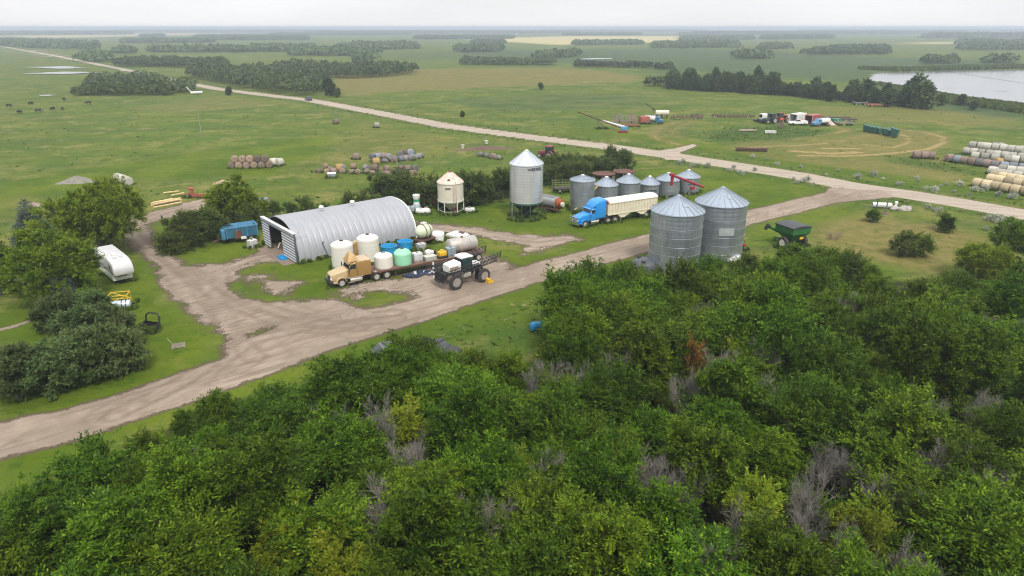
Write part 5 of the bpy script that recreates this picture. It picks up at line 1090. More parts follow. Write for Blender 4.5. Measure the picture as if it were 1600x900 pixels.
# ================================================================== TRUCKS, TRAILERS, TANKS
def semi(label, name, loc, rz, paint, roofp, style, hoodp=None):
    t = thing(name, label, 'truck', loc, rz); hoodp = hoodp or paint
    fr = B(); fr.box(-6.6, 1.0, -0.48, -0.36, 0.62, 0.90); fr.box(-6.6, 1.0, 0.36, 0.48, 0.62, 0.90)
    for x in (-6.4, -5.0, -3.9, -2.0, 0.5): fr.box(x - 0.06, x + 0.06, -0.36, 0.36, 0.66, 0.86)
    fr.build('frame', BLACK, t)
    b = B(); b.loft([(1.16, 0.72, 0.78, 1.50, 0.16), (1.02, 0.80, 0.74, 1.64, 0.18), (0.2, 0.86, 0.80, 1.86, 0.2), (-0.82, 0.95, 0.85, 2.04, 0.2)]); hood = b.build('hood', hoodp, t)
    b = B(); b.box(1.155, 1.20, -0.50, 0.50, 0.86, 1.44)
    g = b.build('grille', CHROME if style == 'high' else M('grille_grey', (0.16, 0.16, 0.15), 0.4, 0.5), t)
    b = B(); [b.box(1.20, 1.215, -0.46, 0.46, 0.90 + 0.09 * i, 0.93 + 0.09 * i) for i in range(6)]; b.build('grille_bars', BLACK, g)
    for s in (1, -1):
        b = B(); b.loft([(1.20, 0.11, 0.98, 1.20, 0.04), (1.08, 0.13, 0.96, 1.22, 0.05)]); o = b.build('headlight', M('lamp_glass', (0.75, 0.75, 0.72), 0.1), t); o.location[1] = s * 0.66
        b = B(); b.lathe([(0.58, -0.26), (0.64, -0.22), (0.64, 0.30), (0.56, 0.30)], 14, (0, 0, 0), 'y', R(-8), R(178)); b.box(0.50, 0.98, -0.2, 0.28, 0.0, 0.16)
        o = b.build('fender', hoodp if style == 'high' else roofp, t); o.location = (0, s * 0.92, 0.60)
        wheel(t, 0, s * 1.02, 0.52, 0.30, s)
        for xx in (-4.35, -5.68): wheel(t, xx, s * 1.08, 0.52, 0.27, s, WHEELR, True)
        b = B(); b.lathe([(0.05, -2.55), (0.31, -2.5), (0.33, -2.4), (0.33, -1.15), (0.31, -1.05), (0.05, -1.0)], 14, (0, 0, 0), 'x'); o = b.build('fuel_tank', CHROME if style == 'high' else M('dull_aluminium', (0.50, 0.48, 0.44), 0.4, 0.6), t); o.location = (0, s * 1.0, 0.68)
        b = B(); b.box(-2.7, -0.7, 0, 0.30, 0.98, 1.03); b.box(-1.5, -0.75, 0, 0.28, 0.40, 0.45); o = b.build('step', CHROME if style == 'high' else M('dull_aluminium', (0.50, 0.48, 0.44), 0.4, 0.6), t); o.location[1] = 0.98 if s > 0 else -1.28
        b = B(); b.box(-0.005, 0.02, 0, 0, 0, 0)
        d = B(); d.box(-1.90, -0.98, -0.012, 0.012, 1.02, 1.98); o = d.build('door', paint, t, bevel=0.01); o.location[1] = s * 1.056
        h = B(); h.box(-1.84, -1.66, s * 0.013, s * 0.045, 1.72, 1.77); h.build('handle', CHROME, o)
        d = B(); d.prism([(-1.88, 2.03), (-1.06, 2.03), (-1.30, 2.56), (-1.88, 2.60)], -0.01, 0.01); o = d.build('side_window', GLASSD, t); o.location[1] = s * 1.05
        m_ = B(); m_.tube((-0.98, s * 1.0, 2.0), (-0.92, s * 1.38, 2.05), 0.02, 5); m_.box(-0.97, -0.90, s * 1.38 - 0.10, s * 1.38 + 0.10, 1.80, 2.35); m_.build('mirror', CHROME if style == 'high' else BLACK, t)
    b = B(); b.loft([(-0.80, 0.98, 0.95, 2.02, 0.12), (-0.98, 1.0, 0.95, 2.06, 0.12), (-1.32, 1.02, 0.95, 2.72, 0.16), (-2.02, 1.05, 0.95, 2.80, 0.16)]); b.build('cab', paint, t)
    wv = B(); sl = math.atan2(0.62, 0.31)
    wv.obox((-1.125, 0.46, 2.385), (0.66, 0.86, 0.03), (0, sl, 0)); wv.obox((-1.125, -0.46, 2.385), (0.66, 0.86, 0.03), (0, sl, 0)); wv.build('windshield', GLASSD, t)
    v = B(); v.prism([(-0.98, 2.62), (-1.30, 2.74), (-1.34, 2.80), (-0.98, 2.66)], -0.98, 0.98); v.build('sun_visor', paint if style == 'high' else roofp, t)
    if style == 'high':
        b = B(); b.loft([(-2.03, 1.10, 0.98, 3.62, 0.28), (-2.5, 1.16, 0.98, 3.92, 0.32), (-3.85, 1.16, 0.98, 4.02, 0.30)]); b.build('sleeper', paint, t)
        b = B(); b.loft([(-1.28, 0.85, 2.74, 2.82, 0.04), (-1.6, 0.98, 2.76, 3.30, 0.2), (-2.02, 1.09, 2.78, 3.66, 0.28)]); b.build('roof_fairing', paint, t)
        b = B(); b.box(1.16, 1.40, -1.16, 1.16, 0.42, 0.78)
        for s in (1, -1): b.tube((1.42, s * 0.62, 0.5), (1.38, s * 0.62, 1.62), 0.05, 8); b.tube((1.42, s * 1.0, 0.6), (1.40, s * 1.0, 1.3), 0.04, 8)
        for z in (0.95, 1.28, 1.60): b.tube((1.42, -1.0, z), (1.42, 1.0, z), 0.045, 8)
        b.build('bull_bar', CHROME, t)
        b = B(); b.box(1.17, 1.19, -0.72, 0.72, 1.46, 1.54); b.build('hood_guard', BLACK, t)
    else:
        b = B(); b.loft([(-2.03, 1.16, 0.98, 2.78, 0.08), (-3.75, 1.16, 0.98, 2.78, 0.08)]); b.build('sleeper', paint, t)
        B().loft([(-2.05, 1.10, 2.782, 2.90, 0.05), (-3.70, 1.10, 2.782, 2.88, 0.05)]).build('sleeper_roof', roofp, t)
        b = B(); b.add([(-1.02, -0.92, 2.82), (-2.30, -0.92, 2.92), (-2.30, 0.92, 2.92), (-1.02, 0.92, 2.82), (-1.55, 0.0, 3.98), (-2.05, -0.55, 3.55), (-2.05, 0.55, 3.55)], [(0, 1, 2, 3), (0, 4, 5), (0, 5, 1), (3, 2, 6), (3, 6, 4), (0, 3, 4), (4, 6, 5), (1, 5, 6, 2)]); b.build('roof_fairing', M('sand_paint', (0.38, 0.24, 0.09), 0.5, 0, 0.12, 1), t, 10)
        b = B(); b.box(1.10, 1.34, -1.12, 1.12, 0.44, 0.76); b.build('bumper', BLACK, t, bevel=0.04)
        for s in (1, -1):
            b = B(); b.lathe([(0.60, -0.26), (0.66, -0.26), (0.66, 0.26), (0.60, 0.26)], 8, (-4.35, 0, 0.56), 'y', R(60), R(150)); o = b.build('quarter_fender', CHROME, t); o.location[1] = s * 1.02
    b = B(); b.lathe([(0.48, 0.90), (0.50, 1.02), (0.3, 1.06)], 16, (-5.0, 0, 0)); b.build('fifth_wheel', BLACK, t)
    b = B(); b.tube((-3.95, -0.95, 0.7), (-3.95, -0.95, 1.1), 0.13, 8); b.build('muffler', BLACK, t)
    return t
def local(loc, rz, x, y): return (loc[0] + x * math.cos(rz) - y * math.sin(rz), loc[1] + x * math.sin(rz) + y * math.cos(rz))
# ---- tan truck and the rusty flat trailer it pulls
TRZ = R(212); fw = at(535, 449)
tan_loc = local(fw, TRZ, 0, -1.12)
semi('tan semi truck with a peaked roof fairing, hitched to the rusty flat trailer', 'semi_truck', tan_loc, TRZ, TANP, TANL, 'flat', TANL)
tl = local(tan_loc, TRZ, -4.05, 0)       # front end of the deck; trailer runs towards -x
DECKZ = 1.18; DL = 15.6
t = thing('flat_trailer', 'long rusty flat deck trailer carrying tanks behind the tan truck', 'trailer', (*tl, 0), TRZ)
b = B(); b.box(-DL, 0, -1.28, 1.28, DECKZ - 0.10, DECKZ); b.build('deck', M('rust_deck', (0.17, 0.095, 0.070), 0.85, 0, 0.35, 0.8, (0.09, 0.06, 0.045), 0.4), t)
b = B()
for s in (1, -1): b.box(-DL, -0.2, s * 0.5 - 0.08, s * 0.5 + 0.08, DECKZ - 0.46, DECKZ - 0.11); b.box(-DL, 0.04, s * 1.32 - 0.03, s * 1.32 + 0.03, DECKZ - 0.16, DECKZ + 0.03)
for i in range(13): b.box(-0.4 - i * 1.22, -0.3 - i * 1.22, -1.24, 1.24, DECKZ - 0.24, DECKZ - 0.11)
b.build('frame', RUSTY, t)
for s in (1, -1):
    for xx in (-DL + 1.0, -DL + 2.35): wheel(t, xx, s * 1.02, 0.50, 0.27, s, WHEELR, True)
    b = B(); b.beam((-2.9, s * 0.9, 0.1), (-2.9, s * 0.9, 1.0), 0.14); b.box(-3.05, -2.75, s * 0.9 - 0.14, s * 0.9 + 0.14, 0.0, 0.10); b.build('landing_leg', RUSTY, t)
b = B(); b.beam((-0.1, -1.0, DECKZ), (-0.1, -1.0, DECKZ + 0.9), 0.07); b.beam((-0.1, 1.0, DECKZ), (-0.1, 1.0, DECKZ + 0.9), 0.07); b.beam((-0.1, -1.0, DECKZ + 0.88), (-0.1, 1.0, DECKZ + 0.88), 0.07); b.build('headboard_frame', RUSTY, t)
def on_deck(x, y): return (*local(tl, TRZ, -x, y), DECKZ)
def poly_tank(label, loc, r, h, mat, dome=0.28, lid=BLACK, group=None, name='poly_tank', ribs=4, strap=False):
    t = thing(name, label, 'tank', loc if len(loc) == 3 else (*loc, 0), random.random(), group)
    pr = [(r * 0.97, 0.0), (r, 0.06)]
    for i in range(ribs): z = 0.1 + (h - 0.2) * (i + 0.5) / ribs; pr += [(r, z - 0.10), (r * 1.004, z - 0.05), (r * 1.004, z + 0.05), (r, z + 0.10)]
    pr += [(r, h - 0.06), (r * 0.97, h), (r * 0.75, h + dome * 0.55), (r * 0.35, h + dome * 0.93), (0.22, h + dome), (0.01, h + dome)]
    B().lathe(pr, 32).build('body', mat, t, 50)
    if lid: B().lathe([(0.24, h + dome - 0.02), (0.24, h + dome + 0.07), (0.18, h + dome + 0.11), (0.01, h + dome + 0.12)], 14).build('lid', lid, t)
    return t
poly_tank('short white plastic tank at the front of the rusty flat trailer', on_deck(1.75, 0.0), 1.14, 1.55, POLY, 0.30, M('lid_grey', (0.2, 0.2, 0.19), 0.6))
poly_tank('mint green plastic tank with domed top standing on the flat trailer', on_deck(4.25, 0.1), 1.10, 1.50, MINT, 0.52, BLACK)
def tote(label, loc, rz, water=POLY, group=None, cage=STEEL, h=1.0):
    t = thing('cage_tank', label, 'tank', loc if len(loc) == 3 else (*loc, 0), rz, group)
    B().loft([(-0.56, 0.46, 0.18, 0.15 + h, 0.08), (0.56, 0.46, 0.18, 0.15 + h, 0.08)]).build('bottle', water, t, bevel=0)
    b = B()
    for i in range(6):
        for s in (1, -1): x = -0.6 + 0.24 * i; b.tube((x, s * 0.5, 0.14), (x, s * 0.5, 0.18 + h), 0.014, 4)
    for i in range(5):
        for s in (1, -1): y = -0.5 + 0.25 * i; b.tube((s * 0.6, y, 0.14), (s * 0.6, y, 0.18 + h), 0.014, 4)
    for k in range(5):
        z = 0.16 + h * k / 4
        for s in (1, -1): b.tube((-0.6, s * 0.5, z), (0.6, s * 0.5, z), 0.014, 4); b.tube((s * 0.6, -0.5, z), (s * 0.6, 0.5, z), 0.014, 4)
    b.build('cage', cage, t)
    b = B(); [b.box(-0.6, 0.6, y - 0.08, y + 0.08, 0, 0.12) for y in (-0.42, 0, 0.42)]; b.box(-0.6, 0.6, -0.5, 0.5, 0.121, 0.15); b.build('pallet', WOODP_, t)
    B().lathe([(0.11, 0.15 + h), (0.11, 0.21 + h), (0.01, 0.22 + h)], 12).build('cap', BLACK, t)
    return t
tote('white caged tank beside the mint green tank on the flat trailer', on_deck(6.15, 0.25), TRZ, WHITE, h=1.0)
t = thing('steel_box', 'low pale grey metal box on the flat trailer, right of the white caged tank', 'box', on_deck(7.75, 0.55), TRZ); B().box(-0.75, 0.75, -0.5, 0.5, 0, 0.52).build('box', M('grey_green_box', (0.33, 0.34, 0.29), 0.6, 0, 0.15), t, bevel=0.03); B().box(-0.78, 0.78, -0.53, 0.53, 0.522, 0.58).build('box_lid', M('grey_green_lid', (0.44, 0.44, 0.39), 0.6), t)
t = thing('white_pump_unit', 'small white pump unit with a dark engine on the far side of the flat trailer', 'pump', on_deck(8.3, -0.75), TRZ); b = B(); b.loft([(-0.55, 0.3, 0.35, 0.75, 0.12), (0.1, 0.4, 0.3, 0.95, 0.2), (0.5, 0.3, 0.35, 0.8, 0.12)]); b.build('housing', WHITE, t); b = B(); b.box(-0.7, 0.7, -0.4, 0.4, 0, 0.3); b.box(-0.9, -0.55, -0.25, 0.25, 0.3, 0.7); b.build('engine', BLACK, t)
t = thing('yellow_pump_unit', 'yellow engine unit on the flat trailer behind the sprayer boom', 'pump', on_deck(9.55, 0.45), TRZ); b = B(); b.loft([(-0.5, 0.42, 0.25, 0.85, 0.1), (0.5, 0.42, 0.25, 0.85, 0.1)]); b.lathe([(0.22, 0.852), (0.22, 1.05), (0.02, 1.1)], 12); b.build('housing', YELLOW, t); B().box(-0.6, 0.6, -0.5, 0.5, 0, 0.25).build('skid', BLACK, t)
tote('blue grey caged tank on the flat trailer beside the steel cylinder', on_deck(10.75, 0.55), TRZ, M('murky_poly', (0.24, 0.32, 0.38), 0.5), h=1.05)
def cyl_tank(label, loc, rz, r, L_, mat, name='steel_tank', cradle=RUSTY, z0=0.12, group=None, straps=True):
    t = thing(name, label, 'tank', loc if len(loc) == 3 else (*loc, 0), rz, group); hl = L_ / 2
    B().lathe([(0.02, -hl - 0.14), (r * 0.5, -hl - 0.10), (r * 0.9, -hl - 0.02), (r, -hl + 0.08), (r, hl - 0.08), (r * 0.9, hl + 0.02), (r * 0.5, hl + 0.10), (0.02, hl + 0.14)], 28, (0, 0, r + z0), 'x').build('shell', mat, t, 50)
    b = B()
    for s in (1, -1): b.prism([(-r * 0.8, 0), (r * 0.8, 0), (r * 0.8, z0 + r * 0.45), (r * 0.45, z0 + r * 0.12), (-r * 0.45, z0 + r * 0.12), (-r * 0.8, z0 + r * 0.45)], s * hl * 0.6 - 0.08, s * hl * 0.6 + 0.08, 'yz')
    b.build('saddle', cradle, t)
    if straps:
        b = B(); b.lathe([(0.2, 2 * r + z0 - 0.02), (0.2, 2 * r + z0 + 0.10), (0.02, 2 * r + z0 + 0.12)], 12)
        b.build('filler_cap', cradle, t)
    return t
stank = cyl_tank('big stained bare steel cylinder tank at the rear end of the flat trailer', on_deck(12.9, -0.35), TRZ, 0.96, 3.9, M('stained_steel', (0.42, 0.40, 0.37), 0.55, 0.25, 0.15, 0.8, (0.24, 0.11, 0.07), 0.30), z0=0.08)
b = B(); b.beam((0.55, 1.02, 0.15), (0.55, 0.98, 1.5), 0.09, 0.03); b.build('strap', CREAM, stank)
# ---- tanks standing between the shed and the trailer
def ground_tank(label, u, vb, d_px, h, mat, **kw):
    x, y = at(u, vb); k = px_scale(u, vb); r = d_px / 2 / k; n = math.hypot(x, y); return poly_tank(label, (x + x / n * r, y + y / n * r, 0), r, h, mat, **kw)
ground_tank('tall white plastic tank behind the cab of the tan truck', 537.5, 424, 34.5, 3.25, POLY, dome=0.38, ribs=6)
ground_tank('tall white plastic tank nearer the blue tubs, with a dark cap', 577.5, 414, 34, 3.35, POLY, dome=0.38, ribs=6)
x, y = at(559, 409); t = thing('brown_panel', 'narrow ochre upright box between the two tall white tanks', 'box', (x, y, 0), SRZ); B().box(-0.5, 0.5, -0.3, 0.3, 0, 2.6).build('box', M('ochre', (0.33, 0.19, 0.06), 0.7), t, bevel=0.04); B().prism([(-0.55, 2.6), (0.55, 2.6), (0.4, 2.85), (-0.4, 2.85)], -0.33, 0.33).build('lid', TANL, t)
def open_tub(label, u, vb, d_px, h):
    x, y = at(u, vb); k = px_scale(u, vb); r = d_px / 2 / k; n = math.hypot(x, y)
    t = thing('stock_tub', label, 'tub', (x + x / n * r, y + y / n * r, 0), 0, None)
    B().lathe([(r * 0.93, 0), (r * 0.98, h * 0.5), (r, h - 0.06), (r * 1.03, h), (r * 0.93, h + 0.01), (r * 0.90, h - 0.1), (r * 0.86, 0.22), (0.02, 0.2)], 28).build('tub', AQUA, t, 50)
    B().lathe([(r * 0.872, 0.42), (0.02, 0.421)], 24).build('water', M('tub_water', (0.015, 0.07, 0.11), 0.08), t)
    b = B(); b.path([(r * 0.2, 0, 0.45), (r * 0.3, 0.1, h * 0.9)], 0.05); b.box(-r * 0.88, r * 0.88, -0.05, 0.05, h - 0.10, h - 0.04); b.build('cross_brace', AQUA, t)
open_tub('left open round blue stock tub beside the shed', 608.5, 400, 25, 1.15)
open_tub('right open round blue stock tub at the shed, behind the left one', 633.5, 393, 24, 1.2)
x, y = at(658, 391); tote('small grey caged tank on the grass right of the blue tubs', (x, y), SRZ + 0.1, M('grey_poly', (0.48, 0.48, 0.47), 0.5), h=0.85)
x, y = at(660, 385); n = math.hypot(x, y); t = thing('strapped_tank', 'pale green strapped tank on a rusty stand at the rear corner of the shed', 'tank', (x + 0.2, y + 1.0, 0), SRZ + 0.2)
b = B(); b.ball((0, 0, 2.0), (1.5, 1.05, 1.05), 20, 12); b.build('body', M('pale_green_poly', (0.50, 0.54, 0.40), 0.5, 0, 0.1), t)
b = B(); b.lathe([(1.05, -0.45), (1.08, -0.40), (1.05, -0.35)], 20, (0, 0, 2.0), 'x'); b.lathe([(1.05, 0.35), (1.08, 0.40), (1.05, 0.45)], 20, (0, 0, 2.0), 'x'); b.build('strap', BLACK, t)
b = B(); b.box(-1.4, 1.4, -0.9, 0.9, 0.75, 0.95)
for sx in (1, -1):
    for sy in (1, -1): b.beam((sx * 1.25, sy * 0.8, 0), (sx * 1.25, sy * 0.8, 0.75), 0.14)
b.build('stand', RUSTY, t); B().box(-0.35, 0.35, -0.3, 0.3, 3.02, 3.25).build('lid', WHITE, t, bevel=0.05)
ground_tank('wide white round tank with a dark band at the back of the yard', 682.5, 379, 24.5, 1.15, WHITE, dome=0.18, lid=None, ribs=2)
x, y = at(714, 376); t = thing('overturned_boat', 'overturned white and tan fibreglass hull beside the steel cylinder', 'boat', (x, y + 0.8, 0), R(150)); b = B(); b.loft([(-1.75, 0.75, 0, 0.85, 0.3), (-0.6, 1.0, 0, 1.15, 0.45), (0.6, 0.95, 0, 1.1, 0.45), (1.8, 0.35, 0, 0.6, 0.25)]); b.build('hull', WHITE, t)
b = B(); b.loft([(-1.9, 0.80, 0.02, 0.38, 0.15), (-0.6, 1.06, 0.02, 0.42, 0.2), (0.6, 1.01, 0.02, 0.4, 0.2), (1.95, 0.4, 0.02, 0.3, 0.14)]); b.build('gunwale', TANL, t); b = B(); b.box(-1.2, -0.3, -0.35, 0.35, 1.13, 1.2); b.build('patch', RUSTY, t)
# ---- blue truck and grain trailer
BRZ = R(209); fw = at(914, 355.5); bl_loc = local(fw, BRZ, 0, -1.12)
semi('bright blue semi truck with a high sleeper roof and chrome bull bar', 'semi_truck', bl_loc, BRZ, BLUEP, BLUEP, 'high')
gl = local(bl_loc, BRZ, -4.15, 0)
t = thing('grain_trailer', 'cream ribbed grain trailer under a white tarp, behind the blue truck', 'trailer', (*gl, 0), BRZ)
GL = 9.9; gb = M('grain_box_cream', (0.60, 0.55, 0.43), 0.55, 0, 0.10, 0.8, (0.38, 0.22, 0.10), 0.28)
b = B(); b.prism([(0, 1.5), (-2.0, 1.28), (-2.6, 0.75), (-3.3, 0.75), (-4.6, 1.35), (-5.6, 1.35), (-6.7, 0.75), (-7.3, 0.75), (-8.2, 1.4), (-GL, 1.5), (-GL, 3.25), (0, 3.25)], -1.26, 1.26); b.build('grain_box', gb, t)
b = B()
for i in range(17):
    x_ = -0.25 - i * (GL - 0.5) / 16
    for s in (1, -1): b.box(x_ - 0.04, x_ + 0.04, s * 1.30 - 0.04, s * 1.30 + 0.04, 1.5, 3.2)
for s in (1, -1): b.box(-GL, 0, s * 1.31 - 0.05, s * 1.31 + 0.05, 3.2, 3.32); b.box(-GL, 0, s * 1.31 - 0.05, s * 1.31 + 0.05, 1.40, 1.52)
b.build('side_posts', gb, t)
b = B(); b.prism([(1.36 * math.cos(math.pi * i / 10), 3.325 + 0.42 * math.sin(math.pi * i / 10)) for i in range(11)], -GL + 0.02, -0.25, 'yz'); b.build('tarp', M('white_tarp', (0.66, 0.64, 0.58), 0.6, 0, 0.06, 1.5, (0.5, 0.45, 0.36), 0.08), t)
b = B(); b.prism([(1.4, 3.3), (0.9, 3.66), (0, 3.82), (-0.9, 3.66), (-1.4, 3.3)], -0.2, 0.02, 'yz'); b.build('front_cap', M('red_brown_cap', (0.25, 0.09, 0.05), 0.6), t)
b = B()
for s in (1, -1): b.box(-GL, -0.2, s * 0.46 - 0.07, s * 0.46 + 0.07, 0.98, 1.25)
b.build('frame', TANL, t)
for s in (1, -1):
    for xx in (-GL + 0.75, -GL + 2.1): wheel(t, xx, s * 1.04, 0.50, 0.27, s, WHEELR, True)
    b = B(); b.beam((-2.9, s * 0.95, 0.06), (-2.6, s * 0.95, 1.2), 0.12); b.box(-3.1, -2.75, s * 0.95 - 0.13, s * 0.95 + 0.13, 0, 0.06); b.build('landing_leg', TANL, t)
x, y = at(906, 331); t = thing('loose_auger_tube', 'short yellowish auger tube poking up behind the blue cab', 'auger', (x + 1.2, y + 0.5, 0), BRZ); b = B(); b.tube((-2.2, 0, 4.2), (2.5, 0, 0.4), 0.17, 10); b.build('tube', M('tan_tube', (0.36, 0.27, 0.12), 0.6), t); b = B(); b.beam((-0.8, 0.4, 0), (-0.8, 0, 2.9), 0.08); b.beam((-0.8, -0.4, 0), (-0.8, 0, 2.9), 0.08); b.build('prop_leg', BLACK, t)
# ---- sprayer
SPZ = R(39.5); fw = at(713, 452.5); sp_loc = local(fw, SPZ, 2.05, 1.55)
t = thing('crop_sprayer', 'high clearance crop sprayer with white cab roof and folded black booms', 'sprayer', (*sp_loc, 0), SPZ)
for s in (1, -1):
    for xx, nm in ((-2.05, 0), (2.05, 1)):
        wheel(t, xx, s * 1.55, 0.93 if xx < 0 else 0.86, 0.42, s, M('sprayer_rim', (0.30, 0.27, 0.24), 0.6, 0.2, 0.2, 2, (0.14, 0.11, 0.09), 0.4))
        b = B(); b.beam((xx, s * 1.22, 0.9), (xx, s * 1.15, 1.75), 0.22, 0.26); b.beam((xx, s * 1.15, 1.72), (xx, 0, 1.72), 0.2); b.build('leg_strut', BLACK, t)
b = B(); b.box(-2.9, 2.7, -0.55, -0.38, 1.55, 1.80); b.box(-2.9, 2.7, 0.38, 0.55, 1.55, 1.80); [b.box(x_ - 0.08, x_ + 0.08, -0.4, 0.4, 1.58, 1.78) for x_ in (-2.6, -1, 0.5, 2.5)]; b.build('frame', BLACK, t)
b = B(); b.loft([(-2.35, 0.70, 1.85, 2.66, 0.16), (-2.2, 0.76, 1.82, 2.78, 0.2), (-0.75, 0.80, 1.82, 2.95, 0.2)]); b.build('engine_hood', WHITE, t)
b = B(); b.box(-2.3, -0.8, -0.79, -0.765, 2.05, 2.55); b.build('hood_grille', M('hood_brown', (0.28, 0.22, 0.17), 0.6), t)
b = B(); b.loft([(-0.45, 0.76, 1.70, 3.22, 0.12), (0.55, 0.80, 1.70, 3.25, 0.12), (0.95, 0.70, 1.80, 3.1, 0.12)]); b.build('cab', M('cab_glass', (0.020, 0.045, 0.045), 0.1, 0, 0.1, spec=0.7), t)
b = B(); b.loft([(-0.6, 0.82, 3.24, 3.46, 0.10), (0.3, 0.88, 3.26, 3.50, 0.12), (1.05, 0.78, 3.20, 3.40, 0.09)]); b.build('cab_roof', WHITE, t)
b = B(); [b.beam((x_, s * 0.78, 1.8), (x_, s * 0.79, 3.25), 0.07) for x_ in (-0.45, 0.45) for s in (1, -1)]; b.build('cab_pillar', BLACK, t)
b = B(); b.loft([(1.15, 0.60, 1.82, 2.35, 0.2), (2.35, 0.55, 1.82, 2.25, 0.2)]); b.build('front_tank', WHITE, t)
b = B(); b.loft([(-0.6, 0.25, 1.05, 1.55, 0.1), (0.4, 0.25, 1.05, 1.55, 0.1)]); o = b.build('chemical_tank', CREAM, t); o.location[1] = -0.95
b = B(); b.box(-0.3, 0.3, -1.05, -0.85, 0.5, 1.9); [b.box(-0.3, 0.3, -1.2, -0.8, 0.45 + 0.35 * i, 0.5 + 0.35 * i) for i in range(4)]; o = b.build('ladder', BLACK, t); o.location = (1.45, -0.1, 0)
b = B(); [b.tube((-0.5, s * 0.9, 2.3), (2.5, s * 0.9, 2.3), 0.03, 5) for s in (1, -1)]; [b.tube((x_, s * 0.9, 1.8), (x_, s * 0.9, 2.3), 0.03, 5) for x_ in (-0.5, 1.2, 2.5) for s in (1, -1)]; b.build('handrail', BLACK, t)
def truss(b, p, q, hgt, wd, n):
    p, q = Vector(p), Vector(q); d = (q - p); side = d.normalized().cross(Vector((0, 0, 1))).normalized() * wd; up = Vector((0, 0, hgt))
    for o in (Vector(), up, side): b.tube(p + o, q + o, 0.045, 5)
    for i in range(n):
        a, c_ = p + d * i / n, p + d * (i + 1) / n; b.tube(a, (a + c_) / 2 + up, 0.026, 4); b.tube((a + c_) / 2 + up, c_, 0.026, 4); b.tube(a, a + side, 0.022, 4); b.tube(a + side, (a + c_) / 2 + up, 0.022, 4)
for s in (1, -1):
    b = B(); truss(b, (-3.3, s * 1.35, 1.75), (4.6, s * 1.55, 2.75), 0.55, 0.35 * s, 14); truss(b, (-2.6, s * 1.75, 1.65), (3.9, s * 1.9, 2.45), 0.42, 0.25 * s, 12); b.beam((4.6, s * 1.5, 2.6), (4.75, s * 1.52, 3.4), 0.10); b.build('boom', BLACK, t)
b = B(); truss(b, (-3.35, -1.5, 1.2), (-3.35, 1.5, 1.2), 0.9, 0.4, 8); b.beam((-2.9, 0.4, 1.7), (-3.3, 0.4, 1.9), 0.12); b.beam((-2.9, -0.4, 1.7), (-3.3, -0.4, 1.9), 0.12); b.tube((-3.4, -0.9, 0.9), (-3.4, 0.9, 0.9), 0.12, 8); b.build('boom_rack', BLACK, t)
b = B(); b.box(-0.05, 0.05, -0.1, 0.1, 1.2, 3.1); o = b.build('marker_post', WHITE, t); o.location = (-3.55, 0.9, 0)
b = B(); [b.box(-0.056, 0.056, -0.101, 0.101, 1.5 + 0.5 * i, 1.75 + 0.5 * i) for i in range(3)]; b.build('post_bands', INK, o)
b = B(); b.loft([(1.75, 0.2, 1.1, 1.6, 0.08), (2.2, 0.2, 1.1, 1.6, 0.08)]); b.build('hydraulic_block', YELLOW, t)
x, y = at(766, 441); t = thing('yellow_shoe', 'small yellow steel chock on the ground in front of the sprayer wheel', 'chock', (x, y, 0), SPZ); B().prism([(-0.5, 0), (0.5, 0), (0.35, 0.15), (-0.2, 0.6), (-0.45, 0.5)], -0.3, 0.3).build('chock', YELLOW, t)
x, y = at(665, 431); t = thing('plastic_sheet', 'crumpled black and white plastic sheeting lying under the flat trailer', 'sheeting', (x, y + 0.8, 0), TRZ); b = B()
for i in range(9): b.obox((-2.6 + 0.62 * i, 0.25 * math.sin(i * 2.1), 0.12), (0.95, 1.3, 0.16 + 0.1 * (i % 3)), (0.12 * math.sin(i), 0.14 * math.cos(3 * i), 0.5 * math.sin(5 * i)))
b.build('sheet', M('sheet_black', (0.035, 0.045, 0.075), 0.25), t, bevel=0.05); b = B(); [b.obox((-1.4 + 0.9 * i, 0.5 * math.cos(i), 0.22), (0.9, 0.35, 0.10), (0.1, 0.1, 0.4 * i)) for i in range(4)]; b.build('white_fold', M('sheet_white', (0.45, 0.47, 0.52), 0.4), t, bevel=0.03)
# ---- grain cart
A_ = np.array(at(1214.5, 348, 3.3)); B_ = np.array(at(1242.5, 357.5, 3.3)); C_ = np.array(at(1266, 352.5, 3.3))
fwd = (A_ - B_) / np.hypot(*(A_ - B_)); gz_ = math.atan2(fwd[1], fwd[0]); cen = (A_ + C_) / 2; gl_, gw = float(np.hypot(*(A_ - B_))), float(np.hypot(*(C_ - B_)))
t = thing('grain_cart', 'green two wheeled grain cart with black tarp and folded auger', 'grain cart', (*cen, 0), gz_)
a, w2 = gl_ / 2, gw / 2
b = B(); v = [(-a, -w2, 3.05), (a, -w2, 3.05), (a, w2, 3.05), (-a, w2, 3.05), (-a, -w2, 2.3), (a, -w2, 2.3), (a, w2, 2.3), (-a, w2, 2.3), (-0.6, -0.5, 0.95), (0.7, -0.5, 0.95), (0.7, 0.5, 0.95), (-0.6, 0.5, 0.95)]
b.add(v, [(0, 1, 5, 4), (1, 2, 6, 5), (2, 3, 7, 6), (3, 0, 4, 7), (4, 5, 9, 8), (5, 6, 10, 9), (6, 7, 11, 10), (7, 4, 8, 11), (8, 9, 10, 11), (0, 3, 2, 1)]); b.build('hopper', GREENP, t)
b = B(); b.box(-a - 0.03, a + 0.03, -w2 - 0.03, w2 + 0.03, 2.62, 2.72)
for s in (1, -1):
    for i in range(5): x_ = -a + 0.3 + (2 * a - 0.6) * i / 4; b.box(x_ - 0.04, x_ + 0.04, s * w2 - 0.04, s * w2 + 0.04, 2.3, 3.05)
b.build('hopper_ribs', GREENP, t)
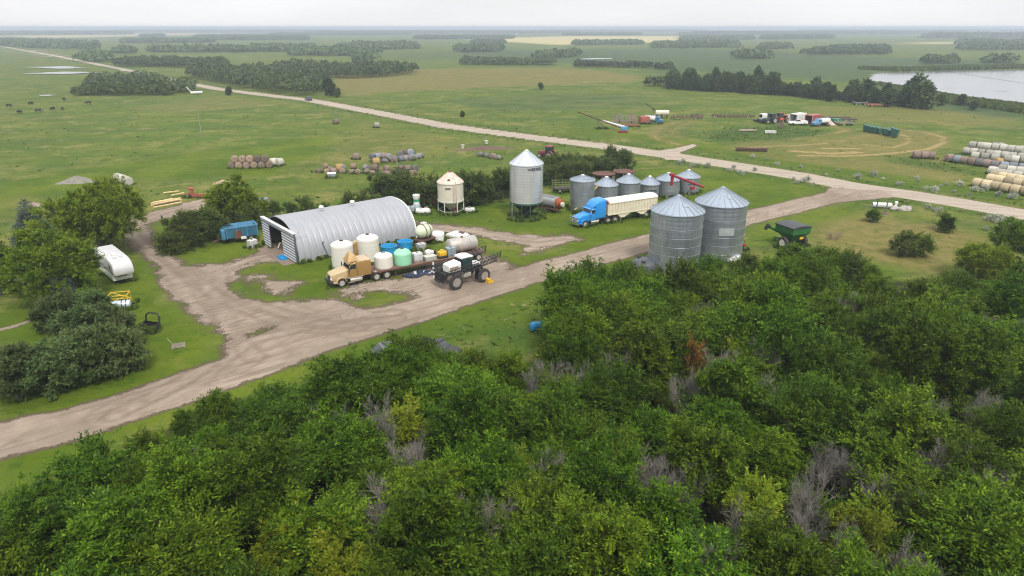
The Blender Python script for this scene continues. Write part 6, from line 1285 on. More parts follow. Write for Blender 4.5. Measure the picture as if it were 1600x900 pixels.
b = B(); b.prism([(-w2 - 0.08, 3.06), (w2 + 0.08, 3.06), (w2 + 0.08, 3.22), (w2 * 0.4, 3.40), (-w2 * 0.4, 3.40), (-w2 - 0.08, 3.22)], -a - 0.06, a + 0.06, 'yz'); b.build('tarp', M('black_tarp', (0.035, 0.037, 0.042), 0.5, 0, 0.15, 1.5), t)
for s in (1, -1): wheel(t, -0.3, s * (w2 + 0.12), 0.86, 0.58, s, M('cream_rim', (0.66, 0.62, 0.52), 0.5))
b = B(); b.beam((-0.3, -w2 + 0.2, 0.86), (-0.3, w2 - 0.2, 0.86), 0.22); b.beam((0.7, 0, 0.95), (a + 1.6, 0, 0.55), 0.22); b.beam((0.5, w2 * 0.4, 1.0), (a + 1.2, 0, 0.6), 0.12); b.beam((0.5, -w2 * 0.4, 1.0), (a + 1.2, 0, 0.6), 0.12); b.beam((a + 1.2, 0, 0), (a + 1.2, 0, 0.6), 0.1); b.build('tongue', GREENP, t)
b = B(); b.tube((a + 0.1, -w2 * 0.2, 1.3), (a + 0.35, w2 + 0.9, 2.75), 0.20, 12); b.build('auger', GREENP, t); b = B(); b.tube((a + 0.34, w2 + 0.75, 2.70), (a + 0.40, w2 + 1.15, 2.85), 0.30, 12); b.tube((a + 0.40, w2 + 1.1, 2.8), (a + 0.55, w2 + 1.35, 2.3), 0.28, 12, 0.24); b.build('auger_spout', BLACK, t)
b = B(); b.box(-a - 0.12, -a - 0.02, -0.3, 0.3, 1.6, 1.9); b.build('reflector', YELLOW, t)
# ---- red grain auger behind the row, seed wagon, dryer
p, q = at(1046, 318), at(1094, 315); t = thing('grain_auger', 'red grain auger leaning between the small bins and the two big bins', 'auger', (*p, 0), 0); d = np.array(q) - np.array(p); du = d / np.hypot(*d); pt = lambda s, z, o=0: (du[0] * s - du[1] * o, du[1] * s + du[0] * o, z)
Ld = float(np.hypot(*d)); b = B(); b.tube(pt(0.15, 5.0), pt(Ld + 0.4, 2.6), 0.21, 12); b.build('tube', RED, t); b = B(); b.tube(pt(0.2, 5.15), pt(0.05, 3.2), 0.30, 10, 0.24); b.box(-0.35, 0.35, -0.35, 0.35, 4.9, 5.35); b.build('spout', RED, t)
b = B(); b.beam(pt(2.6, 0.5, 0.9), pt(1.6, 4.4), 0.10); b.beam(pt(2.6, 0.5, -0.9), pt(1.6, 4.4), 0.10); b.beam(pt(2.6, 0.5, 0.9), pt(2.6, 0.5, -0.9), 0.10); b.beam(pt(2.6, 0.5, 0.9), pt(4.6, 3.1), 0.08); b.beam(pt(2.6, 0.5, -0.9), pt(4.6, 3.1), 0.08); b.build('undercarriage', BLACK, t)
b = B(); b.box(-0.4, 0.4, -0.3, 0.3, 0, 0.55); o = b.build('engine', RED, t, bevel=0.06); o.location = (*pt(4.1, 2.0)[:2], 2.3)
for s in (0.9, -0.9):
    o = wheel(t, 0, 0, 0.42, 0.2, 1); o.location = (*pt(2.6, 0, s)[:2], 0.42); o.rotation_euler[2] = math.atan2(du[1], du[0])
x, y = at(375, 378); wz = R(33); t = thing('feed_wagon', 'faded blue open topped feed wagon in front of the dark willow bushes', 'wagon', (x, y + 0.7, 0), wz); bw = BLUEW
b = B(); b.add([(-2.2, -1.15, 2.35), (2.2, -1.15, 2.35), (2.2, 1.15, 2.35), (-2.2, 1.15, 2.35), (-2.1, -0.8, 0.75), (2.1, -0.8, 0.75), (2.1, 0.8, 0.75), (-2.1, 0.8, 0.75), (-2.1, -1.05, 2.3), (2.1, -1.05, 2.3), (2.1, 1.05, 2.3), (-2.1, 1.05, 2.3), (-1.9, -0.6, 1.2), (1.9, -0.6, 1.2), (1.9, 0.6, 1.2), (-1.9, 0.6, 1.2)],
    [(0, 1, 5, 4), (1, 2, 6, 5), (2, 3, 7, 6), (3, 0, 4, 7), (4, 5, 6, 7), (0, 3, 11, 8), (0, 8, 9, 1), (1, 9, 10, 2), (2, 10, 11, 3), (8, 11, 15, 12), (8, 12, 13, 9), (9, 13, 14, 10), (10, 14, 15, 11), (12, 15, 14, 13)]); b.build('box', bw, t)
b = B(); [b.box(x_ - 0.05, x_ + 0.05, -1.2, -1.14, 0.8, 2.4) for x_ in (-2.1, -0.7, 0.7, 2.1)]; b.box(-2.28, 2.28, -1.22, -1.16, 2.28, 2.42); b.box(-2.28, 2.28, 1.16, 1.22, 2.28, 2.42); b.box(-2.28, -2.2, -1.16, 1.16, 2.28, 2.42); b.box(2.2, 2.28, -1.16, 1.16, 2.28, 2.42); b.build('rim_rails', M('pale_blue_paint', (0.10, 0.25, 0.38), 0.5, 0, 0.2), t)
b = B(); b.loft([(-2.75, 0.9, 0.6, 2.15, 0.2), (-2.24, 1.0, 0.6, 2.2, 0.2)]); b.build('front_housing', bw, t); b = B(); b.box(-1.1, -0.1, -1.27, -1.20, 0.75, 1.9); b.build('discharge_door', RUSTY, t); b = B(); b.box(-0.3, 0.4, -1.6, -1.25, 0.65, 0.95); b.build('discharge_chute', WHITE, t)
for s in (1, -1): wheel(t, 1.15, s * 0.95, 0.42, 0.28, s)
b = B(); b.beam((-2.7, 0, 0.7), (-4.0, 0, 0.45), 0.16); b.beam((-3.6, 0, 0), (-3.6, 0, 0.6), 0.1); b.build('tongue', RUSTY, t)
x, y = at(395, 387); tote('white caged tank on the grass beside the blue feed wagon', (x, y), wz + 0.3, WHITE, h=1.0)
x, y = at(864, 333); t = thing('grain_dryer', 'grey grain dryer with an orange burner end beside the tall hopper bin', 'grain dryer', (x, y + 0.8, 0), R(-38))
b = B(); b.loft([(-3.0, 1.0, 0.9, 2.6, 0.7), (0.9, 1.0, 0.9, 2.6, 0.7)], 5); b.build('drying_column', M('dryer_grey', (0.34, 0.36, 0.38), 0.5, 0.3, 0.15, 1.0, RUST, 0.2), t)
b = B(); [b.box(-2.9, 0.8, -0.62 + 0.4 * i, -0.58 + 0.4 * i, 2.58, 2.66) for i in range(4)]; b.build('top_rails', STEEL, t)
b = B(); b.lathe([(0.85, 0.92), (0.86, 1.25), (0.6, 1.45), (0.55, 1.8), (0.3, 1.85)], 20, (0, 0, 1.75), 'x'); b.build('burner', ORANGE, t); b = B(); b.lathe([(0.4, 1.8), (0.4, 2.2), (0.2, 2.25)], 16, (0, -0.1, 1.6), 'x'); b.build('fan', CREAM, t)
b = B(); b.box(-3.1, 1.6, -0.9, -0.75, 0.6, 0.85); b.box(-3.1, 1.6, 0.75, 0.9, 0.6, 0.85); b.box(-3.0, 1.2, -0.7, 0.7, 0.5, 0.88); b.build('frame', RUSTY, t)
b = B(); b.tube((-3.2, 0, 1.2), (-3.6, 0, 3.2), 0.2, 8); b.beam((-3.3, 0.2, 3.2), (-2.2, 0.2, 2.6), 0.2); b.build('elevator', ORANGE, t)
for s in (1, -1): wheel(t, -0.8, s * 1.0, 0.38, 0.24, s)
# ---- camping trailer
RZ_ = R(-47); x, y = at(186, 447); t = thing('camping_trailer', 'white camping trailer with rounded nose, half under the round maple', 'camping trailer', (x + 0.2, y + 0.9, 0), RZ_)
t.scale = (0.93, 0.93, 0.93); b = B(); b.loft([(1.05, 1.16, 1.62, 2.15, 0.16), (0.98, 1.18, 1.48, 2.45, 0.2), (0.55, 1.20, 1.42, 2.98, 0.22), (-0.25, 1.20, 1.40, 3.26, 0.16), (-2.4, 1.20, 1.38, 3.34, 0.12), (-7.8, 1.20, 1.2, 3.30, 0.12)]); b.build('body', M('camper_white', (0.50, 0.50, 0.50), 0.4, 0, 0.10, 0.7, (0.34, 0.33, 0.31), 0.18), t)
b = B(); b.loft([(-0.15, 1.17, 0.55, 1.5, 0.10), (-0.25, 1.18, 0.5, 1.5, 0.10), (-7.75, 1.18, 0.5, 1.5, 0.10)]); b.build('lower_body', M('trailer_side', (0.66, 0.66, 0.63), 0.45, 0, 0.08), t)
for s in (1, -1):
    b = B(); b.prism([(-0.9, 2.0), (-0.35, 2.1), (-0.35, 2.65), (-0.9, 2.7)], -0.01, 0.01); o = b.build('window', GLASSD, t); o.location[1] = s * 1.203
    b = B(); b.add([(0.9, s * 1.203, 1.75), (0.2, s * 1.208, 1.60), (-1.5, s * 1.208, 1.75), (-4, s * 1.208, 1.72), (-4, s * 1.208, 1.80), (-1.5, s * 1.208, 1.88), (0.2, s * 1.208, 1.72)], [(0, 1, 2, 3, 4, 5, 6)]); b.build('side_stripe', M('brown_stripe', (0.13, 0.08, 0.05), 0.5), t)
    b = B(); b.beam((-0.4, s * 0.9, 0), (-0.4, s * 0.9, 0.6), 0.1); b.build('jack_leg', BLACK, t)
    for xx in (-5.0, -5.9): wheel(t, xx, s * 1.0, 0.38, 0.22, s)
b = B(); b.box(0.1, 0.75, -0.75, 0.35, 1.28, 1.43); b.build('hitch_box', BLACK, t)
b = B(); b.loft([(-2.7, 0.32, 3.33, 3.58, 0.08), (-1.9, 0.30, 3.33, 3.55, 0.08)]); b.build('air_conditioner', WHITE, t); b = B(); b.box(-1.2, -0.8, -0.5, -0.1, 3.3, 3.42); b.box(-1.3, -0.9, 0.25, 0.6, 3.3, 3.42); b.build('roof_vent', M('vent_grey', (0.5, 0.5, 0.5), 0.5), t)
b = B(); b.box(-5.2, -1.5, 1.15, 1.26, 3.02, 3.12); b.build('awning', WHITE, t)
# ---- yellow framed tank, loader bucket, scrap frame
x, y = at(188, 487); t = thing('framed_tank', 'silver barrel tank carrying a yellow pipe frame, beside the lilac thicket', 'tank', (x, y + 0.5, 0), R(15)); B().lathe([(0.02, -0.95), (0.45, -0.88), (0.5, -0.8), (0.5, 0.8), (0.45, 0.88), (0.02, 0.95)], 18, (0, 0, 0.62), 'x').build('barrel', M('pale_blue_steel', (0.50, 0.57, 0.62), 0.35, 0.4, 0.1), t, 50)
b = B(); b.lathe([(0.515, 0.05), (0.52, 0.1), (0.515, 0.15)], 18, (0, 0, 0.62), 'x'); b.lathe([(0.515, 0.45), (0.52, 0.5), (0.515, 0.55)], 18, (0, 0, 0.62), 'x'); b.build('band', BLACK, t)
b = B(); c8 = [(sx * 0.95 - 0.35, sy * 0.65 + 1.0) for sx, sy in ((-1, -1), (1, -1), (1, 1), (-1, 1))]
for i in range(4):
    p, q = c8[i], c8[(i + 1) % 4]
    for z in (0.75, 1.55): b.tube((*p, z), (*q, z), 0.05, 6)
    b.tube((*p, 0), (*p, 1.55), 0.05, 6)
b.tube((*c8[0], 0.75), (*c8[1], 1.55), 0.04, 6); b.tube((*c8[2], 0.75), (*c8[3], 1.55), 0.04, 6); b.build('pipe_frame', YELLOW, t)
b = B(); b.ball((-0.35, 1.0, 0.55), (0.3, 0.3, 0.35)); b.box(-0.9, 0.2, 0.6, 1.4, 0.1, 0.25); b.build('engine', BLACK, t)
x, y = at(231, 521); t = thing('loader_bucket', 'black loader bucket with an arched guard lying on the grass', 'loader bucket', (x, y + 0.4, 0), R(-15))
b = B(); pr = [(-0.55, 0.0), (0.25, 0.02), (0.5, 0.25), (0.55, 0.75), (0.40, 1.0)]
for (p, q) in zip(pr[:-1], pr[1:]): b.add([(-0.85, p[0], p[1]), (0.85, p[0], p[1]), (0.85, q[0], q[1]), (-0.85, q[0], q[1]), (-0.85, p[0] + 0.02, p[1] + 0.05), (0.85, p[0] + 0.02, p[1] + 0.05), (0.85, q[0] - 0.04, q[1] + 0.02), (-0.85, q[0] - 0.04, q[1] + 0.02)], [(0, 1, 2, 3), (4, 7, 6, 5), (0, 4, 5, 1), (3, 2, 6, 7)])
for s in (1, -1): b.prism(pr + [(-0.5, 0.05)], s * 0.85 - 0.03, s * 0.85 + 0.03, 'yz')
b.build('bucket', BLACK, t); b = B(); b.path([(-0.85, 0.5, 0.1), (-0.8, 0.75, 1.5), (-0.45, 0.85, 1.75), (0.45, 0.85, 1.75), (0.8, 0.75, 1.45), (0.85, 0.5, 0.5)], 0.09, 8); b.build('guard', BLACK, t); b = B(); b.ball((0.1, 0.05, 0.15), (0.6, 0.35, 0.22)); b.build('soil_inside', SOIL, t)
x, y = at(279, 541); t = thing('scrap_frame', 'small rusty grey scrap frame on the grass near the drive', 'scrap', (x, y, 0), R(25)); b = B(); [b.box(-0.6, 0.6, -0.5 + 0.25 * i, -0.42 + 0.25 * i, 0.05, 0.1) for i in range(5)]; b.box(-0.6, -0.5, -0.55, 0.55, 0, 0.05); b.box(0.5, 0.6, -0.55, 0.55, 0, 0.05); b.beam((-0.5, 0.4, 0.1), (-0.9, 0.7, 0.75), 0.05); b.build('frame', WOODP_, t)
x, y = at(556, 490); t = thing('gravel_heap', 'low heap of pale gravel at the edge of the dirt yard', 'gravel heap', (x, y, 0), 0.4)
def heap(r1, r2, h, seed):
    r = np.random.default_rng(seed); n, m = 26, 8; vs = [(0, 0, h)]; fs = []
    for j in range(1, m + 1):
        f = j / m
        for i in range(n): a = 2 * math.pi * i / n; k = 1 + 0.13 * math.sin(3 * a + seed) + 0.07 * math.sin(7 * a); vs.append((math.cos(a) * r1 * f * k, math.sin(a) * r2 * f * k, h * (1 - f) ** 1.15 * (1 + r.normal(0, 0.08)) - 0.03 * (j == m)))
    for i in range(n): fs.append((0, 1 + i, 1 + (i + 1) % n))
    for j in range(m - 1):
        for i in range(n): a = 1 + j * n; fs.append((a + i, a + n + i, a + n + (i + 1) % n, a + (i + 1) % n))
    return B().add(vs, fs)
heap(1.7, 1.4, 0.40, 3).build('heap', M('gravel_heap', (0.23, 0.18, 0.14), 0.95, 0, 0.25, 1.5, bump=0.8), t, 80)
# ---- cars half hidden by the front trees, blue barrel
def car(label, name, loc, rz, body, roofc=None, pickup=False, scale=1.0):
    t = thing(name, label, 'pickup' if pickup else 'car', loc if len(loc) == 3 else (*loc, gz(*loc)), rz); t.scale = (scale,) * 3; roofc = roofc or body
    b = B(); b.loft([(2.25, 0.72, 0.42, 0.80, 0.14), (2.1, 0.84, 0.36, 0.90, 0.14), (0.9, 0.90, 0.34, 0.98, 0.14), (-2.0, 0.90, 0.34, 1.00, 0.14), (-2.25, 0.80, 0.42, 0.95, 0.14)]); b.build('body', body, t)
    x1 = -0.55 if pickup else -1.85
    b = B(); b.loft([(0.95, 0.80, 0.96, 1.00, 0.02), (0.30, 0.72, 0.98, 1.44, 0.12), (x1 + 0.4, 0.72, 0.98, 1.46, 0.12), (x1, 0.80, 0.98, 1.05, 0.04)]); b.build('window_band', GLASSD, t)
    b = B(); b.loft([(0.32, 0.70, 1.43, 1.49, 0.03), (x1 + 0.42, 0.70, 1.445, 1.51, 0.03)]); b.build('roof', roofc, t)
    if pickup: b = B(); b.box(-2.2, -0.6, -0.88, -0.80, 0.98, 1.12); b.box(-2.2, -0.6, 0.80, 0.88, 0.98, 1.12); b.box(-2.24, -2.16, -0.80, 0.80, 0.98, 1.12); b.build('box_sides', body, t)
    for s in (1, -1):
        for xx in (1.4, -1.4): wheel(t, xx, s * 0.84, 0.33, 0.22, s)
        b = B(); b.box(2.12, 2.235, -0.14, 0.14, 0.62, 0.76); o = b.build('headlight', M('lamp_glass', (0.75, 0.75, 0.72), 0.1), t, bevel=0.03); o.location[1] = s * 0.62
        b = B(); b.box(-2.262, -2.2, -0.13, 0.13, 0.66, 0.86); o = b.build('tail_light', M('tail_red', (0.45, 0.02, 0.02), 0.2), t); o.location[1] = s * 0.66
    return t
car('dark wagon with pale rear stripe and red tail light, half hidden by the front trees', 'parked_car', at(618, 558), R(25), M('navy_paint', (0.035, 0.040, 0.055), 0.3, 0, 0.1, coat=0.5), M('grey_roof', (0.09, 0.095, 0.11), 0.4))
car('black wreck with a bare cream part, sunk in the weeds behind the front trees', 'wrecked_car', at(684, 555), R(-28), M('dull_black_paint', (0.03, 0.032, 0.038), 0.5, 0, 0.2), None, True)
x, y = at(672, 566); t = thing('cream_sack', 'cream coloured bundle beside the black wreck behind the front trees', 'bundle', (x, y - 1.0, 0), 0.5); b = B(); b.ball((0, 0, 0.9), (0.8, 0.55, 0.5), 12, 8); b.ball((0.6, 0.1, 0.75), (0.45, 0.4, 0.4), 10, 7); b.box(-0.9, 1.0, -0.5, 0.5, 0, 0.5); b.build('bundle', M('cream_cloth', (0.62, 0.55, 0.36), 0.8, 0, 0.15, 3), t)
x, y = at(838, 518); t = thing('blue_barrel', 'bright blue barrel pump lying in the weeds under the dark tree', 'barrel', (x, y, 0), R(25)); B().lathe([(0.02, -0.62), (0.42, -0.6), (0.46, -0.55), (0.46, -0.2), (0.48, -0.17), (0.46, -0.14), (0.46, 0.2), (0.48, 0.23), (0.46, 0.26), (0.46, 0.55), (0.42, 0.6), (0.02, 0.62)], 18, (0, 0, 0.62), 'x').build('barrel', AQUA, t, 50)
b = B(); b.tube((0.62, 0, 0.7), (1.9, 0.2, 1.05), 0.07, 6); b.beam((1.1, 0.1, 0.75), (1.5, 0.15, 0.95), 0.2, 0.1); b.build('pipe_arm', WHITE, t); b = B(); b.box(-0.5, 0.5, -0.35, 0.35, 0.0, 0.2); b.build('skid', BLACK, t)
# ---- round the two big bins
x, y = at(1008, 420); t = thing('round_tank_top', 'dark grey round tank top showing above the bushes beside the nearer big bin', 'tank', (x, y, 0), 0); B().lathe([(1.7, 0), (1.72, 0.9), (1.5, 1.15), (0.6, 1.3), (0.02, 1.32)], 28).build('body', M('dark_grey_poly', (0.075, 0.08, 0.095), 0.5), t, 50)
b = B(); [b.box(-0.25 + math.cos(a) * 1.2, 0.25 + math.cos(a) * 1.2, -0.2 + math.sin(a) * 1.2, 0.2 + math.sin(a) * 1.2, 1.1, 1.4) for a in (0.4, 2.2, 4.3)]; b.build('lids', BLACK, t, bevel=0.04)
x, y = at(1153, 392); t = thing('red_sweep', 'dark red implement frame beside the farther big bin', 'implement', (x, y, 0), 0.2); b = B(); b.box(-0.9, 1.0, -0.25, 0.25, 0.7, 0.95); b.box(-0.9, 1.0, 0.3, 0.5, 1.05, 1.4); [b.beam((x_, 0, 0), (x_, 0.3, 1.1), 0.12) for x_ in (-0.7, 0.1, 0.9)]; b.tube((-1.0, 0.2, 0.4), (-1.05, 0.3, 2.6), 0.07, 6); b.build('frame', RED, t)
x, y = at(1145, 411); t = thing('white_blower', 'white chute of a fan at the foot of the farther big bin', 'fan', (x, y, 0), R(30)); b = B(); b.loft([(-0.9, 0.25, 0.1, 0.45, 0.1), (0, 0.4, 0.2, 0.8, 0.15), (0.5, 0.42, 0.2, 1.0, 0.15)]); b.build('chute', WHITE, t); b = B(); b.lathe([(0.5, 0.5), (0.5, 0.95), (0.3, 1.0)], 16, (0, 0, 0.6), 'x'); b.build('fan_drum', M('fan_grey', (0.35, 0.37, 0.38), 0.5, 0.3), t); b = B(); b.beam((0.4, 0.2, 0.9), (0.1, 0.6, 1.9), 0.08); b.build('pole', STEEL, t)
# rusty hopper rings and the green deck wagon behind the row
for u, v, lb in ((945, 289, 'left rusty round bin hopper on legs behind the small bins'), (977, 285, 'right rusty round bin hopper on legs behind the small bins')):
    x, y = at(u, v + 10); t = thing('bin_hopper', lb, 'hopper', (x, y + 2.5, 0), 0.3); B().lathe([(2.15, 2.75), (2.2, 2.95), (2.05, 2.96), (1.0, 2.2), (0.3, 1.2), (0.3, 0.7), (0.34, 0.7), (0.4, 1.2), (1.1, 2.1)], 28).build('cone', RUSTY, t, 50)
    for i in range(6): a = math.pi / 3 * i; b = B(); b.beam((2.05 * math.cos(a), 2.05 * math.sin(a), 0), (2.05 * math.cos(a), 2.05 * math.sin(a), 2.75), 0.11); b.build('leg', M('grey_leg', (0.30, 0.30, 0.30), 0.6, 0.2), t)
x, y = at(886, 300); t = thing('deck_wagon', 'low dark wagon with a green mesh rack behind the leftmost small bin', 'wagon', (x, y, 0), R(12)); b = B(); b.box(-2.6, 2.6, -1.1, 1.1, 0.75, 0.95); b.box(-2.6, 2.6, -0.3, 0.3, 0.5, 0.75); b.build('deck', M('dark_deck', (0.06, 0.05, 0.045), 0.8), t); b = B()
for s in (1, -1):
    for i in range(9): b.beam((-2.6 + 0.65 * i, s * 1.08, 0.95), (-2.6 + 0.65 * i, s * 1.08, 2.1), 0.06)
    for z in (1.3, 1.7, 2.1): b.beam((-2.6, s * 1.08, z), (2.6, s * 1.08, z), 0.06)
b.build('rack', M('olive_rack', (0.16, 0.19, 0.07), 0.6), t)
for s in (1, -1):
    for xx in (-1.7, 1.7): wheel(t, xx, s * 0.9, 0.4, 0.22, s)
# stack of containers left of the cream bin, tanks, propane
x, y = at(651, 330); t = thing('green_white_tank', 'small white tank with a green band standing on a blue grey drum', 'tank', (x, y + 0.4, 1.25), 0.2); B().lathe([(0.5, 0), (0.52, 0.35)], 14).build('lower_drum', WHITE, t); B().lathe([(0.53, 0.36), (0.53, 0.72)], 14).build('green_band', M('band_green', (0.02, 0.28, 0.13), 0.5), t); B().lathe([(0.5, 0.73), (0.62, 1.0), (0.62, 1.5), (0.45, 1.55)], 14).build('upper_drum', WHITE, t)
x, y = at(651, 331); t = thing('steel_drum_stand', 'blue grey drum carrying the small green banded tank', 'drum', (x, y + 0.4, 0), 0); B().lathe([(0.62, 0), (0.62, 1.15), (0.55, 1.25)], 16).build('drum', M('blue_grey_drum', (0.34, 0.40, 0.43), 0.5), t)
x, y = at(642, 333); tote('blue grey caged tank left of the green banded tank', (x, y), 0.3, M('blue_grey_drum', (0.34, 0.40, 0.43), 0.5))
x, y = at(658, 335); cyl_tank('shorter white cylinder lying on the grass left of the cream hopper bin', (x, y), R(-20), 0.5, 1.5, WHITE, 'white_cylinder', STEEL, 0.05)
x, y = at(667, 335); cyl_tank('white cylinder end facing out beside the shorter one, left of the cream bin', (x, y), R(-60), 0.55, 0.9, WHITE, 'white_cylinder', STEEL, 0.05)
x, y = at(734, 332.5); cyl_tank('small grey propane tank lying right of the cream hopper bin', (x, y), R(5), 0.42, 1.5, M('pale_grey', (0.46, 0.47, 0.46), 0.5), 'propane_tank', STEEL, 0.08)
x, y = at(676, 322); t = thing('red_auger_hopper', 'dark red auger hopper half in the bushes left of the cream bin', 'auger', (x, y, 0), 0.1); b = B(); b.tube((-1.8, 0, 1.3), (2.6, 0, 2.2), 0.14, 8); b.build('tube', M('dull_red', (0.22, 0.07, 0.06), 0.6), t); b = B(); b.add([(-0.2, -0.6, 1.3), (1.2, -0.6, 1.3), (1.2, 0.6, 1.3), (-0.2, 0.6, 1.3), (0.2, -0.2, 0.2), (0.8, -0.2, 0.2), (0.8, 0.2, 0.2), (0.2, 0.2, 0.2)], [(0, 1, 2, 3), (0, 4, 5, 1), (1, 5, 6, 2), (2, 6, 7, 3), (3, 7, 4, 0), (4, 7, 6, 5)]); b.build('hopper', M('dull_red', (0.22, 0.07, 0.06), 0.6), t)
x, y = at(411, 323); t = thing('galvanised_trough', 'round galvanised stock tank beside the bush tree behind the shed', 'tub', (x, y, 0), 0); B().lathe([(0.9, 0), (0.95, 1.4), (0.98, 1.45), (0.90, 1.45), (0.86, 0.3), (0.01, 0.3)], 22).build('tub', M('pale_galv', (0.46, 0.52, 0.56), 0.4, 0.4), t, 50)
# ================================================================== BALES AND FAR MACHINES
def straw_material(name, c1, c2, wrap=None):
    m, t, b, o = nodes_of(name); N = t.nodes.new; K = t.links.new
    tc = N('ShaderNodeTexCoord'); n = N('ShaderNodeTexNoise'); n.inputs['Scale'].default_value = 5; n.inputs['Detail'].default_value = 7; n.inputs['Roughness'].default_value = 0.75
    mp = N('ShaderNodeMapping'); mp.inputs['Scale'].default_value = (3.0, 0.6, 0.6); K(tc.outputs['Object'], mp.inputs[0]); K(mp.outputs[0], n.inputs['Vector'])
    oi = N('ShaderNodeObjectInfo'); mx = N('ShaderNodeMix'); mx.data_type = 'RGBA'; mx.inputs[6].default_value = (*c1, 1); mx.inputs[7].default_value = (*c2, 1)
    mr = N('ShaderNodeMapRange'); mr.inputs[1].default_value = 0.3; mr.inputs[2].default_value = 0.7; K(n.outputs[0], mr.inputs[0]); K(mr.outputs[0], mx.inputs[0])
    hs = N('ShaderNodeHueSaturation'); vr = N('ShaderNodeMapRange'); vr.inputs[3].default_value = 0.62; vr.inputs[4].default_value = 1.3; K(oi.outputs['Random'], vr.inputs[0]); K(vr.outputs[0], hs.inputs['Value']); K(mx.outputs[2], hs.inputs['Color'])
    K(hs.outputs[0], b.inputs['Base Color']); b.inputs['Roughness'].default_value = 0.9; b.inputs['Specular IOR Level'].default_value = 0.15
    bp = N('ShaderNodeBump'); bp.inputs['Strength'].default_value = 0.6; bp.inputs['Distance'].default_value = 0.06; K(n.outputs[0], bp.inputs['Height']); K(bp.outputs[0], b.inputs['Normal'])
    return m
BALE = {'tan': straw_material('tan_hay', (0.29, 0.215, 0.150), (0.18, 0.13, 0.095)), 'grey': straw_material('weathered_hay', (0.21, 0.20, 0.20), (0.13, 0.12, 0.12)), 'brown': straw_material('brown_hay', (0.22, 0.165, 0.135), (0.135, 0.105, 0.088)),
        'pale': straw_material('pale_straw', (0.47, 0.39, 0.25), (0.35, 0.285, 0.18)), 'white': straw_material('net_wrapped_straw', (0.40, 0.385, 0.33), (0.30, 0.29, 0.25)), 'blue': straw_material('blue_grey_hay', (0.215, 0.235, 0.265), (0.150, 0.165, 0.190)), 'gold': straw_material('golden_hay', (0.36, 0.25, 0.11), (0.26, 0.17, 0.08))}
BALE_ME = {}
def bale_me(kind, v):
    if (kind, v) not in BALE_ME:
        r = np.random.default_rng(v + 900); b = B(); n = 20; pr = [(0.02, -0.76), (0.45, -0.775), (0.78, -0.76), (0.90, -0.68), (0.92, -0.3), (0.93, 0.0), (0.92, 0.3), (0.90, 0.68), (0.78, 0.76), (0.45, 0.775), (0.02, 0.76)]
        b.lathe(pr, n, axis='x')
        b.v = [(x, y * (1 + 0.03 * math.sin(3 * x + v)) + r.normal(0, 0.012), max(z * (1 - 0.05 * (z < 0)), -0.84) + r.normal(0, 0.012)) for x, y, z in b.v]
        BALE_ME[kind, v] = b.mesh('hay_bale', BALE[kind], 50)
    return BALE_ME[kind, v]
br_ = np.random.default_rng(55)
def bale(kind, x, y, z, rz, label, group, s=1.0, name='hay_bale'):
    o = link(name, bale_me(kind, int(br_.integers(3)))); o.location = (x, y, gz(x, y) + 0.80 * s + z); o.rotation_euler = (0, 0, rz); o.scale = (s, s, s)
    return tag(o, label, 'hay bale', group)
# pyramid on the left field (two layers)
x0, y0 = at(362, 263); x1, y1 = at(420, 262); d = np.array([x1 - x0, y1 - y0]); L_ = float(np.hypot(*d)); d /= L_; nrm = np.array([-d[1], d[0]]); ang = math.atan2(nrm[1], nrm[0]) + 0.12
for i in range(6):
    p = np.array([x0, y0]) + d * 1.62 * i
    bale('tan' if i % 2 else 'brown', *p, 0, ang, 'brown round bale in the bottom layer of the neat stack on the left pasture', 'bottom bales of the neat stack', 0.84); 
    if i < 4: q = p + nrm * 1.6; bale('brown', *q, 0, ang, 'brown round bale in the back row of the neat stack on the left pasture', 'back bales of the neat stack', 0.84)
for i in range(5):
    p = np.array([x0, y0]) + d * (1.62 * i + 0.8) + nrm * 0.25; bale('brown' if i > 2 else 'tan', *p, 1.28, ang, 'round bale lying on top of the neat stack on the left pasture', 'top bales of the neat stack', 0.84)
bale('white', *at(428, 259), 0, 0.8, 'paler bale standing apart at the right end of the neat stack', None); bale('white', *at(437, 259), 0, 1.0, 'palest outermost bale at the right of the neat stack', None)
def pile(px, rows, kinds, label, group, gap=1.75, jitter=0.35, top=0.4, s=1.0, rowoff=1.7):
    line = poly_at(px); k = 0
    for rw in range(rows):
        for a, b_ in zip(line[:-1], line[1:]):
            dd = b_ - a; n = max(1, int(np.hypot(*dd) / gap)); nn = np.array([-dd[1], dd[0]]) / np.hypot(*dd)
            if nn[1] < 0: nn = -nn
            for i in range(n):
                p = a + dd * (i + 0.5) / n + nn * rowoff * rw + br_.normal(0, jitter, 2); z = 0
                if rw and br_.random() < top: z = 0.75
                bale(kinds[int(br_.integers(len(kinds)))], *p, z - 0.2, br_.random() * 3.1, label, group, s * (0.60 + 0.24 * br_.random()))
pile([(577, 253), (610, 254), (645, 249), (662, 247)], 3, ['grey', 'brown', 'grey', 'grey', 'blue'], 'weathered grey bale in the loose heap behind the thicket, upper of two heaps', 'upper heap of old bales', 1.25, 0.25, 0.6, 1.0, 1.3)
pile([(493, 270), (530, 271), (560, 270), (600, 275), (655, 273)], 2, ['brown', 'grey', 'tan', 'brown'], 'weathered brown bale in the long lower heap near the thicket', 'lower heap of old bales', 1.4, 0.3, 0.5, 1.0, 1.4)
bale('gold', *at(531, 269), 0.1, 0.4, 'golden bale in the long lower heap of old bales', None); bale('gold', *at(588, 256), -0.3, 0.4, 'golden broken bale at the foot of the upper heap', None)
pile([(746, 243), (782, 250)], 1, ['brown', 'grey'], 'old greyish bale in the short row left of the tall silver bin', 'short row of old bales', 1.7)
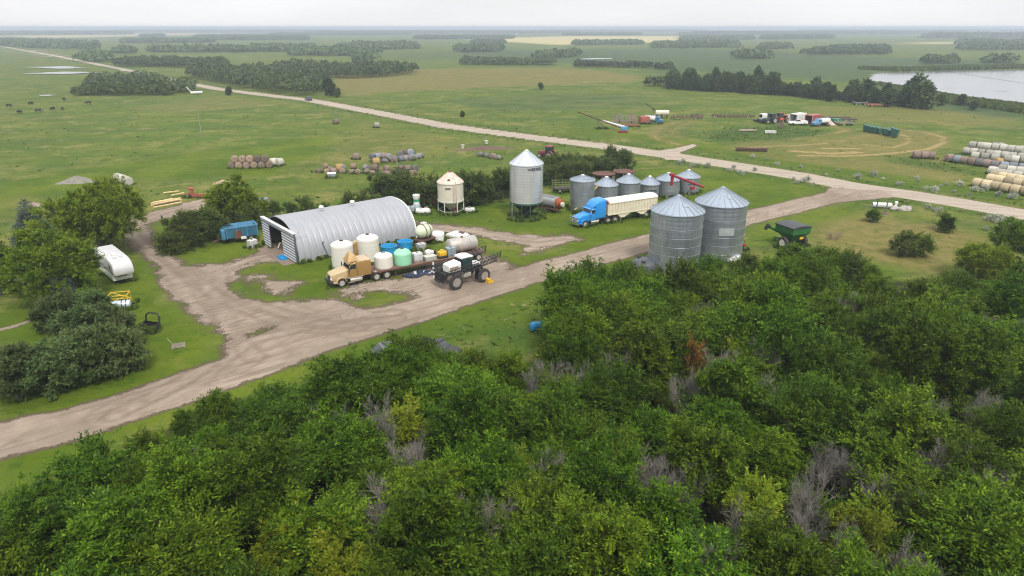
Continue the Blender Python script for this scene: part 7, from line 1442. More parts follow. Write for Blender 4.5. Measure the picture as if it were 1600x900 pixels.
bale('brown', *at(525, 194), 0, 0.9, 'lone brown bale in the pasture below the far road', None); bale('white', *at(589, 199.5), 0, 0.3, 'lone pale bale in the pasture, right of the brown one', None); bale('brown', *at(557, 249), -0.2, 0.3, 'lone sunken brown bale left of the upper heap', None)
for k, (u, v) in enumerate([(186, 284), (193, 286), (200, 289)]): bale('white', *at(u, v), 0, R(-40), ['leftmost', 'middle', 'rightmost'][k] + ' of the three pale bales behind the big maple', None)
# rows on the right
def bale_row(u0, v0, u1, v1, kind, label, group, layers=1, jit=0.06, s=1.0):
    a, b_ = np.array(at(u0, v0)), np.array(at(u1, v1)); d = b_ - a; n = max(1, int(np.hypot(*d) / (1.56 * s))); an = math.atan2(d[1], d[0]); nn = np.array([-d[1], d[0]]) / np.hypot(*d); nn *= np.sign(nn[1]) or 1
    for ly in range(layers):
        for i in range(n - ly):
            p = a + d * (i + 0.5 + 0.5 * ly) / n + nn * 0.85 * ly + br_.normal(0, jit, 2); kk = kind if isinstance(kind, str) else kind[int(br_.integers(len(kind)))]; bale(kk, *p, 1.45 * ly, an + br_.normal(0, 0.04), label, group, s)
PL = 'straw coloured bale in the long tidy rows at the right edge, nearest the road'; PG = 'straw bales in the tidy rows at the right'
bale_row(1519, 291, 1660, 316, 'pale', PL, PG); bale_row(1540, 284, 1660, 304, 'pale', PL, PG); bale_row(1545, 279, 1660, 297, 'pale', PL, PG); bale_row(1552, 275.5, 1660, 290, 'white', PL, PG)
bale_row(1541, 271, 1560, 274, 'white', 'pale bale heading the whitish row behind the straw rows at the right', 'whitish row bales')
bale_row(1558, 269, 1660, 281, 'white', 'whitish bale in the row just behind the straw coloured rows at the right', 'whitish row bales')
bale_row(1478, 252, 1560, 264, ['blue', 'grey', 'blue', 'brown'], 'blue grey bale in the weathered row at the right, behind the whitish row', 'blue grey row of bales'); bale_row(1560, 264, 1650, 272, ['blue', 'blue', 'grey'], 'blue grey bale in the weathered row at the right, behind the whitish row', 'blue grey row of bales')
bale('tan', *at(1482, 252.5), 0.05, 0.2, 'tan bale at the left end of the blue grey row', None); bale('gold', *at(1557, 261.5), 0.4, 0.2, 'golden bale breaking the blue grey row at the right', None)
bale_row(1425, 247, 1460, 248.5, ['brown', 'blue', 'brown'], 'faded bale in the short row alone left of the big stacks', 'short faded row of bales')
bale_row(1514, 248, 1562, 253, 'white', 'pale net wrapped bale in the stacked rows at the far right', 'net wrapped bales at the far right'); bale_row(1565, 253, 1660, 261, 'white', 'pale net wrapped bale in the stacked rows at the far right', 'net wrapped bales at the far right')
bale_row(1504, 240.5, 1600, 251, 'white', 'pale net wrapped bale in the stacked rows at the far right', 'net wrapped bales at the far right', 2)
for k, (u, v, z) in enumerate([(1536, 238, 0), (1544, 237, 0), (1552, 239, 0.9), (1562, 240, 0.9), (1570, 242, 0), (1578, 243, 0)]): bale(['white', 'grey', 'grey', 'white', 'white', 'white'][k], *at(u, v), z, br_.random() * 3, 'pale bale tumbled on the rear of the stack at the far right', 'tumbled bales at the far right')
bale('white', *at(1597, 243), 0.6, 1.2, 'pale bale at the very right edge behind the stacks', None)
# ---- heaps
for u, v, r1, r2, h, mt, lb, nm in [(757, 233, 8.0, 2.2, 0.9, SOIL, 'long low heap of dark manure beyond the thicket', 'manure_heap'), (348, 286, 2.0, 1.3, 0.7, M('sand_heap', (0.36, 0.255, 0.17), 0.95, 0, 0.2, 1, bump=0.6), 'low tan heap of soil on the left pasture', 'soil_heap'), (52, 322, 2.0, 1.2, 0.8, M('stone_heap', (0.27, 0.21, 0.17), 0.9, 0, 0.4, 3, bump=1.0), 'small heap of stones left of the maples', 'stone_heap'), (122, 285, 4.2, 1.6, 1.4, M('grey_thatch', (0.20, 0.19, 0.16), 0.95, 0, 0.3, 2, bump=1.0), 'grey weathered straw heap behind the big maple', 'straw_heap')]:
    t = thing(nm, lb, 'heap', at(u, v), 0.2); heap(r1, r2, h, int(u)).build('heap', mt, t, 80)
for k, (u, v, lb) in enumerate([(723, 231.5, 'white bucket at the left end of the manure heap'), (760, 226.5, 'white bucket standing on the manure heap')]):
    t = thing('white_bucket', lb, 'bucket', (*at(u, v), 0.35 * k)); B().lathe([(0.35, 0), (0.5, 0.8), (0.52, 0.82), (0.46, 0.8), (0.3, 0.1), (0.01, 0.1)], 14).build('bucket', WHITE, t)
x, y = at(519, 277.5); t = thing('white_box_tank', 'small white covered box in the grass below the lower bale heap', 'box', (x, y), 0.1); B().box(-0.8, 0.8, -0.5, 0.5, 0.1, 0.9).build('box', M('teal_grey', (0.20, 0.26, 0.26), 0.6), t, bevel=0.04); B().prism([(-0.55, 0.9), (0.55, 0.9), (0.3, 1.08), (-0.3, 1.08)], -0.85, 0.85, 'yz').build('lid', WHITE, t)
# ---- lumber and the red frame
for k, (u0, v0, u1, v1, z) in enumerate([(236, 320, 282, 311, 0), (236, 322.5, 284, 313.5, 0), (240, 325, 284, 317, 0), (237, 318, 270, 311.5, 0.0), (238, 320, 283, 312.5, 0.22), (240, 322.5, 281, 314.5, 0.22)]):
    a, b_ = at(u0, v0), at(u1, v1); t = thing('board', 'fresh yellow board in the pile by the loop of the drive', 'board', (*a, 0), 0, 'fresh boards by the drive loop'); B().beam((0, 0, 0.12 + z), (b_[0] - a[0], b_[1] - a[1], 0.14 + z), 0.34, 0.16).build('plank', LUMBER, t)
for u0, v0, u1, v1, lb in [(256, 304, 280, 301.5, 'pale board lying left of the red frame behind the fresh lumber'), (312, 305.5, 332, 305, 'pale board lying on the red frame, reaching the bush tree'), (268, 308, 288, 304.5, 'whitish split board crossing the weeds left of the red frame')]:
    a, b_ = at(u0, v0), at(u1, v1); t = thing('board', lb, 'board', (*a, 0), 0); B().beam((0, 0, 0.35), (b_[0] - a[0], b_[1] - a[1], 0.4), 0.30, 0.14).build('plank', LUMBER, t); B().box(-0.1, 0.1, -0.1, 0.1, 0, 0.28).build('bearer', WOODP_, t)
x, y = at(296, 310); t = thing('red_implement', 'rusty red implement with a tall mast behind the fresh lumber', 'implement', (x, y + 0.6, 0), 0.06); b = B(); b.box(0.4, 4.6, -0.5, -0.3, 0.3, 0.6); b.box(0.4, 4.6, 0.3, 0.5, 0.3, 0.6); [b.box(0.6 + 0.5 * i, 0.72 + 0.5 * i, -0.6, 0.6, 0.1, 0.7) for i in range(8)]; b.beam((0.2, 0, 0), (0.35, 0, 1.7), 0.45); b.ball((0.2, 0, 1.65), (0.6, 0.35, 0.3)); b.beam((0.2, 0, 0.8), (-1.6, 0.2, 0.4), 0.2); b.build('frame', M('worn_red', (0.30, 0.085, 0.055), 0.7, 0, 0.3), t)
wheel(t, -0.3, 0.5, 0.35, 0.2, 1); wheel(t, -0.3, -0.5, 0.35, 0.2, -1)
# ---- tractor behind the thicket, poles, post
def tractor(label, loc, rz, paint, s=1.0, duals=False, name='farm_tractor'):
    t = thing(name, label, 'tractor', loc, rz); t.scale = (s, s, s)
    b = B(); b.loft([(2.4, 0.36, 0.9, 1.55, 0.1), (2.2, 0.42, 0.85, 1.75, 0.14), (0.4, 0.45, 0.85, 1.85, 0.14)]); b.build('hood', paint, t); b = B(); b.loft([(0.35, 0.78, 1.3, 2.85, 0.12), (-1.1, 0.82, 1.3, 2.85, 0.12)]); b.build('cab', GLASSD, t)
    b = B(); b.loft([(0.5, 0.85, 2.86, 3.02, 0.06), (-1.25, 0.88, 2.86, 3.02, 0.06)]); b.build('cab_roof', paint, t); b = B(); b.box(-1.6, 2.3, -0.3, 0.3, 0.6, 0.95); b.box(1.6, 2.0, -0.7, 0.7, 0.55, 0.75); b.build('chassis', BLACK, t)
    for sd_ in (1, -1): wheel(t, -0.8, sd_ * 1.0, 0.92, 0.5, sd_, WHEELR, duals); wheel(t, 1.8, sd_ * 0.88, 0.62, 0.36, sd_); b = B(); b.lathe([(0.98, -0.3), (1.04, -0.3), (1.04, 0.3), (0.98, 0.3)], 8, (-0.8, sd_ * 0.92, 0.92), 'y', R(30), R(150)); b.build('fender', paint, t)
    b = B(); b.tube((1.2, 0.25, 1.8), (1.2, 0.25, 2.7), 0.05, 6); b.build('exhaust', BLACK, t); return t
tractor('dark red tractor standing behind the thicket right of the tall silver bin', at(856, 248), R(150), M('dark_red_paint', (0.20, 0.030, 0.040), 0.5, 0, 0.2))
for u, v, h, lb in [(622, 283, 5.0, 'thin grey wooden pole by the lower bale heap'), (315, 212, 7.0, 'thin grey pole alone in the left pasture')]:
    t = thing('wooden_pole', lb, 'pole', at(u, v)); B().tube((0, 0, -0.1), (0, 0, h), 0.11, 8, 0.08).build('pole', WOODP_, t)
x, y = at(255, 354); t = thing('green_post', 'dark green post at the inner bend of the dirt drive', 'post', (x, y, 0)); b = B(); b.tube((0, 0, 0), (0, 0, 1.7), 0.10, 8); b.lathe([(0.14, 1.7), (0.12, 1.78), (0.01, 1.82)], 8); b.build('post', DKGREEN, t)
# ---- cars on the far road and in the pasture
car('dark blue car driving on the far gravel road', 'car', at(482, 157), R(125), M('car_blue', (0.02, 0.05, 0.10), 0.3, coat=0.4), None, False, 1.05)
x, y = at(308, 147.5); t = thing('white_trailer', 'small white trailer with raised boom far off by the willow thicket', 'trailer', (x, y, 0), 0.3); b = B(); b.loft([(-2.6, 0.8, 0.5, 1.3, 0.1), (2.4, 0.9, 0.5, 1.5, 0.3)]); b.build('body', WHITE, t); b = B(); b.tube((-2.4, 0, 1.2), (-4.0, 0, 3.4), 0.2, 6); b.build('boom', WHITE, t); wheel(t, 0, 0.8, 0.4, 0.2, 1); wheel(t, 0, -0.8, 0.4, 0.2, -1)
# cattle grazing far to the left
COW = M('black_hide', (0.018, 0.016, 0.015), 0.75, 0, 0.2)
def cow_mesh():
    bm = bmesh.new(); P_ = [(0, 0, 1.05, 0.36), (0.55, 0, 1.08, 0.36), (0.95, 0, 1.15, 0.25), (1.25, 0, 0.95, 0.17), (1.5, 0, 0.62, 0.15), (1.72, 0, 0.42, 0.09), (-0.6, 0, 1.1, 0.34), (-0.82, 0, 1.1, 0.2), (-0.92, 0, 0.6, 0.04)]
    E_ = [(0, 1), (1, 2), (2, 3), (3, 4), (4, 5), (0, 6), (6, 7), (7, 8)]
    for s in (1, -1):
        for (rt, lx) in ((1, 0.6), (6, -0.62)):
            k = len(P_); bend = 0.06 if lx > 0 else -0.10; P_ += [(lx, s * 0.2, 0.78, 0.15), (lx + bend, s * 0.2, 0.42, 0.075), (lx, s * 0.2, 0.03, 0.06)]; E_ += [(rt, k), (k, k + 1), (k + 1, k + 2)]
        k = len(P_); P_ += [(1.46, s * 0.26, 0.72, 0.05)]; E_ += [(4, k)]
    me = bpy.data.meshes.new('cow'); me.from_pydata([p[:3] for p in P_], E_, []); o = bpy.data.objects.new('cow', me); COL.objects.link(o)
    o.modifiers.new('skin', 'SKIN'); o.modifiers.new('sub', 'SUBSURF').levels = 1; lay = me.skin_vertices[0].data
    for v, p in zip(lay, P_): v.radius = (p[3], p[3])
    lay[0].use_root = True; dg = bpy.context.evaluated_depsgraph_get(); m2 = bpy.data.meshes.new_from_object(o.evaluated_get(dg)); bpy.data.objects.remove(o); m2.materials.clear(); m2.materials.append(COW); m2.shade_smooth(); return m2
cm = cow_mesh()
for k, (u, v) in enumerate([(14, 168), (48, 164.5), (101, 157.5), (139, 163.5), (98, 172.5), (60, 176), (82, 173), (32, 178)]):
    x, y = at(u, v); o = link('cow', cm); o.location = (x, y, gz(x, y)); o.rotation_euler[2] = k * 1.3; tag(o, 'black cow grazing in the far left pasture', 'cow', 'black cows in the far left pasture')
# ---- machinery yard on the right
def far_tube(label, u0, v0, u1, v1, z0, z1, r, mat, name='grain_auger'):
    a, b_ = at(u0, v0), at(u1, v1); t = thing(name, label, 'auger', a); dx, dy = b_[0] - a[0], b_[1] - a[1]; B().tube((0, 0, z0), (dx, dy, z1), r, 8).build('tube', mat, t)
    b = B(); f = 0.45; b.beam((dx * f + 0.9, dy * f, 0), (dx * (f + .12), dy * (f + .12), z0 + (z1 - z0) * (f + .12)), 0.12); b.beam((dx * f - 0.9, dy * f, 0), (dx * (f + .12), dy * (f + .12), z0 + (z1 - z0) * (f + .12)), 0.12); b.build('undercarriage', BLACK, t)
    for s in (0.95, -0.95): wheel(t, dx * f + s, dy * f, 0.4, 0.2, 1)
    return t
t = far_tube('very long auger with a white and blue trough, low in the far machinery yard', 975, 207, 902, 196, 1.0, 4.2, 0.20, RUSTY)
b = B(); a_, b_ = np.array(at(975, 205)), np.array(at(941, 200)); c_ = np.array(at(975, 207)); b.beam((a_[0] - c_[0], a_[1] - c_[1], 1.3), (b_[0] - c_[0], b_[1] - c_[1], 2.1), 0.9, 0.4); b.build('trough', WHITE, t); b = B(); b.box(-0.9, 1.0, -0.6, 0.6, 0.7, 1.7); b.build('trough_head', M('sky_blue', (0.06, 0.25, 0.40), 0.5), t, bevel=0.05)
b = B(); b.box(-1.8, 1.0, -0.7, 0.7, 0.1, 0.5); b.build('foot', RED, t)
t = far_tube('dark auger pointing up left behind the cream tank in the far machinery yard', 1034, 185, 1008, 180, 1.2, 4.0, 0.18, BLACK)
x, y = at(988, 192.5); t = thing('harrow_bar', 'long row of folded harrow sections, reddish and grey, in the machinery yard', 'harrow', (x, y), R(-4)); b = B(); b.box(-6.2, 6.2, -0.15, 0.15, 0.7, 0.95); [b.beam((-6 + 0.75 * i, -0.3, 0.2), (-6 + 0.75 * i, 0.4, 2.5), 0.16, 0.3) for i in range(17)]; b.build('sections', M('harrow_mix', (0.18, 0.12, 0.12), 0.7, 0, 0.4, 1), t); b = B(); b.box(3.4, 6.2, -0.6, 0.6, 0.4, 1.3); b.build('blue_frame', BLUEW, t)
for s in (-4, 0, 4): wheel(t, s, 0.6, 0.4, 0.2, 1)
x, y = at(1006, 193.5); t = thing('red_hopper_box', 'red square hopper beside the harrow row in the machinery yard', 'hopper', (x, y), 0.2); b = B(); b.loft([(-1.4, 1.2, 0.5, 2.3, 0.1), (1.4, 1.3, 0.5, 2.4, 0.1)]); b.build('box', M('worn_red', (0.30, 0.085, 0.055), 0.7, 0, 0.3), t); wheel(t, 0.6, 1.2, 0.45, 0.25, 1); wheel(t, 0.6, -1.2, 0.45, 0.25, -1)
x, y = at(984, 198); t = thing('red_disc_frame', 'low red frame of a disc implement in front of the harrow row', 'implement', (x, y), R(-3)); b = B(); b.box(-2.8, 2.8, -0.9, -0.7, 0.5, 0.75); b.box(-2.8, 2.8, 0.7, 0.9, 0.5, 0.75); [b.box(-2.6 + 0.8 * i, -2.45 + 0.8 * i, -0.9, 0.9, 0.3, 0.8) for i in range(7)]; b.build('frame', M('worn_red', (0.30, 0.085, 0.055), 0.7, 0, 0.3), t); b = B(); [b.lathe([(0.3, 0), (0.31, 0.05)], 10, (-2.4 + 0.6 * i, -0.8, 0.32), 'x') for i in range(9)]; b.build('discs', STEEL, t)
def tank_truck(label, u, v, rz, cabm, tankm, name='tank_truck'):
    x, y = at(u, v); t = thing(name, label, 'truck', (x, y), rz); b = B(); b.loft([(2.9, 0.8, 0.6, 1.2, 0.1), (1.9, 0.9, 0.6, 1.4, 0.1), (1.5, 0.95, 0.6, 2.2, 0.15), (0.6, 0.95, 0.6, 2.25, 0.15)]); b.build('cab', cabm, t); b = B(); b.loft([(0.3, 0.9, 0.95, 2.4, 0.5), (-3.0, 0.9, 0.95, 2.4, 0.5)]); b.build('tank', tankm, t); b = B(); b.box(-3.1, 2.6, -0.4, 0.4, 0.5, 0.85); b.build('frame', BLACK, t)
    for s in (1, -1): wheel(t, 2.1, s * 0.85, 0.42, 0.25, s); wheel(t, -2.0, s * 0.85, 0.42, 0.4, s); b = B(); b.box(1.0, 1.45, s * 0.96 - 0.01, s * 0.96 + 0.01, 1.55, 2.05); b.build('side_window', GLASSD, t)
    return t
tank_truck('blue cab truck with a white tank in the left of the machinery yard', 1022, 193, R(-20), M('cab_blue', (0.03, 0.15, 0.26), 0.4), WHITE)
x, y = at(1034, 184.5); t = thing('cream_tank', 'cream coloured tank on rusty legs behind the white tank truck', 'tank', (x, y), 0); B().loft([(-2.2, 0.9, 1.0, 2.6, 0.6), (2.2, 0.9, 1.0, 2.6, 0.6)]).build('body', CREAM, t); b = B(); [b.beam((sx, sy, 0), (sx, sy, 1.1), 0.2) for sx in (-1.7, 0, 1.7) for sy in (-0.6, 0.6)]; b.box(-3.4, -2.3, -0.8, 0.8, 0.3, 1.0); b.build('legs', RUSTY, t)
for k, (u, v, L2, lb) in enumerate([(1072, 186, 5.0, 'low rusty cultivator frame nearest the tank truck, along the trail'), (1088, 183.5, 2.0, 'small dark seeder cart standing on the cultivator line'), (1118, 182.5, 1.2, 'pair of tiny dark wheels on the cultivator line'), (1150, 183.5, 6.0, 'long rusty cultivator with folded wings on the trail left of the white tractor')]):
    x, y = at(u, v); t = thing('cultivator', lb, 'cultivator', (x, y), R(-2)); b = B(); b.box(-L2, L2, -0.8, -0.6, 0.6, 0.8); b.box(-L2, L2, 0.6, 0.8, 0.6, 0.8); n = int(L2 * 2) + 1; [b.box(-L2 + i, -L2 + i + 0.12, -0.9, 0.9, 0.15, 0.7) for i in range(n)]; b.build('frame', M('cultivator_rust', (0.13, 0.075, 0.06), 0.8, 0, 0.3), t); b = B(); [b.beam((-L2 + 0.5 + 1.5 * i, 0, 0.7), (-L2 + 0.9 + 1.5 * i, 0.3, 1.5), 0.12) for i in range(max(1, int(L2 * 1.2)))]; b.build('folded_tines', BLACK, t)
    for s in (1, -1): wheel(t, s * L2 * 0.6, -0.9, 0.35, 0.2, -1)
# containers
def container(label, u, v, rz, side, open_end=True):
    x, y = at(u, v); t = thing('shipping_container', label, 'container', (x, y), rz); b = B()
    b.box(-6, 0, -1.22, -1.17, 0.15, 2.6); b.box(-6, 0, 1.17, 1.22, 0.15, 2.6); b.box(-6, 0, -1.17, 1.17, 0.15, 0.2); b.box(-6, -5.95, -1.17, 1.17, 0.2, 2.6); b.build('shell', side, t)
    b = B(); b.box(-6.02, 0.02, -1.24, 1.24, 2.602, 2.68); b.build('roof', M('white_roof', (0.72, 0.74, 0.74), 0.5) if side is not CRED else M('red_roof', (0.30, 0.10, 0.085), 0.6, 0, 0.15, 1.0), t)
    b = B()
    for i in range(28): xx = -5.9 + 0.21 * i; b.box(xx, xx + 0.09, -1.25, -1.222, 0.25, 2.5); b.box(xx, xx + 0.09, 1.222, 1.25, 0.25, 2.5)
    b.build('corrugation', side, t)
    for s in (1, -1):
        b = B(); b.box(0, 1.12, -0.04, 0.04, 0.2, 2.58); o = b.build('door', M('door_pale', (0.50, 0.49, 0.43), 0.6, 0, 0.1), t); o.location[1] = s * 1.26; o.rotation_euler[2] = s * 0.55
    b = B(); [b.box(-3 - 0.7 * i, -2.5 - 0.7 * i, -0.9 + 0.5 * i, -0.3 + 0.5 * i, 0.2, 0.9 + 0.3 * i) for i in range(3)]; b.build('contents', M('stored_stuff', (0.10, 0.085, 0.08), 0.8, 0, 0.4, 2), t, bevel=0.05)
    return t
CRED = M('container_red', (0.33, 0.085, 0.075), 0.6, 0, 0.15, 0.8, (0.2, 0.08, 0.06), 0.2)
container('white roofed shipping container with open doors in the machinery yard', 1238, 191.5, R(219), WHITE); container('dark red shipping container with open doors, right of the white one', 1262, 193.5, R(219), CRED)
t = car('long white pickup parked in front of the two containers', 'pickup_truck', at(1246, 195.5), R(176), WHITE, None, True, 1.25)
tank_truck('small blue truck with a white load right of the white pickup', 1281, 197, R(200), M('cab_blue2', (0.10, 0.25, 0.42), 0.4), WHITE, 'small_truck')
tractor('dark green tractor left of the containers', at(1203, 193), R(205), M('tractor_dark', (0.03, 0.06, 0.05), 0.5), 1.05); tractor('dark tractor with a rusty roof between the white swather and the orange one', at(1216, 191), R(190), M('tractor_brown', (0.16, 0.07, 0.05), 0.6), 1.0)
x, y = at(1191, 191); t = thing('white_swather', 'white cab machine at the left end of the machines by the containers', 'swather', (x, y), R(200)); b = B(); b.loft([(-0.9, 0.9, 1.0, 2.8, 0.2), (0.9, 0.9, 1.0, 2.7, 0.2)]); b.build('cab', WHITE, t); b = B(); b.box(0.91, 0.95, -0.7, 0.7, 1.6, 2.5); b.build('windshield', GLASSD, t); [wheel(t, 0.6, s * 1.1, 0.7, 0.4, s) for s in (1, -1)]; b = B(); b.box(1.0, 2.0, -2.2, 2.2, 0.3, 0.8); b.build('header', BLACK, t)
tractor('orange red tractor just left of the white roofed container', at(1224, 191.5), R(215), M('orange_red', (0.50, 0.08, 0.03), 0.5), 0.8)
x, y = at(1297, 195.5); t = thing('canvas_heap', 'pinkish covered heap right of the small blue truck', 'heap', (x, y), 0.3); heap(1.9, 1.3, 1.5, 5).build('cover', M('pink_cover', (0.50, 0.36, 0.28), 0.8, 0, 0.2), t); b = B(); b.box(-2.1, 2.1, -1.5, 1.5, 0.0, 0.12); b.build('pallet', WOODP_, t)
x, y = at(1306, 194); t = thing('green_crate', 'small green bin right of the pinkish covered heap', 'bin', (x, y), 0.1); b = B(); b.loft([(-1.2, 0.8, 0.2, 1.5, 0.06), (1.2, 0.9, 0.2, 1.6, 0.06)]); b.build('box', M('far_green', (0.04, 0.20, 0.12), 0.6), t); b = B(); b.box(-1.3, 1.3, -0.95, 0.95, 1.58, 1.68); b.build('rim', M('far_green', (0.04, 0.20, 0.12), 0.6), t)
for u, v, L2, lb in [(1303, 187.5, 5.0, 'black folded implement behind the red container'), (1316, 190.5, 4.5, 'dark brown flat implement right of the red container'), (1318, 195.5, 2.8, 'pale low frame at the right end of the machinery row')]:
    x, y = at(u, v); t = thing('implement_frame', lb, 'implement', (x, y), R(-8)); b = B(); b.box(-L2, L2, -0.9, -0.7, 0.7, 0.95); b.box(-L2, L2, 0.7, 0.9, 0.7, 0.95); [b.beam((-L2 + 0.8 * i, -0.9, 0.9), (-L2 + 0.8 * i + 0.3, 0.9, 1.0 + 0.6 * (i % 3 == 1)), 0.14) for i in range(int(L2 * 2.5))]; b.build('frame', M('impl_dark', (0.075, 0.055, 0.055), 0.7, 0, 0.3) if v < 195 else WOODP_, t); [wheel(t, s * L2 * 0.5, -0.9, 0.45, 0.25, -1) for s in (1, -1)]
# dark green bins in a line
GRN = M('dark_green_bin', (0.020, 0.095, 0.062), 0.5, 0, 0.2, 1)
def waste_bin(label, loc, rz, group, s=1.0):
    t = thing('green_bin', label, 'bin', loc, rz, group); t.scale = (s, s, s); b = B(); b.add([(-0.75, -0.55, 0.15), (0.75, -0.55, 0.15), (0.75, 0.55, 0.15), (-0.75, 0.55, 0.15), (-0.95, -0.7, 1.5), (0.95, -0.7, 1.5), (0.95, 0.7, 1.9), (-0.95, 0.7, 1.9)], [(3, 2, 1, 0), (4, 5, 6, 7), (0, 1, 5, 4), (1, 2, 6, 5), (2, 3, 7, 6), (3, 0, 4, 7)]); b.build('body', GRN, t); b = B(); b.add([(-1.0, -0.75, 1.53), (1.0, -0.75, 1.53), (1.0, 0.75, 1.93), (-1.0, 0.75, 1.93), (-1.0, -0.75, 1.6), (1.0, -0.75, 1.6), (1.0, 0.75, 2.0), (-1.0, 0.75, 2.0)], [(3, 2, 1, 0), (4, 5, 6, 7), (0, 1, 5, 4), (1, 2, 6, 5), (2, 3, 7, 6), (3, 0, 4, 7)]); b.build('lid', GRN, t); return t
g0 = freeze(waste_bin('dark green bin in the line standing on the mown field right of the containers', at(1354, 205.5), 0.4, 'line of dark green bins'))
for u, v in ((1358, 206.5), (1362, 207.5), (1367, 208.5), (1372, 209), (1383, 211.2), (1388, 212)): dup(g0, None, at(u, v), 0.4 + 0.1 * math.sin(u))
t = dup(g0, None, at(1397, 214.5), 0.9, 'largest dark green bin at the right end of the green line', None, 1.35); del t['group']
x, y = at(1174, 236.5); t = thing('rusty_roller', 'rusty brown land roller beside the gravel road in the right field', 'roller', (x, y), R(-8)); b = B(); [b.lathe([(0.28, 0), (0.42, 0.05), (0.42, 0.7), (0.28, 0.75)], 12, (-3.8 + 0.85 * i, 0, 0.42), 'x') for i in range(9)]; b.build('drums', M('roller_rust', (0.13, 0.085, 0.065), 0.85, 0, 0.3), t); b = B(); b.box(-4, 4, 0.5, 0.62, 0.7, 0.85); b.box(-4, 4, -0.62, -0.5, 0.7, 0.85); b.box(-4, -3.85, -0.5, 0.5, 0.7, 0.85); b.box(3.85, 4, -0.5, 0.5, 0.7, 0.85); b.build('frame', RUSTY, t)
x, y = at(1204, 208.5); t = thing('white_trough', 'long white trough in the green hollow left of the containers', 'trough', (x, y), R(-10)); b = B(); b.prism([(-0.35, 0.1), (0.35, 0.1), (0.5, 0.8), (0.42, 0.8), (0.3, 0.2), (-0.3, 0.2), (-0.42, 0.8), (-0.5, 0.8)], -1.5, 1.5, 'yz'); b.build('trough', WHITE, t)
x, y = at(1168, 205); t = thing('log_heap', 'grey heap of scrap poles in the green hollow left of the white trough', 'heap', (x, y), 0.1); b = B(); [b.tube((-3 + 0.2 * i, -0.5 + 0.2 * i, 0.2 + 0.1 * (i % 3)), (2.6 - 0.3 * i, -0.6 + 0.22 * i, 0.3 + 0.15 * (i % 2)), 0.14, 6) for i in range(6)]; b.build('poles', WOODP_, t)
x, y = at(1220, 201); t = thing('brush_heap', 'pale brown brush heap in the hollow in front of the machines', 'heap', (x, y), 0.4); link('branches', dead_mesh('branches', M('brush_brown', (0.22, 0.17, 0.13), 0.9), np.random.default_rng(4), 2.0, 0.9, 14, 6, 5), None, t)
for u, v, mt, lb in [(1343, 164, M('grey_flat', (0.12, 0.12, 0.13), 0.7), 'dark flat wagon in front of the lake row'), (1372, 166.5, M('red_flat', (0.30, 0.10, 0.07), 0.7), 'long reddish flat wagon in front of the lake row')]:
    x, y = at(u, v); t = thing('flat_wagon', lb, 'wagon', (x, y), R(-4)); L2 = 2.8 if u < 1350 else 4.6; b = B(); b.box(-L2, L2, -1.1, 1.1, 0.7, 1.0); b.box(-L2, -L2 + 0.15, -1.1, 1.1, 1.0, 1.6); b.box(L2 - 0.15, L2, -1.1, 1.1, 1.0, 1.5); b.build('deck', mt, t); [wheel(t, s * L2 * 0.6, -0.9, 0.4, 0.25, -1) for s in (1, -1)]; [wheel(t, s * L2 * 0.6, 0.9, 0.4, 0.25, 1) for s in (1, -1)]
# ---- by the junction: culvert pipe, post, stones
x, y = at(1377, 325); t = thing('culvert_pipe', 'pale grey culvert pipe lying in the weeds by the junction', 'pipe', (x, y, 0), R(-12)); B().lathe([(0.38, -1.5), (0.48, -1.5)] + [(0.48 + 0.03 * math.sin(i * 2.1), -1.45 + 2.9 * i / 24) for i in range(25)] + [(0.48, 1.5), (0.38, 1.5), (0.38, -1.5)], 18, (0, 0, 0.5), 'x').build('pipe', M('pipe_pale', (0.50, 0.52, 0.50), 0.6, 0.1), t, 50)
x, y = at(1369, 328); t = thing('gate_post', 'short dark green post at the left end of the culvert pipe', 'post', (x, y, 0)); b = B(); b.tube((0, 0, 0), (0, 0, 1.9), 0.09, 8); b.tube((0, 0, 1.6), (0.5, 0, 1.7), 0.05, 6); b.build('post', DKGREEN, t)
x, y = at(1383, 334); t = thing('dead_sapling', 'dark bare stump with a trunk in front of the culvert pipe', 'stump', (x, y, 0)); b = B(); b.tube((0, 0, 0), (0.05, 0, 2.0), 0.14, 8, 0.09); b.tube((0.05, 0, 1.6), (0.4, 0.1, 2.5), 0.06, 6, 0.03); b.tube((0.05, 0, 1.7), (-0.3, 0.1, 2.4), 0.06, 6, 0.03); b.build('trunk', BARK, t); b = B(); b.lathe([(0.75, 0), (0.6, 0.15), (0.2, 0.3), (0.01, 0.32)], 12); b.build('soil_mound', SOIL, t)
x, y = at(1390, 326.5); t = thing('white_jug', 'two stacked white jugs right of the culvert pipe', 'jug', (x + 0.9, y, 0)); b = B(); b.lathe([(0.3, 0), (0.32, 0.5), (0.12, 0.65), (0.12, 0.75), (0.01, 0.76)], 12); b.lathe([(0.25, 0.78), (0.27, 1.2), (0.1, 1.32), (0.01, 1.34)], 12, (0.1, 0.1, 0)); b.build('jug', WHITE, t)
STONE = M('field_stone', (0.36, 0.33, 0.30), 0.9, 0, 0.3, 2); sr = np.random.default_rng(3); b = B(); b.ball((0, 0, 0.2), (0.5, 0.4, 0.3), 8, 6); b.v = [(p[0] + sr.normal(0, 0.05), p[1] + sr.normal(0, 0.05), p[2] + sr.normal(0, 0.03)) for p in b.v]; sme = b.mesh('field_stone', STONE, 30)
for k in range(26):
    u, v = 1400 + 22 * sr.random() if k < 18 else 1392 + 8 * sr.random(), 325 + 5 * sr.random(); x, y = at(u, v); o = link('field_stone', sme); o.location = (x, y, 0); o.rotation_euler[2] = sr.random() * 6; o.scale = (0.5 + sr.random() * 0.7,) * 3; tag(o, 'pale grey stone in the scatter right of the culvert pipe', 'stone', 'stones by the culvert pipe')
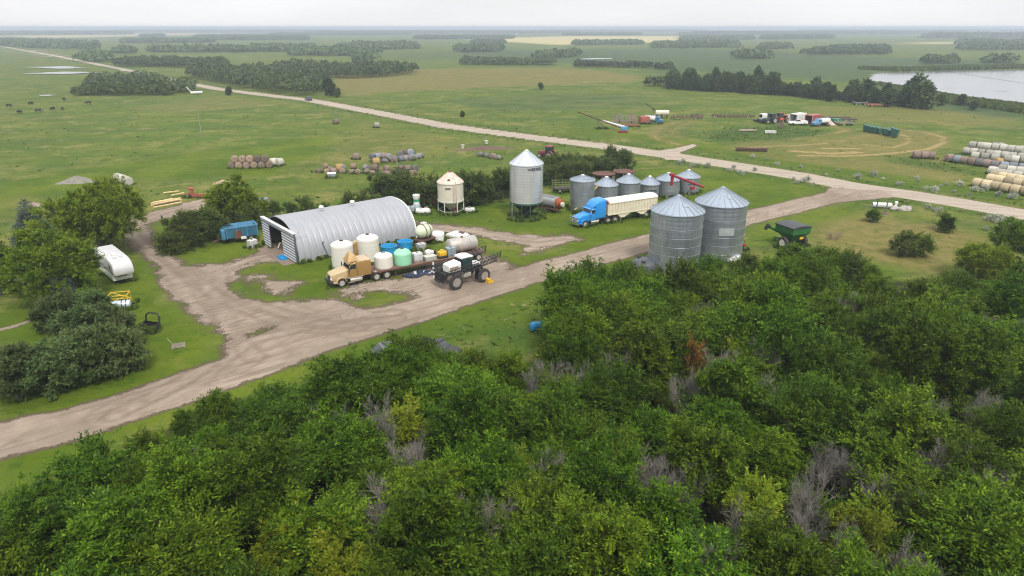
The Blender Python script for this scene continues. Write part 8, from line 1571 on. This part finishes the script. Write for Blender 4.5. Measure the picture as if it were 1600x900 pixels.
x, y = at(1304, 373); t = thing('twig_heap', 'small brown pile of cut branches in the dry clearing by the grain cart', 'heap', (x, y, 0)); link('branches', dead_mesh('branches', M('brush_brown', (0.22, 0.17, 0.13), 0.9), np.random.default_rng(8), 0.9, 1.6, 9, 5, 4), None, t)
# ================================================================== WEEDS AGAINST THE THINGS ON THE GRASS
def weeds():
    r = np.random.default_rng(91); P = []; bpy.context.view_layer.update()
    cats = {'grain bin', 'hopper bin', 'tank', 'tub', 'trailer', 'wagon', 'camping trailer', 'grain dryer', 'shed', 'grain cart', 'hay bale', 'loader bucket', 'auger', 'hopper', 'truck', 'drum', 'implement', 'car', 'pickup', 'fan', 'box', 'boat', 'tractor'}
    for o in list(COL.objects):
        if o.parent or o.get('category') not in cats or o.location.y > 230 or o.location.z < -100: continue
        ms = [o] if o.type == 'MESH' else [ch for ch in o.children_recursive if ch.type == 'MESH']; V = []
        for m in ms:
            if m.name.startswith('floor'): continue
            n = len(m.data.vertices); a = np.empty(n * 3, np.float32); m.data.vertices.foreach_get('co', a); W = np.array(m.matrix_world); q = a.reshape(-1, 3) @ W[:3, :3].T + W[:3, 3]
            V.append(q[q[:, 2] < gz(o.location.x, o.location.y) + 0.45])
        V = np.vstack(V) if V else np.zeros((0, 3))
        if not len(V): continue
        k = int(min(260, 10 + 6 * np.hypot(*(V[:, :2].max(0) - V[:, :2].min(0))) ** 1.2)) if o.type != 'MESH' else 12
        s = V[r.integers(len(V), size=k)][:, :2] + r.normal(0, 0.28, (k, 2)); P.append(s)
    p = np.vstack(P); main, yard, *_ = zones(p); p = p[(main < 0.4) & (yard < 0.4)]; n = len(p); z = height(p[:, 0], p[:, 1]); Q = []
    for k in range(3):
        a = r.random(n) * math.pi; s = 0.08 + 0.16 * r.random(n); h = 0.18 + 0.42 * r.random(n) ** 1.5; dx, dy = np.cos(a) * s, np.sin(a) * s; lx, ly = r.normal(0, 0.15, (2, n)); x = p[:, 0] + r.normal(0, 0.1, n); y = p[:, 1] + r.normal(0, 0.1, n)
        Q.append(np.stack([np.stack([x - dx, y - dy, z], 1), np.stack([x + dx, y + dy, z], 1), np.stack([x + dx * 1.4 + lx, y + dy * 1.4 + ly, z + h], 1), np.stack([x - dx * 1.4 + lx, y - dy * 1.4 + ly, z + h], 1)], 1).reshape(-1, 3))
    q = np.vstack(Q); me = np_mesh('weeds', q, np.arange(len(q)).reshape(-1, 4), leaf_material('weed_blade', (0.034, 0.072, 0.008), (0.070, 0.112, 0.014), (0.120, 0.140, 0.030), 0.3))
    me.attributes.new('clump', 'FLOAT', 'POINT').data.foreach_set('value', np.tile(np.repeat(r.random(n), 4), 3).astype(np.float32))
    tag(link('weeds', me), 'taller weeds growing against the bins, tanks and machines', 'weeds', kind='stuff')
weeds()
